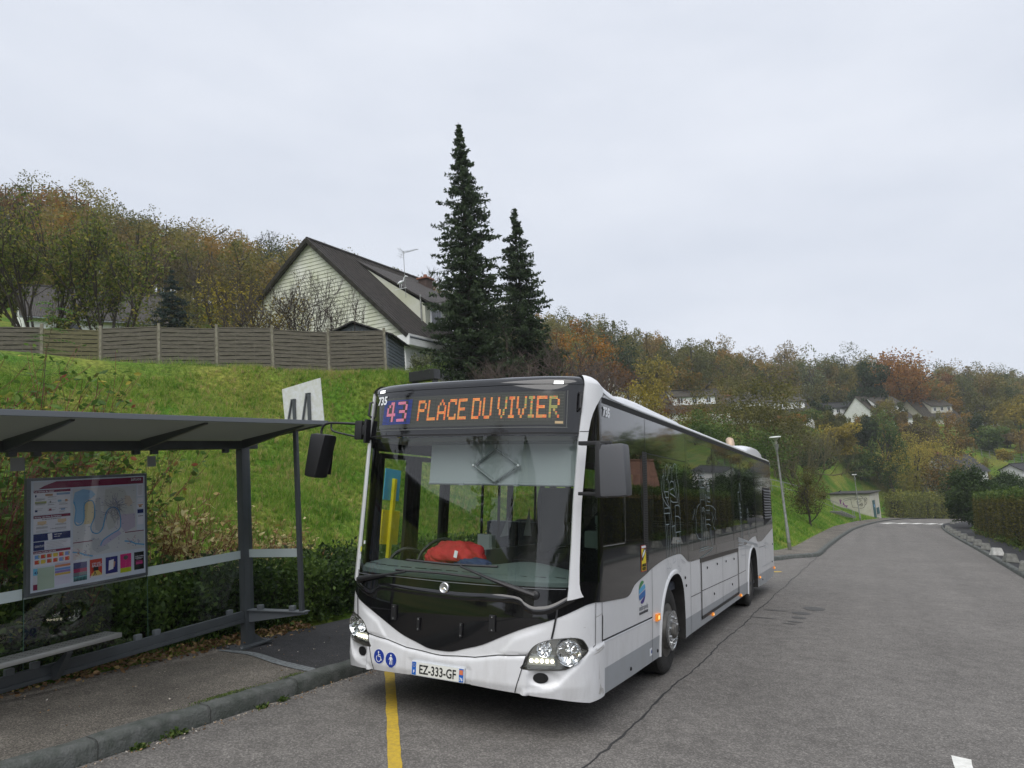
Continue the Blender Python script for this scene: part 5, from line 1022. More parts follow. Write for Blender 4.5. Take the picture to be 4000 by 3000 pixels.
pol([(.05, .372), (.12, .37), (.12, .395), (.09, .41), (.05, .398)], (.6, .45, .3), 3); pol([(.21, .365), (.28, .363), (.28, .39), (.25, .405), (.21, .392)], (.6, .45, .3), 3)
pol([(.13, .49), (.165, .485), (.168, .545), (.135, .552)], (.7, .7, .72), 3)
for i in range(5): rect(.12, .565 + i * .013, .12 + random.uniform(.12, .18), .568 + i * .013, (.3, .3, .33), 3)
for r_ in range(2):
    for c in range(6): rect(.03 + c * .048, .672 + r_ * .047, .066 + c * .048, .706 + r_ * .047, random.choice(((.5, .07, .04), (.5, .07, .04), (.15, .3, .6), (.6, .45, .05))), 3); rect(.058 + c * .048, .676 + r_ * .047, .068 + c * .048, .696 + r_ * .047, (.4, .42, .1), 4)
rect(.02, .79, .185, .985, (.33, .42, .33), 1); rect(.02, .79, .052, .985, (.5, .5, .55), 2); rect(.02, .79, .052, .85, (.12, .42, .62), 3); rect(.02, .93, .052, .98, MAR, 3); rect(.19, .77, .315, .965, (.5, .49, .6), 1)
for v, c in ((.785, (.5, .2, .1)), (.815, (.12, .25, .55)), (.838, (.2, .15, .4)), (.86, (.5, .35, .08))): rect(.19, v, .315, v + .02, c, 2)
rect(.335, .095, .915, .745, (.50, .51, .53), 1)
pol([(.35, .13), (.42, .10), (.50, .12), (.53, .16), (.49, .20), (.44, .22), (.43, .40), (.39, .43), (.35, .40), (.36, .28), (.335, .22)], (.22, .38, .56), 2)
pol([(.435, .23), (.48, .20), (.52, .23), (.52, .40), (.49, .44), (.43, .44)], (.50, .42, .25), 3)
pol([(.53, .20), (.57, .19), (.58, .32), (.60, .36), (.62, .40), (.61, .50), (.57, .53), (.53, .50), (.52, .42), (.53, .33)], GRY, 2)
pol([(.62, .12), (.72, .10), (.80, .13), (.82, .18), (.87, .24), (.90, .42), (.86, .52), (.77, .50), (.74, .40), (.70, .50), (.65, .52), (.60, .36)], (.44, .45, .44), 2)
pol([(.76, .38), (.90, .38), (.90, .52), (.80, .56), (.76, .50)], (.42, .38, .46), 3); pol([(.57, .64), (.60, .60), (.74, .53), (.77, .57), (.62, .66), (.57, .68)], (.40, .38, .5), 3); pol([(.42, .62), (.50, .58), (.62, .62), (.66, .70), (.55, .73)], GRY, 2); pol([(.80, .19), (.85, .2), (.88, .27), (.84, .31), (.80, .27)], (.48, .42, .36), 3)
rv = smoothp([(.345, .22), (.36, .30), (.35, .40), (.37, .44), (.41, .43), (.43, .38), (.43, .26), (.46, .22), (.50, .22), (.52, .27), (.52, .38), (.49, .46), (.50, .52), (.55, .54), (.59, .50), (.61, .42), (.63, .34), (.67, .30), (.72, .31), (.75, .36), (.76, .44), (.75, .52), (.68, .56), (.60, .61), (.575, .66)], 4)
pline(rv, .010, (.10, .30, .52), 4)
for i in range(46):
    a = random.uniform(0, 6.28); u0 = .705 + random.uniform(-.05, .05); v0 = .31 + random.uniform(-.05, .05); pts = [(u0, v0)]
    for k in range(4): a += random.uniform(-.5, .5); pts.append((min(.9, max(.345, pts[-1][0] + .022 * math.cos(a))), min(.73, max(.11, pts[-1][1] + .03 * math.sin(a)))))
    pline(pts, .0028, random.choice(((.14, .14, .2), (.2, .2, .24), (.10, .10, .25), (.25, .25, .27))), 5)
for i in range(70):
    u = random.uniform(.35, .9); v = random.uniform(.12, .72); rect(u, v, u + .012, v + .004, random.choice(((.12, .12, .3), TX, (.2, .2, .22))), 5)
for a, b1, c, d in ((.335, .60, .50, .765), (.80, .56, .985, .745)):
    rect(a, b1, c, d, (.48, .49, .50), 6); rect(a, b1, c, b1 + .008, MAR, 7); pline([(a, b1 + .09), (a + .05, b1 + .1), (a + .10, b1 + .13), (c, b1 + .15)], .014, (.12, .33, .55), 7)
    for i in range(16): p = (random.uniform(a + .01, c - .03), random.uniform(b1 + .02, d - .03)); pline([p, (p[0] + random.uniform(-.03, .03) if p[0] > a + .04 else p[0] + .02, p[1] + random.uniform(0, .03))], .004, random.choice(((.2, .2, .22), (.3, .1, .15), (.15, .15, .35))), 8)
for v0, v1, c in ((.085, .21, WH), (.225, .27, WH), (.285, .33, WH), (.345, .385, NAV), (.40, .50, WH)): rect(.925, v0, .985, v1, c, 1)
rect(.93, .295, .98, .302, (.5, .2, .05), 2); rect(.94, .305, .968, .322, (.35, .2, .08), 2); rect(.93, .41, .98, .418, TX, 2)
for i in range(9): rect(.935, .10 + i * .011, .975, .103 + i * .011, (.3, .3, .32), 2)
P5 = [((.34, .455), (.792, .965)), ((.48, .588), (.785, .955)), ((.62, .73), (.785, .965)), ((.755, .86), (.778, .96)), ((.888, .985), (.778, .955))]
cs = [(.04, .04, .15), (.48, .05, .03), (.03, .03, .16), (.55, .03, .17), (.012, .012, .015)]
for ((a, c), (v0, v1)), col in zip(P5, cs): rect(a, v0, c, v1, col, 1)
rect(.34, .85, .455, .885, (.3, .02, .08), 2); rect(.34, .885, .455, .915, (.12, .15, .16), 2); rect(.34, .92, .455, .965, (.06, .25, .25), 2)
for i in range(9): pol([(.345 + i * .012, .965), (.355 + i * .012, .965), (.352 + i * .012, .93), (.348 + i * .012, .93)], (.02, .03, .04), 3)
pol([(.53, .885), (.545, .885), (.588, .935), (.588, .945), (.49, .945), (.49, .93)], (.6, .42, .1), 2); rect(.51, .86, .555, .895, (.02, .02, .02), 3); pline([(.525, .895), (.52, .92), (.512, .94)], .006, (.02, .02, .05), 3); pline([(.525, .905), (.535, .935)], .006, (.02, .02, .05), 3); rect(.485, .938, .588, .955, (.62, .6, .6), 2)
pol([(.65, .82), (.695, .812), (.69, .905), (.645, .915)], (.68, .68, .7), 2); pol([(.69, .83), (.71, .84), (.70, .89), (.69, .885)], (.45, .25, .18), 2); rect(.62, .945, .73, .965, (.6, .6, .62), 2)
pol(circ(.807, .815, .022, 12), (.08, .08, .09), 2); rect(.755, .915, .86, .96, (.4, .45, .02), 2); rect(.905, .866, .97, .872, (.5, .05, .2), 2); rect(.905, .878, .97, .902, (.5, .05, .2), 2)
for i in range(6): rect(.91, .835 + (i % 2) * .012, .96, .840 + (i % 2) * .012, (.5, .5, .5), 2)
inks = None
for (c, o), ps in sorted(sheets.items(), key=lambda t: t[0][1]):
    mb = MB()
    for p in ps: q = [PP(u, v, o * .6) for u, v in p]; mb.add(q, [tuple(range(len(q)))])
    ob = mb.build('network_map' if inks is None else 'map_ink', pm(c), fr_ if inks is None else inks); inks = inks or ob
TP = lambda u, v: basis(PP(u, v, 6), (0, 1, 0), (1, 0, 0))
for s_, u, v, sz, c, sx_ in (('astuce', .86, .045, .045, WH, 1), ('Les services du réseau', .024, .106, .020, WH, .95), ('Acheter ses titres de transport', .024, .338, .021, WH, .9), ('Par SMS avant de monter à bord', .085, .36, .014, TX, .9), ('A bord', .15, .452, .015, TX, 1), ('Calendrier Scolaire 2024-2025', .024, .655, .017, WH, .9), ('GRATUIT', .028, .603, .026, WH, .8),
                            ('43', .026, .838, .032, NAV, 1), ('LE BUS, C\'EST', .495, .83, .017, WH, .85), ('BALÈZE', .495, .858, .032, WH, .9), ('mpA bouge', .18, .505, .016, WH, .9), ('avec moi', .18, .525, .016, WH, .9), ('VICTIME OU TÉMOIN', .895, .825, .012, WH, .8), ('D\'UNE AGRESSION ?', .895, .842, .012, WH, .8)):
    text_mesh('map_text', s_, sz, pm(c), TP(u, v), inks, 'LEFT', sx_, .0004, .0003)
b = MB(); b.quad(PP(-.02, -.02, 8), PP(1.02, -.02, 8), PP(1.02, 1.02, 8), PP(-.02, 1.02, 8)); b.build('cover_glass', glass('map cover glass', (.93, .94, .95), .05), fr_)
# ================================================================== STOP POLE beside the front door
sp = thing('bus_stop_pole', 'yellow bus stop post with blue plate and yellow timetable box, seen through the bus', 'stop post', mtx=frame((-2.14, 2.02, .13), up=(0, .065, 1)))
m_yp = mat('yellow painted steel', (.78, .66, .02), .45, noise=.15, nscale=6)
b = MB(); b.box((0, -.02, 1.0), (.045, .055, 2.0), .006); b.build('post', m_yp, sp); b = MB(); b.box((-.03, -.03, 1.92), (.012, .33, .40), .003); b.build('blue_plate', mat('light blue plate', (.10, .42, .62), .4), sp)
b = MB(); b.box((-.03, .0, 1.38), (.02, .37, .43), .006); bx = b.build('timetable_box', m_yp, sp); b = MB()
for y in (-.16, .16):
    for z in (1.2, 1.56): b.lathe([(.006, 0), (.001, .003)], 6, basis((-.018, y, z), (0, 1, 0), (1, 0, 0)))
b.build('rivet', m_sil, bx)
# ================================================================== LAMP POSTS
m_gal = mat('galvanised steel', (.34, .35, .34), .5, metal=.5, col2=(.20, .21, .19), nscale=9); m_moss = mat('mossy pole foot', (.14, .15, .11), .9)
def lamp(px, py, lab, s=1.0):
    t = thing('street_lamp', lab, 'street lamp', mtx=frame((px, py, .09), up=(-.075, -.15, 1)) @ Matrix.Scale(s, 4), group='street lamps along the pavement')
    b = MB(); b.tube([(0, 0, 0), (0, 0, .9), (0, 0, .92), (0, 0, 3.85)], [.068, .064, .055, .033], 16); b.build('pole', m_gal, t, smooth=40)
    b = MB(); b.tube([(0, 0, 0), (0, 0, .32)], [.072, .07], 16); b.build('pole_foot', m_moss, t, smooth=40)
    b = MB(); b.lathe([(.04, 3.82), (.05, 3.90), (.085, 4.02), (.10, 4.10), (.10, 4.13)], 24); h = b.build('lamp_head', m_gal, t, smooth=40)
    b = MB(); b.lathe([(.098, 4.13), (.19, 4.38), (.20, 4.40)], 28); b.build('glass_bowl', glass('lamp bowl', (.80, .82, .76), .08), h, smooth=40)
    b = MB(); b.lathe([(.001, 4.14), (.05, 4.16), (.05, 4.24), (.001, 4.25)], 14); b.lathe([(.02, 4.24), (.10, 4.33), (.15, 4.385)], 18); b.build('reflector', mat('white lamp insert', (.6, .6, .55), .4), h, smooth=40)
    b = MB(); b.lathe([(.21, 4.395), (.225, 4.41), (.20, 4.435), (.001, 4.45)], 28); b.build('lamp_cover', mat('pale lamp cover', (.55, .56, .53), .5), h, smooth=40)
lamp(.37, 24.39, 'tall grey street lamp with a cone head just behind the tail of the bus'); lamp(1.91, 78.56, 'distant grey street lamp standing in front of the painted white shed', 1.12)
# ================================================================== CONCRETE BLOCKS ALONG THE KERB
m_con = mat('weathered concrete block', (.23, .23, .215), .9, col2=(.11, .115, .10), nscale=7, bump=.6, bscale=30); m_conw = mat('white painted block', (.62, .62, .6), .8, col2=(.35, .35, .33), nscale=5, bump=.4, bscale=30)
BL = [(7.30, 20.6), (7.42, 24.3), (7.50, 28.0), (7.60, 31.9), (7.68, 35.5), (7.80, 39.5), (7.86, 43.2), (7.95, 47.6), (8.05, 51.9), (8.22, 56.8), (8.48, 62.0), (10.3, 80.5), (11.2, 87.0)]
ords = ['at the right edge of the photo', 'second from the photo edge', 'with flaking white paint', 'first grey one beyond the white painted block', 'second grey one beyond the white painted block', 'third beyond the white painted block', 'fourth beyond the white painted block', 'fifth beyond the white painted block', 'sixth beyond the white painted block', 'seventh beyond the white painted block', 'last one before the kerb bends', 'first past the bend by the tall hedge', 'farthest one past the bend']
for i, (x, y) in enumerate(BL):
    b = MB(); w0, w1, hh = .21, .14, .30; b.v = []; vs = [(-w0, -.2, 0), (w0, -.2, 0), (w0, .2, 0), (-w0, .2, 0), (-w1, -.13, hh), (w1, -.13, hh), (w1, .13, hh), (-w1, .13, hh)]
    bm = bmesh.new(); q = [bm.verts.new(v) for v in vs]
    for f in ((0, 3, 2, 1), (4, 5, 6, 7), (0, 1, 5, 4), (1, 2, 6, 5), (2, 3, 7, 6), (3, 0, 4, 7)): bm.faces.new([q[k] for k in f])
    bmesh.ops.bevel(bm, geom=bm.edges[:], offset=.018, segments=2, affect='EDGES'); me = bpy.data.meshes.new('kerb_block'); bm.to_mesh(me); bm.free()
    o = link_mesh('kerb_block', me, m_conw if i == 2 else m_con); o.location = (x, y, .095); o.rotation_euler = (random.uniform(-.05, .05), random.uniform(-.05, .05), random.uniform(-.3, .3))
    tag(o, 'concrete kerb block, ' + ords[i], 'kerb block', 'concrete blocks along the right kerb')
# ================================================================== VEGETATION TOOLS
PAL = {'conifer': [(.015, .032, .010), (.035, .065, .016), (.07, .115, .026)], 'lime': [(.07, .09, .02), (.16, .18, .035), (.28, .26, .05)], 'golden': [(.11, .11, .022), (.22, .20, .035), (.36, .30, .05), (.50, .38, .07)], 'spruce': [(.016, .030, .014), (.040, .066, .030), (.085, .12, .055)], 'juniper': [(.014, .030, .010), (.035, .068, .016), (.075, .13, .026), (.13, .20, .04)], 'hazel': [(.05, .08, .018), (.11, .15, .03), (.20, .22, .05), (.32, .26, .05)], 'olive': [(.045, .05, .014), (.11, .105, .028), (.20, .18, .04)], 'dark': [(.010, .020, .009), (.026, .045, .018), (.06, .09, .032)], 'green': [(.025, .05, .012), (.07, .12, .024), (.16, .21, .05)],
       'orange': [(.10, .045, .010), (.25, .105, .018), (.40, .19, .03)], 'rust': [(.06, .03, .012), (.14, .065, .02), (.24, .11, .03)], 'yellow': [(.11, .095, .018), (.24, .19, .03), (.42, .33, .05)],
       'brown': [(.045, .035, .02), (.10, .078, .038), (.17, .13, .055)], 'sage': [(.05, .06, .03), (.12, .14, .06), (.22, .24, .12)], 'blue': [(.012, .025, .022), (.03, .05, .045), (.06, .09, .075)],
       'mix': [(.035, .045, .012), (.085, .085, .022), (.16, .12, .028), (.24, .13, .025), (.10, .11, .03), (.05, .07, .02)]}
def LM(p): return leafmat('leaves ' + p, PAL[p])
m_bark = mat('grey brown bark', (.07, .058, .045), .9, col2=(.03, .026, .02), nscale=12, bump=.6, bscale=18)
m_twig = mat('dark bare twigs', (.055, .042, .036), .85); m_redtw = mat('red dogwood twigs', (.15, .035, .025), .7); m_olt = mat('lichen green twigs', (.11, .10, .05), .9)
def tri_leaves(C, s, tint, up=.0, asp=.55):
    """one leaf triangle pair-shaped quad per centre C (n,3), size s"""
    n = len(C); a = rng.normal(size=(n, 3)); a[:, 2] += up; a /= np.linalg.norm(a, axis=1)[:, None]; b = rng.normal(size=(n, 3)); b -= a * np.sum(a * b, 1)[:, None]; b /= np.linalg.norm(b, axis=1)[:, None]
    s = np.broadcast_to(s, (n,))[:, None] * rng.uniform(.6, 1.3, (n, 1)); Vv = np.stack([C - a * s * .5, C + b * s * asp * .5, C + a * s * .5, C - b * s * asp * .5], 1).reshape(-1, 3)
    F = np.arange(n * 4).reshape(n, 4); return Vv, F, np.repeat(tint, 4)
def crown_pts(n, R, seed, k=26, fill=2.4, lobes=.28, cmax=.5):
    g = np.random.default_rng(seed); u = g.normal(size=(k, 3)); u /= np.linalg.norm(u, axis=1)[:, None]; rr = g.uniform(0, 1, k) ** (1 / fill); cl = u * rr[:, None] * .82
    cs = g.uniform(.20, .42, k) * (1 + lobes * g.normal(size=k)); cs = np.clip(cs, .14, cmax); ct = g.uniform(0, 1, k)
    idx = g.integers(0, k, n); v = g.normal(size=(n, 3)); v /= np.linalg.norm(v, axis=1)[:, None]; p = cl[idx] + v * (cs[idx] * g.uniform(.25, 1, n) ** .45)[:, None]
    p[:, 2] = np.where(p[:, 2] < -.75, -.75 - .2 * (p[:, 2] + .75), p[:, 2]); t = np.clip(ct[idx] * .55 + .22 + .20 * g.normal(size=n) * .7 + .12 * v[:, 2], 0, 1)
    return p * np.array(R), t
def grow(p, d, L_, r, dep, g, out, spread=.55, n=3, up=.12, tips=None, wob=.18):
    p = np.array(p, float); d = np.array(d, float); d /= np.linalg.norm(d); k = 3
    for i in range(k):
        d2 = d + g.normal(size=3) * wob; d2[2] += up * .4; d2 /= np.linalg.norm(d2); q = p + d2 * L_ / k; r2 = r * (1 - .25 / k * (i + 1)); out.append((p, q, r * (1 - .25 / k * i), r2))
        if tips is not None and dep <= 1: tips.append((q, dep))
        p = q; d = d2
        if dep > 0 and i < k - 1 and g.random() < .6:
            e = d + g.normal(size=3) * spread; e[2] += up; grow(p, e, L_ * g.uniform(.45, .65), r2 * .5, dep - 1, g, out, spread, n, up, tips, wob)
    if dep > 0:
        for _ in range(n): e = d + g.normal(size=3) * spread; e[2] += up; grow(p, e, L_ * g.uniform(.55, .8), r * .62, dep - 1, g, out, spread, n, up, tips, wob)
def seg_arrays(segs, sides=4):
    A = np.array([s[0] for s in segs]); B = np.array([s[1] for s in segs]); ra = np.array([s[2] for s in segs]); rb = np.array([s[3] for s in segs]); d = B - A; d /= np.linalg.norm(d, axis=1)[:, None] + 1e-9
    u = np.cross(d, np.where(np.abs(d[:, 2:3]) < .9, [[0, 0, 1.]], [[1., 0, 0]])); u /= np.linalg.norm(u, axis=1)[:, None]; v = np.cross(d, u); n = len(segs); V_ = np.zeros((n, 2 * sides, 3))
    for k in range(sides):
        a = 2 * np.pi * k / sides; o = u * np.cos(a) + v * np.sin(a); V_[:, k] = A + o * ra[:, None]; V_[:, sides + k] = B + o * rb[:, None]
    F = np.array([[k, (k + 1) % sides, sides + (k + 1) % sides, sides + k] for k in range(sides)]); return V_.reshape(-1, 3), (F[None] + (np.arange(n) * 2 * sides)[:, None, None]).reshape(-1, 4)
def merge(parts):
    Vs, Fs, Ts = [], [], []; k = 0
    for V_, F, t in parts: Vs.append(V_); Fs.append(F + k); Ts.append(t); k += len(V_)
    return np.concatenate(Vs), np.concatenate(Fs), np.concatenate(Ts)
def place(vx, vtop, D, H=None):
    """foot of a plant seen at view column vx, D metres off; height so that its top shows at view row vtop"""
    c = at(*V(vx, vtop), D); z = gz(c.x, c.y); H = c.z - z
    for _ in range(4): b_ = c - UP * (H / UP.z); z = gz(b_.x, b_.y); H = c.z - z
    return b_.x, b_.y, z, H
def leafy(name, lab, cat, x, y, z, H, R, pal, n=2500, ls=.35, seed=1, base=.12, group=None, branchy=False, k=26, fill=2.4, trunk=True, tw=m_bark, sx=1.):
    t = thing(name, lab, cat, mtx=frame((x, y, z - .05), random.uniform(0, 360)), group=group); g = np.random.default_rng(seed); cz = H * (base + (1 - base) / 2); rz = H * (1 - base) / 2
    p, tt = crown_pts(n, (R * sx, R, rz), seed, k, fill); p[:, 2] += cz; V_, F, T = tri_leaves(p, ls, tt); np_mesh('crown', V_, F, LM(pal), t, T, k=4)
    if trunk:
        segs = []; grow((0, 0, 0), (0, 0, 1), H * (.36 if not branchy else .27), max(.05, H * .02), 3 if branchy else 2, g, segs, .5, 3, .25, None, .1); V_, F = seg_arrays(segs, 5 if not branchy else 4); np_mesh('trunk', V_, F, tw, t, k=4)
    return t
def twiggy(name, lab, cat, x, y, z, H, seed, pal=None, nl=0, ls=.12, stems=5, dep=4, tw=m_twig, spread=.5, group=None, r0=None, wide=1., up=.2, nb=2):
    t = thing(name, lab, cat, mtx=frame((x, y, z - .05)), group=group); g = np.random.default_rng(seed); segs = []; tips = []
    for i in range(stems):
        a = 2 * np.pi * i / stems + g.uniform(-.5, .5); d = np.array((np.cos(a) * .45 * wide, np.sin(a) * .45 * wide, 1.)); grow(np.array((np.cos(a), np.sin(a), 0)) * .04 * H * wide, d, H * .36, r0 or H * .012, dep, g, segs, spread, nb, up, tips, .10)
    M = max(max(s[1][2] for s in segs), .1); f = H / M
    segs = [(s[0] * (1, 1, f), s[1] * (1, 1, f), max(s[2], H * .0012), max(s[3], H * .001)) for s in segs]; V_, F = seg_arrays(segs, 3); np_mesh('branches' if stems > 1 else 'trunk', V_, F, tw, t, k=4)
    if nl:
        tp = np.array([q[0] * (1, 1, f) for q in tips]); i = g.integers(0, len(tp), nl); p = tp[i] + g.normal(size=(nl, 3)) * ls * .9; V_, F, T = tri_leaves(p, ls, np.clip(g.normal(.5, .28, nl), 0, 1)); np_mesh('foliage', V_, F, LM(pal), t, T, k=4)
    return t
def spruce(name, lab, x, y, z, H, R, seed, pal='dark', lev=96, per=10, top=.0):
    t = thing(name, lab, 'spruce', mtx=frame((x, y, z - .1))); g = np.random.default_rng(seed); P_ = []; T_ = []; S_ = []; segs = [(np.array((0, 0, H * i / 8)), np.array((0, 0, H * (i + 1) / 8)), .018 * H * (1 - i / 8.2), .018 * H * (1 - (i + 1) / 8.2)) for i in range(8)]
    for l in range(lev):
        f = (l + g.uniform(-.4, .4)) / lev; f = min(max(f, 0), .995); h = H * (.04 + .955 * f); rad = R * (1 - f ** 1.9) * g.uniform(.8, 1.14) + .05
        for b_ in range(max(4, int(per * (1 - f * .5)))):
            a = g.uniform(0, 2 * np.pi); L_ = rad * g.uniform(.5, 1.18); n = int(22 + 62 * L_ / R); u = g.uniform(.05, 1, n) ** .7; dz = -.32 * L_ * u + .26 * L_ * u ** 2.2
            w = .10 + .16 * L_ * (1 - u) * g.uniform(.3, 1, n); off = g.normal(size=n) * w * .55
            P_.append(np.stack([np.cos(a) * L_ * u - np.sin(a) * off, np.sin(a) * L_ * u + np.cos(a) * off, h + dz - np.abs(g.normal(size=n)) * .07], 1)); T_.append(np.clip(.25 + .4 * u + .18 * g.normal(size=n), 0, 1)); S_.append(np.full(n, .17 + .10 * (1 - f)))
            segs.append((np.array((0, 0, h)), np.array((np.cos(a) * L_ * .9, np.sin(a) * L_ * .9, h - .12 * L_)), .02, .006))
    C = np.concatenate(P_); V_, F, T = tri_leaves(C, np.concatenate(S_), np.concatenate(T_), asp=.35); np_mesh('crown', V_, F, LM(pal), t, T, k=4)
    V_, F = seg_arrays(segs, 4); np_mesh('trunk', V_, F, m_bark, t, k=4); return t
# ================================================================== WOODED HILLSIDE
parts = []; g = np.random.default_rng(5); pals = []
def wood(ranges, per_leaf, ls, seed, name, lab):
    g = np.random.default_rng(seed); pr = []; seg = []
    for (v0, v1, D0, D1, n, h0, h1) in ranges:
        for i in range(n):
            vx = g.uniform(v0, v1); D = D0 + (D1 - D0) * g.random(); c = at(vx * 1.80832, 1900, D); z = gz(c.x, c.y)
            H = g.uniform(h0, h1); R = H * g.uniform(.26, .40); pt, tt = crown_pts(per_leaf, (R, R, H * .46), int(g.integers(1e9)), 24, 2.6, cmax=.33); w = g.random(); base_t = g.choice([.08, .2, .3, .45, .62, .8, .95], p=[.14, .2, .2, .14, .12, .1, .1])
            pt += np.array((c.x, c.y, z + H * .5)); V_, F, T = tri_leaves(pt, ls * (D / 110) ** .5, np.clip(base_t + (tt - .5) * .13, 0, 1)); pr.append((V_, F, T))
            up_ = np.array(UP); seg += [(np.array((c.x, c.y, z - .3)), np.array((c.x, c.y, z)) + up_ * H * .75, .02 * H, .006 * H)]
            for _ in range(5): a = g.uniform(0, 6.28); q = np.array((c.x, c.y, z)) + up_ * H * g.uniform(.4, .7); seg.append((q, q + np.array((np.cos(a) * R * .55, np.sin(a) * R * .55, H * .14)), .006 * H, .002 * H))
    Vv, F, T = merge(pr); o = np_mesh(name, Vv, F, leafmat('autumn wood leaves', [(.042, .062, .018), (.088, .100, .028), (.14, .135, .034), (.22, .19, .042), (.15, .12, .036), (.21, .13, .034), (.32, .19, .036), (.18, .15, .06)]), None, T, k=4)
    tag(o, kind='stuff'); V_, F = seg_arrays(seg, 4); tag(np_mesh('wood_trunks', V_, F, m_bark, None, k=4), kind='stuff')
wood([(-150, 700, 88, 125, 62, 11, 15), (-150, 650, 55, 88, 40, 8, 12), (650, 1250, 108, 165, 60, 10, 14), (1150, 2300, 178, 232, 110, 13, 18), (1250, 1700, 140, 175, 42, 10, 14), (1150, 1600, 118, 145, 22, 8, 11), (1680, 2330, 164, 180, 46, 10, 14), (1640, 2330, 176, 184, 30, 11, 15)], 2400, .35, 31, 'woodland', '')
def far_wood(name, x0, x1, y0, y1, n, seed):
    g = np.random.default_rng(seed); pr = []
    for i in range(n):
        x = g.uniform(x0, x1); y = g.uniform(y0, y1); z = gz(x, y); H = g.uniform(8, 13); pt, tt = crown_pts(260, (H * .4, H * .4, H * .5), int(g.integers(1e9)), 12, 2.2); b_ = g.random(); pt += np.array((x, y, z + H * .5)); pr.append(tri_leaves(pt, 1.1, np.clip(b_ + (tt - .5) * .28, 0, 1)))
    Vv, F, T = merge(pr); tag(np_mesh(name, Vv, F, MATS['autumn wood leaves'], None, T, k=4), kind='stuff')
far_wood('opposite_wood', 48, 140, -60, 190, 280, 44)
# distinct trees of the hillside and the valley side: (view column, top row, depth, radius m, palette, name, label, opts)
def tr(vx, vt, D, R, pal, name, lab, **kw):
    x, y, z, H = place(vx, vt, D); kw.setdefault('n', 3000); kw.setdefault('ls', max(.10, D * .0035)); return leafy(name, lab, kw.pop('cat', 'tree'), x, y, z, max(H, 1.5), R, pal, seed=int(vx * 7 + D), **kw)
tr(1236, 668, 76, 4.6, 'orange', 'broadleaf_tree', 'broad orange and rust tree right of the two spruces'); tr(1268, 662, 98, 4.0, 'sage', 'broadleaf_tree', 'tall pale olive tree standing above the orange one on the skyline', n=1500, branchy=True)
tr(1345, 722, 112, 4.2, 'dark', 'broadleaf_tree', 'dark green tree on the skyline right of the pale olive tree'); tr(1300, 760, 80, 4.2, 'rust', 'broadleaf_tree', 'brown and rust bush behind the shoulder of the bus')
tr(1375, 800, 66, 3.0, 'yellow', 'broadleaf_tree', 'golden yellow tree beside the small white gable above the bus roof', n=3800); tr(1470, 765, 120, 4.2, 'mix', 'broadleaf_tree', 'mixed yellow and brown tree at the foot of the wood, above the roofs'); tr(1410, 770, 108, 3.4, 'yellow', 'broadleaf_tree', 'yellow tree in front of the wood left of the white gabled houses')
tr(1515, 728, 165, 6.0, 'olive', 'broadleaf_tree', 'tall olive tree rising over the skyline above the middle of the bus', n=3600); tr(1740, 745, 175, 5.0, 'sage', 'birch_tree', 'pale drooping birch on the skyline above the small distant house', n=1700, branchy=True)
tr(1925, 748, 168, 9.0, 'orange', 'beech_tree', 'huge copper orange beech above the white houses on the hillside', n=6500, k=40); tr(1868, 775, 160, 6.0, 'dark', 'evergreen_oak', 'big dark evergreen beside the copper beech', n=5200); tr(2035, 795, 190, 6.5, 'rust', 'broadleaf_tree', 'reddish brown tree on the skyline right of the copper beech'); tr(2150, 800, 195, 6, 'sage', 'broadleaf_tree', 'pale green tree on the skyline at the right end of the wood', n=1500, branchy=True)
tr(2190, 850, 150, 6, 'yellow', 'broadleaf_tree', 'yellow and olive tree at the right edge of the photo', n=3500); tr(2120, 850, 160, 6, 'olive', 'broadleaf_tree', 'olive tree right of the last white house'); tr(2050, 840, 178, 6.5, 'brown', 'broadleaf_tree', 'brownish tree directly above the last white house'); tr(1800, 800, 170, 6, 'olive', 'broadleaf_tree', 'olive tree in the wood left of the dark evergreen'); tr(1655, 790, 165, 6, 'brown', 'broadleaf_tree', 'brown tree high in the wood above the bus tail')
tr(1590, 790, 64, 6.6, 'olive', 'spreading_tree', 'wide spreading sparse olive tree behind the rear half of the bus', n=13000, branchy=True, ls=.22, fill=3.2, tw=m_olt, k=44, base=.1)
tr(1500, 880, 58, 3.4, 'green', 'green_bush', 'dense green bush just above the roof line of the bus', n=4500, cat='bush'); tr(1635, 905, 56, 3.2, 'green', 'green_bush', 'green bush behind the engine cowl of the bus', n=4000, cat='bush')
x, y, z, H = place(1715, 885, 84); twiggy('thorn_tree', 'tangled grey olive thorn tree with few leaves left of the street lamp', 'tree', x, y, z, H, 91, 'olive', 2600, .14, 6, 4, m_olt, .6, wide=1.6, nb=3)
x, y, z, H = place(1655, 880, 82); twiggy('thorn_tree', 'tangled olive thorn tree behind the head of the nearer street lamp', 'tree', x, y, z, H, 92, 'olive', 2600, .14, 6, 4, m_olt, .6, wide=1.6, nb=3)
x, y, z, H = place(1700, 940, 92); twiggy('thorn_tree', 'low tangled thorn tree right of the nearer street lamp', 'tree', x, y, z, H, 93, 'mix', 2600, .14, 6, 4, m_olt, .6, wide=1.5, nb=3)
tr(1800, 905, 117, 5.0, 'yellow', 'yellow_bush', 'yellow green bush above the grass bank left of the white shed', cat='bush', n=6500, base=.0); tr(1850, 955, 118, 4.6, 'green', 'green_bush', 'green and yellow bush directly above the white shed', cat='bush', n=6500, base=.0); tr(1745, 960, 104, 3.8, 'dark', 'dark_bush', 'dark bush in the hollow at the top of the grass bank', cat='bush', n=4500, base=.0)
tr(1962, 930, 119, 9.2, 'golden', 'field_maple', 'big round golden olive tree above the hedge right of the white shed', n=24000, k=50, base=.06, ls=.24); tr(1893, 985, 121, 4.4, 'olive', 'olive_bush', 'olive bush between the white shed and the golden tree', cat='bush', n=3500)
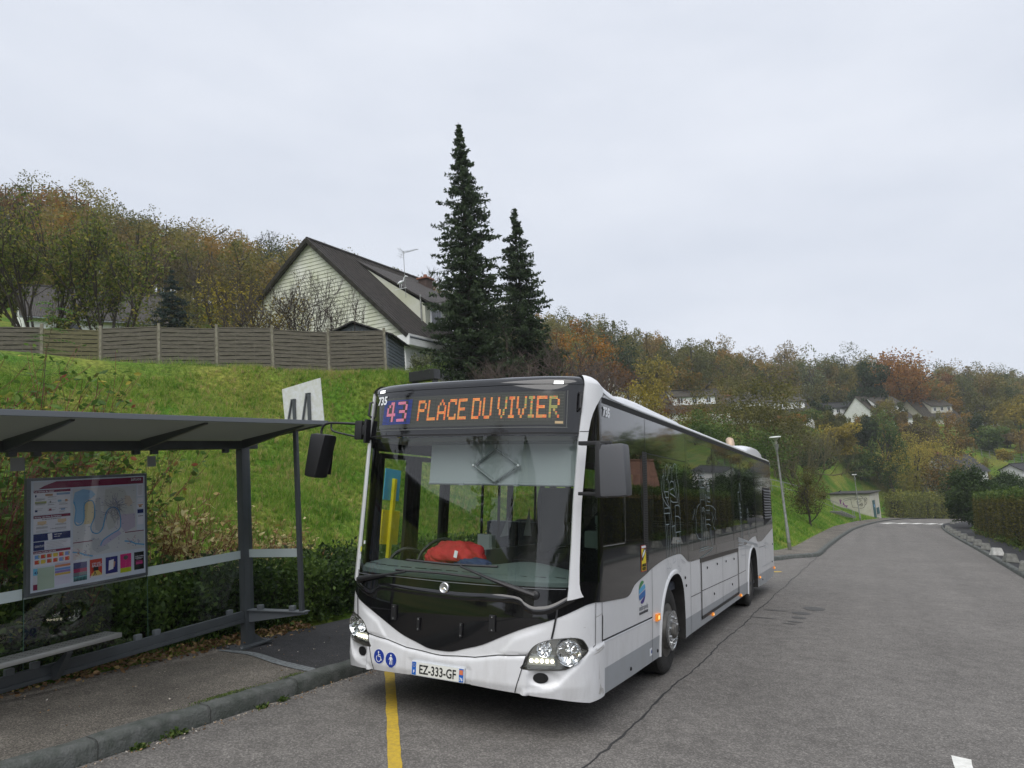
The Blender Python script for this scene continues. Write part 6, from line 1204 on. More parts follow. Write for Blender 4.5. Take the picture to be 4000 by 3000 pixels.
tr(1905, 885, 118, 4.0, 'green', 'green_bush', 'fresh green bush in front of the second hillside house', cat='bush'); tr(1868, 892, 125, 2.6, 'dark', 'holly_tree', 'dark holly in front of the largest white gable', n=3500); tr(1775, 852, 130, 3.0, 'dark', 'ivy_bush', 'dark ivy covered bush left of the smallest hillside house', cat='bush', n=3000); tr(1740, 880, 122, 3.6, 'green', 'green_bush', 'green bush below the ivy covered bush', cat='bush')
tr(1700, 895, 115, 3.6, 'orange', 'orange_bush', 'orange tinted bush below the smallest hillside house', cat='bush'); tr(1985, 905, 128, 4.0, 'brown', 'brown_bush', 'brown bush below the third hillside house', cat='bush'); tr(2060, 915, 128, 4.4, 'mix', 'mixed_bush', 'mixed brown and yellow bush below the farthest white gable', cat='bush'); tr(2140, 918, 134, 3.8, 'green', 'laurel_bush', 'rounded glossy green laurel beside the dark cypresses', cat='bush', n=4500)
for vx, lab in ((2098, 'left one of the pair of dark columnar cypresses by the last house'), (2109, 'right one of the pair of dark columnar cypresses by the last house')): tr(vx, 890, 136, 1.0, 'dark', 'cypress', lab, base=.0, trunk=False, n=2600, group='columnar cypresses', ls=.35)
tr(2170, 930, 140, 3.8, 'brown', 'brown_bush', 'brown bush at the right edge above the garden fence', cat='bush'); tr(2030, 960, 112, 3.6, 'mix', 'mixed_bush', 'low brown and yellow bush above the black roof', cat='bush'); tr(1640, 870, 120, 4.5, 'olive', 'olive_bush', 'olive tree hiding the white houses behind the bus', n=2200); tr(1520, 835, 88, 4.6, 'mix', 'olive_bush', 'russet and olive tree partly covering the second house behind the bus', n=6000, ls=.22, branchy=True); tr(1690, 830, 92, 4.8, 'olive', 'olive_bush', 'fine twigged olive tree covering the third house above the bus tail', n=7500, ls=.20, branchy=True); tr(1430, 850, 84, 3.6, 'rust', 'rust_bush', 'thin russet tree in front of the first house above the bus roof', n=2600, ls=.2, branchy=True)
# trees behind the fence on the left
x, y, z, H = place(90, 440, 31); twiggy('hazel_tree', 'tall many stemmed hazel with sparse green leaves at the far left', 'tree', x, y, z, H, 51, 'hazel', 5600, .16, 9, 4, m_twig, .42, wide=1.25, nb=2, r0=.07)
x, y, z, H = place(232, 455, 32); twiggy('hazel_tree', 'many stemmed hazel with green leaves rising behind the fence, right of the leftmost one', 'tree', x, y, z, H, 52, 'hazel', 5200, .16, 8, 4, m_twig, .42, wide=1.15, nb=2, r0=.06)
x, y, z, H = place(-40, 480, 31); twiggy('hazel_tree', 'hazel cut by the left edge of the photo behind the fence', 'tree', x, y, z, H, 53, 'olive', 3600, .16, 8, 4, m_twig, .42, wide=1.2, nb=2, r0=.06)
x, y, z, H = place(505, 570, 33); twiggy('young_maple', 'young tree with bright yellow orange leaves behind the fence left of the gable', 'tree', x, y, z, H, 54, 'yellow', 2000, .15, 5, 4, m_twig, .55, wide=1.2, nb=2)
x, y, z, H = place(640, 585, 27.5); twiggy('bare_plum_tree', 'leafless dark plum tree in front of the white gable', 'tree', x, y, z, H, 55, None, 0, .1, 5, 4, m_twig, .5, wide=1.9, nb=3, r0=.032)
x, y, z, H = place(700, 610, 27.5); twiggy('bare_plum_tree', 'leafless tree in front of the gable, nearest the garden hut', 'tree', x, y, z, H, 56, None, 0, .1, 4, 4, m_twig, .5, wide=1.7, nb=3, r0=.03)
x, y, z, H = place(585, 620, 28); twiggy('bare_plum_tree', 'half bare tree with last yellow leaves at the left corner of the gable', 'tree', x, y, z, H, 57, 'yellow', 420, .12, 3, 4, m_twig, .5, wide=1.3, nb=3, r0=.045)
tr(425, 505, 62, 6.2, 'brown', 'oak_tree', 'large dark brown green oak between the hazels and the yellow tree', n=7000, k=44, base=.02); tr(400, 600, 48, 3.6, 'olive', 'oak_tree', 'lower dark olive oak just above the fence', n=4000, base=.0); spx = place(372, 575, 46); spruce('blue_spruce', 'small blue green spruce half hidden above the fence', spx[0], spx[1], spx[2], spx[3], 1.7, 61, 'blue', 26, 8)
tr(612, 535, 88, 3.6, 'yellow', 'broadleaf_tree', 'golden tree just left of the gable peak', n=3200); tr(615, 508, 112, 4.6, 'sage', 'broadleaf_tree', 'grey green tree on the skyline left of the gable peak', n=1900, branchy=True); tr(120, 410, 92, 5.0, 'orange', 'broadleaf_tree', 'orange tree on the ridge above the hazels'); tr(20, 395, 90, 5.2, 'rust', 'broadleaf_tree', 'rust coloured tree on the ridge at the left edge'); tr(440, 500, 104, 4.5, 'rust', 'broadleaf_tree', 'rust tree on the ridge behind the oak')
tr(850, 585, 120, 5.0, 'orange', 'broadleaf_tree', 'orange tree on the ridge behind the chimney'); tr(905, 600, 122, 4.4, 'rust', 'broadleaf_tree', 'reddish tree on the ridge between the aerial and the spruces')
for vx, vt, D, lab in ((357, 468, 108, 'bare pale tree on the ridge above the hazels'), (525, 498, 112, 'bare pale tree on the ridge left of the gable'), (885, 585, 125, 'bare pale tree on the ridge beside the aerial')):
    x, y, z, H = place(vx, vt, D); twiggy('bare_tree', lab, 'tree', x, y, z, H, int(vx), None, 0, .1, 1, 5, m_twig, .5, nb=3, r0=H * .02)
# the two tall spruces and the twiggy scrub at their foot
x, y, z, H = place(990, 256, 34); spruce('tall_spruce', 'very tall narrow spruce standing over the bus front', x, y, z, H, 2.25, 71, pal='spruce'); x, y, z, H = place(1110, 440, 36); spruce('small_spruce', 'shorter spruce right of the very tall one', x, y, z, H, 2.15, 72, lev=72, pal='spruce')
for vx, vt, D, sd in ((1145, 715, 34, 81), (1215, 745, 38, 82), (1085, 755, 31, 83)):
    x, y, z, H = place(vx, vt, D); twiggy('bare_scrub', ['tangle of bare purple grey twigs under the shorter spruce', 'tangle of bare twigs right of the spruces above the bus shoulder', 'low tangle of bare twigs between the two spruce feet'][sd - 81], 'bush', x, y, z, H, sd, 'brown', 400, .09, 9, 4, mat('purple grey twigs', (.10, .075, .065), .9), .75, wide=2.2, nb=3)
x, y, z, H = place(905, 762, 27); twiggy('variegated_shrub', 'small pale variegated shrub by the corner of the house', 'shrub', x, y, z, H, 84, 'sage', 1500, .07, 4, 3, m_twig, .7, wide=1.2)
# little crooked tree on the bank
x, y, z, H = place(1737, 1006, 46); leafy('hawthorn', 'small round hawthorn on a short trunk on the grass bank', 'tree', x, y, z, H, 1.7, 'olive', 9000, .09, 17, .12, branchy=True, k=34, tw=m_bark)
# ================================================================== HEDGES
def hedge(name, lab, pts, w_, h, pal, n, ls, cat='hedge', ruff=.12, top_pal=None):
    t = thing(name, lab, cat, (pts[0][0], pts[0][1], 0)); g = np.random.default_rng(len(lab)); L2 = densify(pts, .5, False); P_ = []; T_ = []; m_ = len(L2) - 1; O = np.array((pts[0][0], pts[0][1], 0)); TP_ = []
    for i in range(m_):
        a = np.array(L2[i]); b_ = np.array(L2[i + 1]); tn = (b_ - a) / np.linalg.norm(b_ - a); nr = np.array((-tn[1], tn[0])); k = n // m_
        u = g.uniform(0, 1, k); face = g.random(k); s_ = np.where(face < .36, -1, np.where(face < .54, 1, g.uniform(-1, 1, k))); hh = np.where(face < .54, g.uniform(0, 1, k), np.where(face < .80, 1., g.uniform(.1, 1, k))); lump = 1 + ruff * np.sin(a[0] * 2.3 + a[1] * 1.9 + u * 3) * .5 + ruff * .5 * g.normal(size=k) * .6
        xy = a[None] + (b_ - a)[None] * u[:, None] + nr[None] * (s_ * w_ / 2 * lump)[:, None]; z0 = gz(*a); z = z0 + hh * h * (1 + (.04 + .12 * (ruff > .5)) * np.sin(a[1] * 1.9 + 2 * s_) + (.03 + .10 * (ruff > .5)) * g.normal(size=k)); P_.append(np.column_stack([xy, z])); T_.append(np.clip(.5 + .25 * np.sin(a[1] * 2.7 + a[0]) + .22 * g.normal(size=k), 0, 1)); TP_.append(hh > .93)
    dens = n / (sum(math.dist(L2[i], L2[i + 1]) for i in range(m_)) * (2 * h + w_))
    for e0, e1 in ((0, 1), (m_, m_ - 1)):
        a = np.array(L2[e0]); tn = a - np.array(L2[e1]); tn /= np.linalg.norm(tn); nr = np.array((-tn[1], tn[0])); k = int(dens * w_ * h * 1.5); s_ = g.uniform(-.5, .5, k); hh = g.uniform(0, 1, k)
        xy = a + nr * (s_ * w_)[:, None] + tn * (w_ * .18 * (1 - 2 * np.abs(s_)) + g.normal(size=k) * .08)[:, None]; P_.append(np.column_stack([xy, gz(*a) + hh * h])); T_.append(np.clip(.5 + .22 * g.normal(size=k), 0, 1)); TP_.append(hh > .97)
    C = np.concatenate(P_) - O; T = np.concatenate(T_); tp = np.concatenate(TP_)
    V_, F, tt = tri_leaves(C[~tp] if top_pal else C, ls, T[~tp] if top_pal else T); np_mesh('foliage', V_, F, LM(pal), t, tt, k=4)
    if top_pal: V_, F, tt = tri_leaves(C[tp], ls * 1.2, T[tp], up=1.); np_mesh('ivy_top', V_, F, LM(top_pal), t, tt, k=4)
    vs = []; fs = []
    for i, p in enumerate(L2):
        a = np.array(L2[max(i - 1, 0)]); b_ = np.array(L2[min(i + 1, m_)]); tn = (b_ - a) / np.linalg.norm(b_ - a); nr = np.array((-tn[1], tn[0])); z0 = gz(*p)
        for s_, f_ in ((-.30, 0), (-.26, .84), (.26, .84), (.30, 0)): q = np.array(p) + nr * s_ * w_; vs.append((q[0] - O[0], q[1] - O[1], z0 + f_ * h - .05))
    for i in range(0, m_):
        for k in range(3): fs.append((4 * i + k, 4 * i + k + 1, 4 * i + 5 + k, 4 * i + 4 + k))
    fs += [(0, 1, 2, 3), tuple(4 * m_ + k for k in (3, 2, 1, 0))]; MB().add(vs, fs).build('dark_core', mat('dark hedge inside', (.018, .018, .010), .95), t); return t  # solid dark box core filling the hedge behind its leaves
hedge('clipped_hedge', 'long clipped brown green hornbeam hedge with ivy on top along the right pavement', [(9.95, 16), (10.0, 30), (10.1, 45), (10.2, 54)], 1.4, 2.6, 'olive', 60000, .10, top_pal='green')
for a_ in ((2088, 1004, 61, 2.1, 'rounded dark green conifer bush at the end of the ivy topped hedge'), (2128, 1022, 66, 2.3, 'conifer bush just behind the rounded one at the hedge end'), (2120, 1050, 60, 1.9, 'low green bush between the rounded conifer and the clipped hedge'), (2172, 1018, 72, 2.6, 'broad dark green bush behind the clipped hedge near the photo edge')):
    tr(a_[0], a_[1], a_[2], a_[3], 'conifer', 'conifer_bush', a_[4], cat='bush', n=17000, ls=.19, k=80, fill=3.4, base=.0)
hedge('garden_hedge', 'dark green hedge behind the ivy topped hedge at the right edge', [(16.5, 72), (21, 78), (26, 82)], 2.4, 4.4, 'conifer', 22000, .20, ruff=.55)
wood([(1650, 2260, 123, 146, 120, 3.0, 6.5)], 1500, .28, 77, 'scrub', '')
hedge('beech_hedge', 'long yellow brown beech hedge following the bend beyond the white shed', [(5.6, 108.5), (7.6, 114.5), (11.5, 121.5), (17, 128), (24, 135)], 2.2, 3.0, 'lime', 26000, .24, ruff=.6, top_pal='lime')
for i, (x, y) in enumerate(((9.35, 31), (9.45, 36), (9.5, 40.5), (9.7, 47), (9.9, 52), (10.6, 60))):
    c = rng.normal(size=(500, 3)) * (.28, .5, .12) + (0, 0, .16); V_, F, T = tri_leaves(np.abs(c) * (np.sign(c[:, :1]), np.sign(c[:, 1:2]), 1) if False else c, .11, rng.uniform(.2, 1, 500), up=.8); o = np_mesh('nettles', V_, F, LM('green'), None, T, k=4); o.location = (x, y, .12)
    tag(o, kind='stuff')
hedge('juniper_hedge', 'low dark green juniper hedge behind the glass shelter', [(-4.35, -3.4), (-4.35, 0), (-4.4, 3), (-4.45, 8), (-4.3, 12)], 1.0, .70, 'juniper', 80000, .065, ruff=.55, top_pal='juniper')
# ================================================================== SHRUBS AROUND THE SHELTER
def broad_leaves(C, s, tint, g):
    """pointed ovate leaves, folded a little along the midrib (6 corners)"""
    n = len(C); a = g.normal(size=(n, 3)); a[:, 2] = a[:, 2] * .5 - .1; a /= np.linalg.norm(a, axis=1)[:, None]; b_ = np.cross(a, g.normal(size=(n, 3))); b_ /= np.linalg.norm(b_, axis=1)[:, None]; c = np.cross(a, b_); s = (np.broadcast_to(s, (n,)) * g.uniform(.6, 1.25, n))[:, None]
    Vv = np.stack([C, C + a * s * .35 + b_ * s * .24 + c * s * .06, C + a * s * .7 + b_ * s * .18 + c * s * .05, C + a * s, C + a * s * .7 - b_ * s * .18 + c * s * .05, C + a * s * .35 - b_ * s * .24 + c * s * .06], 1).reshape(-1, 3)
    k = np.arange(n)[:, None] * 6; F = np.concatenate([k + [[0, 1, 2, 3]], k + [[0, 3, 4, 5]]]); return Vv, F, np.repeat(tint, 6)
def dogwood(x, y, H, seed, lab, stops, nl, ls, stems=14, tw=m_redtw, wide=1.5, mname='dogwood leaves', low=.3):
    z = gz(x, y) if x < -3.6 else .12; t = thing('dogwood_shrub', lab, 'shrub', (x, y, z - .03)); g = np.random.default_rng(seed); segs = []; tips = []
    for i in range(stems):
        a = g.uniform(0, 6.28); d = np.array((np.cos(a) * .35 * wide * g.random(), np.sin(a) * .35 * wide * g.random(), 1.)); grow(np.array((np.cos(a), np.sin(a), 0)) * g.uniform(.02, .25), d, H * g.uniform(.35, .5), .008, 2, g, segs, .38, 2, .25, tips, .08)
    M = max(s[1][2] for s in segs); f = H / M; segs = [(s[0] * (1, 1, f), s[1] * (1, 1, f), max(s[2], .0028), max(s[3], .002)) for s in segs if max(s[0][0], s[1][0]) + x < -3.37 - .075 * (s[1][2] * f + z)]; V_, F = seg_arrays(segs, 4); np_mesh('branches', V_, F, tw, t, k=4)
    tp = np.array([q[0] * (1, 1, f) for q in tips if q[0][2] * f > H * low]); i = g.integers(0, len(tp), nl); p = tp[i] + g.normal(size=(nl, 3)) * .02; p = p[p[:, 0] + x < -3.44 - .075 * (p[:, 2] + z)]; nl = len(p); V_, F, T = broad_leaves(p, ls, np.clip(g.normal(.5, .24, nl), 0, 1), g); np_mesh('foliage', V_, F, leafmat(mname, stops, .4), t, T, k=4); return t
CREAM = [(.30, .16, .07), (.52, .40, .15), (.62, .55, .30), (.42, .33, .08)]; GRN = [(.30, .10, .05), (.06, .12, .022), (.05, .10, .02), (.08, .15, .03), (.12, .21, .04), (.17, .25, .05), (.26, .28, .05), (.42, .34, .06)]; LIME = [(.06, .11, .02), (.14, .20, .04), (.22, .26, .06), (.30, .28, .05)]
dogwood(-4.75, 1.15, 1.75, 201, 'cream leaved dogwood behind the shelter glass, left of the main post', CREAM, 620, .085, 20, wide=1.3, mname='cream leaves', low=.12); dogwood(-4.75, 2.35, 1.45, 202, 'cream leaved dogwood behind the end screen of the shelter', CREAM, 420, .08, 18, wide=1.5, mname='cream leaves', low=.2)
dogwood(-4.9, 3.4, 1.15, 203, 'small straw coloured shrub between the shelter and the bus', CREAM, 260, .07, 12, wide=1.4, mname='cream leaves')
for i, (x, y, H, lab) in enumerate(((-4.5, -1.75, 3.1, 'tall leafy dogwood with red stems at the left edge behind the shelter'), (-4.9, -1.0, 3.2, 'dogwood with red and green leaves rising above the shelter roof'), (-5.1, -.1, 2.75, 'dogwood with arching red stems above the middle of the shelter roof'), (-4.4, -1.0, 2.0, 'leafy green shrub directly behind the network map'), (-5.6, -.9, 3.2, 'green dogwood farther up the bank at the far left'))):
    dogwood(x, y, H, 210 + i, lab, GRN, 1500, .095, 20, wide=2.1, mname='dogwood leaves', low=.25)
dogwood(-4.15, -1.8, 1.15, 220, 'green bramble under the bench at the left edge', LIME, 900, .075, 16, m_twig, 2.4, 'bramble leaves', .0); dogwood(-4.1, -.9, .9, 221, 'green bramble below the network map', LIME, 700, .07, 14, m_twig, 2.4, 'bramble leaves', .0)
def bare_sapling(x, y, H, seed, lab):
    z = gz(x, y); t = thing('bare_shrub', lab, 'shrub', (x, y, z)); g = np.random.default_rng(seed); segs = []
    for i in range(7): a = g.uniform(0, 6.28); grow((0, 0, 0), (np.cos(a) * .9, np.sin(a) * .9, .8), H * .5, .007, 3, g, segs, .5, 2, .05, None, .12)
    segs = [(s[0], s[1], max(s[2], .003), max(s[3], .002)) for s in segs]; V_, F = seg_arrays(segs, 4); np_mesh('branches', V_, F, m_redtw, t, k=4)
bare_sapling(-5.2, 1.0, 1.3, 230, 'leafless red twigged shrub left of the cream dogwood'); bare_sapling(-5.4, .45, 1.5, 231, 'spreading leafless shrub seen between map and cream dogwood')
# sapling with fern-like leaves above the shelter roof
sx_, sy_ = -5.7, -.25; sz_ = gz(sx_, sy_); t = thing('rowan_sapling', 'slender green sapling with feathery leaves standing in front of the fence at the left', 'sapling', (sx_, sy_, sz_)); g = np.random.default_rng(9)
c = at(*V(113, 690), 10.6); t.location = (c.x, c.y, gz(c.x, c.y)); Hs = at(*V(112, 655), 10.6).z - t.location.z; segs = []; LC = []; 
pz = [(np.array((.02 * math.sin(k * .7), .02 * math.cos(k), Hs * k / 12))) for k in range(13)]; segs += [(pz[k], pz[k + 1], .016 * (1 - k / 16), .016 * (1 - (k + 1) / 16)) for k in range(12)]
Lp = []; La = []
for k in range(34):
    h = Hs * (.25 + .75 * (k / 33) ** .8); a = k * 2.4; L_ = .40 * (1.1 - .5 * k / 33); o = np.array((0, 0, h)); d = np.array((math.cos(a), math.sin(a), .35)); prev = o
    for j in range(1, 7):
        q = o + d * L_ * j / 6 + np.array((0, 0, -.10 * (j / 6) ** 2)); segs.append((prev, q, .0035, .003)); prev = q; sd = np.cross(d, (0, 0, 1.)); 
        for s_ in (1, -1): Lp.append(q); La.append(sd * s_ + d * .4 + np.array((0, 0, -.25)))
Lp = np.array(Lp); La = np.array(La); La /= np.linalg.norm(La, axis=1)[:, None]; n_ = len(Lp); bb = np.cross(La, np.array((0, 0, 1.))); bb /= np.linalg.norm(bb, axis=1)[:, None]; s_ = .10
Vv = np.stack([Lp, Lp + La * s_ * .45 + bb * s_ * .17, Lp + La * s_, Lp + La * s_ * .45 - bb * s_ * .17], 1).reshape(-1, 3); np_mesh('foliage', Vv, np.arange(n_ * 4).reshape(n_, 4), leafmat('rowan leaves', [(.06, .15, .035), (.10, .22, .05), (.16, .28, .07)], .4), t, np.repeat(rng.uniform(0, 1, n_), 4), k=4)
V_, F = seg_arrays(segs, 5); np_mesh('trunk', V_, F, m_olt, t, k=4)
# ================================================================== GRASS, LITTER, WEEDS
def grass(name, x0, x1, y0, y1, n, h0, h1, w_, seed, lim=None, stops=None, mname='grass blades', clump=.0):
    g = np.random.default_rng(seed); X = g.uniform(x0, x1, n); Y = g.uniform(y0, y1, n); dl = sdist(X, Y, INNER_L); ok = dl > .12
    if lim: ok &= lim(X, Y, dl, g)
    X, Y = X[ok], Y[ok]; Z = ground(X, Y); n = len(X); a = g.uniform(0, 6.28, n); h = g.uniform(h0, h1, n) * (1 + .6 * np.sin(X * 1.9 + 1.3 * np.sin(Y * 1.1)) * np.sin(Y * 1.7)); h = np.maximum(h, h0 * .5); L_ = g.normal(size=(n, 2)) * h[:, None] * .55
    dx = np.cos(a) * w_; dy = np.sin(a) * w_; B = np.stack([X, Y, Z - .01], 1); Vv = np.stack([B - np.stack([dx, dy, 0 * dx], 1), B + np.stack([dx, dy, 0 * dx], 1), B + np.stack([L_[:, 0], L_[:, 1], h], 1)], 1).reshape(-1, 3)
    pt = np.sin(X * .9 + 2 * np.sin(Y * .37)) * np.sin(Y * .8 + 1.5 * np.sin(X * .31)) * .5 + .25 * np.sin(X * 3.1 + Y * 2.2); T = np.clip(.42 + .42 * pt + .20 * g.normal(size=n), 0, 1)
    return tag(np_mesh(name, Vv, np.arange(n * 3).reshape(n, 3), leafmat(mname, stops or [(.06, .16, .014), (.12, .28, .026), (.21, .37, .044), (.33, .40, .07), (.46, .40, .15)], .45), None, np.repeat(T, 3)), kind='stuff')
grass('bank_grass', -15, -3.9, -7, 19, 230000, .05, .15, .006, 301, lambda X, Y, dl, g: (dl < 14) & (g.random(len(X)) < np.clip(1.5 - dl / 14, .5, 1)))
grass('rough_grass', -16, -4.2, -6, 18, 42000, .14, .30, .005, 302, None, [(.07, .15, .018), (.16, .25, .035), (.38, .35, .12), (.50, .42, .20)], 'rough grass blades')
grass('bank_grass', -24, .4, 18, 55, 190000, .07, .18, .011, 303, lambda X, Y, dl, g: dl < 11)
grass('bank_grass', -12, 4.5, 55, 108, 110000, .10, .24, .022, 304, lambda X, Y, dl, g: dl < 14)
grass('fence_foot_grass', -26, -12, 3, 17, 60000, .10, .32, .008, 305, lambda X, Y, dl, g: np.abs((Y - 6.4) - (X + 20.7) * 1.18) < 1.3)
g = np.random.default_rng(8); n = 2600; X = g.uniform(-3.75, -3.25, n); Y = g.uniform(-3.2, 2.2, n); ok = g.random(n) < np.clip((-3.2 - X) / .45, .05, 1); X, Y = X[ok], Y[ok]; C = np.column_stack([X, Y, .13 + g.uniform(0, .05, len(X))])
V_, F, T = broad_leaves(C, .055, g.uniform(0, 1, len(C)), g); tag(np_mesh('leaf_litter', V_, F, leafmat('fallen leaves', [(.06, .035, .015), (.16, .09, .04), (.30, .19, .09), (.10, .05, .03), (.36, .27, .10)], .1), None, T, k=4), kind='stuff')
n = 420; X = np.concatenate([g.uniform(-3.3, -1.85, 90), g.normal(-1.60, .05, n)]); Y = np.concatenate([g.uniform(-2.8, 2.5, 90), g.uniform(-3, 1.2, n)]); Z = np.where(X < -1.7, .128, .008); ok = (X < -1.8) | (X > -1.645); C = np.column_stack([X, Y, Z])[ok]
C[:, 2] += .003; V_, F, T = broad_leaves(C, .022, g.uniform(0, 1, len(C)), g); tag(np_mesh('grit_and_debris', V_, F, leafmat('pale debris', [(.30, .26, .2), (.5, .47, .42), (.34, .2, .09), (.15, .1, .06)], .1), None, T, k=4), kind='stuff')
wd = ['weed tuft in the gutter nearest the camera', 'weed tuft in the gutter, second from the camera', 'weed tuft in the gutter in front of the bus', 'small weed in the gutter just before the bus wheel']
for i, (x, y, r) in enumerate(((-1.61, -1.62, .035), (-1.62, -1.30, .05), (-1.61, -.42, .03), (-1.62, -.15, .03))):
    c = g.normal(size=(90, 3)) * (r * .35, r, r * .25) + (0, 0, r * .5); V_, F, T = broad_leaves(c, .04, g.uniform(0, 1, 90), g); o = np_mesh('gutter_weed', V_, F, LM('green'), None, T, k=4); o.location = (x, y, .0); tag(o, kind='stuff')
def tussocks(name, x0, x1, y0, y1, n, m_, h0, h1, w_, seed, lim, stops, mname):
    g = np.random.default_rng(seed); X = g.uniform(x0, x1, n); Y = g.uniform(y0, y1, n); dl = sdist(X, Y, INNER_L); pt = np.sin(X * 1.1 + 2 * np.sin(Y * .5)) * np.sin(Y * .9 + 1.5 * np.sin(X * .6)); ok = (dl > .3) & lim(dl); X, Y, pt = X[ok], Y[ok], pt[ok]; Z = ground(X, Y); n = len(X)
    base_t = np.clip(.40 + .30 * pt + .26 * g.normal(size=n), 0, 1); i = np.repeat(np.arange(n), m_); N = len(i); a = g.uniform(0, 6.28, N); h = g.uniform(h0, h1, N) * np.repeat(g.uniform(.5, 1.2, n), m_); sp = g.uniform(.2, 1.0, N) * h; r = g.uniform(0, .03, N)
    B = np.stack([X[i] + np.cos(a) * r, Y[i] + np.sin(a) * r, Z[i] - .01], 1); px_, py_ = -np.sin(a) * w_, np.cos(a) * w_; z0 = 0 * a; M_ = B + np.stack([np.cos(a) * sp * .45, np.sin(a) * sp * .45, h * .75], 1); T_ = B + np.stack([np.cos(a) * sp * 1.25, np.sin(a) * sp * 1.25, h * .8], 1); s_ = np.stack([px_, py_, z0], 1)
    Vv = np.stack([B - s_, B + s_, M_ + s_ * .8, M_ - s_ * .8, T_], 1).reshape(-1, 3); k = np.arange(N)[:, None] * 5; F = np.concatenate([k + [[0, 1, 2, 3]], k + [[3, 2, 4, 4]]]); F2 = k + [[3, 2, 4]]
    Vq = Vv; Fq = k + [[0, 1, 2, 3]]; t = np.clip(np.repeat(base_t, m_) + .1 * g.normal(size=N), 0, 1)
    tag(np_mesh(name, Vq, Fq, leafmat(mname, stops, .45), None, np.repeat(t, 5), k=4), kind='stuff'); tag(np_mesh(name + '_tips', Vq.copy(), F2, leafmat(mname, stops, .45), None, np.repeat(t, 5), k=3), kind='stuff')
TS_ = [(.08, .19, .018), (.15, .30, .035), (.25, .38, .055), (.38, .40, .09), (.50, .42, .19), (.44, .33, .16)]
tussocks('grass_tussocks', -15, -4, -6, 18, 13000, 13, .07, .20, .0045, 401, lambda dl: dl < 13.5, TS_, 'tussock blades')
tussocks('grass_tussocks', -14, .3, 18, 60, 7000, 11, .10, .26, .008, 402, lambda dl: dl < 9, TS_[:4], 'bank tussock blades')
def moss(x0, x1, y0, y1, n, z):
    X = g.uniform(x0, x1, n); Y = g.normal((y0 + y1) / 2, (y1 - y0) / 3.2, n); return np.column_stack([X, Y, np.full(n, z) + g.uniform(0, .012, n)])
C = np.concatenate([moss(-1.87, -1.79, -.95, -.35, 900, .13), moss(-1.86, -1.80, .0, .3, 260, .13)]); V_, F, T = tri_leaves(C, .014, g.uniform(.4, 1, len(C)), up=.8); tag(np_mesh('moss', V_, F, LM('green'), None, T, k=4), kind='stuff')
# ================================================================== FENCE ON THE CREST
m_wd = mat('grey weathered fence wood', (.19, .172, .138), .9, col2=(.08, .072, .055), nscale=7, stretch=(1, 1, 14), bump=.5, bscale=30); m_wd2 = mat('greenish fence wood', (.20, .18, .10), .9, col2=(.09, .085, .045), nscale=6, stretch=(1, 1, 12), bump=.5, bscale=30)
m_psd = mat('pale fence post', (.27, .25, .20), .9, col2=(.14, .13, .09), nscale=10, bump=.4, bscale=30)
fn_ = thing('panel_fence', 'long weathered fence of woven wooden panels along the crest of the bank', 'fence', FT[0])
O = Vector(FT[0]); upv = UP.copy()
for i in range(len(FT) - 1):
    a = Vector(FT[i]) - O; b_ = Vector(FT[i + 1]) - O; b_.z = b_.z if i < 7 else b_.z; d = b_ - a; L_ = d.length; dx = d.normalized(); nrm_ = dx.cross(upv).normalized(); dz = random.uniform(-.04, .04); mw = m_wd2 if i in (2, 8) else m_wd
    mb = MB(); ns = 13
    for s_ in range(ns):
        z1 = -.04 - s_ * .137; vs = []; fs = []; K = 24
        for k in range(K + 1):
            u = .05 + (L_ - .10) * k / K; wv = .03 * math.sin(k / K * 3 * math.pi + (s_ % 2) * math.pi) * (.45 + .1 * math.sin(s_ * 3 + i)); p = a + dx * u + nrm_ * (wv + .02) + upv * (z1 + dz + .006 * math.sin(s_ * 5 + k * .4))
            vs += [p + nrm_ * .006, p - nrm_ * .006, p - nrm_ * .010 - upv * .112, p + nrm_ * .002 - upv * .112]
        for k in range(K):
            for q in range(4): fs.append((4 * k + q, 4 * k + (q + 1) % 4, 4 * k + 4 + (q + 1) % 4, 4 * k + 4 + q))
        mb.add(vs, fs)
    for u in (.33, .67): p = a + dx * L_ * u + upv * dz; q = p - upv * 1.8; mb.tube([p, q], .016, 4)
    R_ = Matrix((dx, nrm_, upv)).transposed()
    for (c, dd) in ((a + dx * L_ / 2 + upv * dz, (L_ - .1, .045, .035)), (a + dx * .065 - upv * .9 + upv * dz, (.035, .05, 1.82)), (b_ - dx * .065 - upv * .9 + upv * dz, (.035, .05, 1.82))): mb.box(c, dd, 0, R_)
    fp_ = mb.build('fence_panel', mw, fn_); mb = MB(); mb.box(a + dx * L_ / 2 - upv * (.9 - dz), (L_ - .14, .006, 1.76), 0, R_); mb.build('gap_shade_sheet', mat('dark slat gap shade', (.045, .04, .032), .9), fp_)  # added dark sheet stands in for the shade in the gaps between slats
    mb = MB(); mb.box((0, 0, -.90), (.085, .085, 1.98), .006); mb.v = [tuple(R_ @ Vector(v) + a + upv * .05) for v in mb.v]; mb.build('fence_post', m_psd, fn_)
mb = MB(); mb.box((0, 0, -.90), (.085, .085, 1.98), .006); mb.v = [tuple(R_ @ Vector(v) + b_ + upv * .02) for v in mb.v]; mb.build('fence_post', m_psd, fn_)
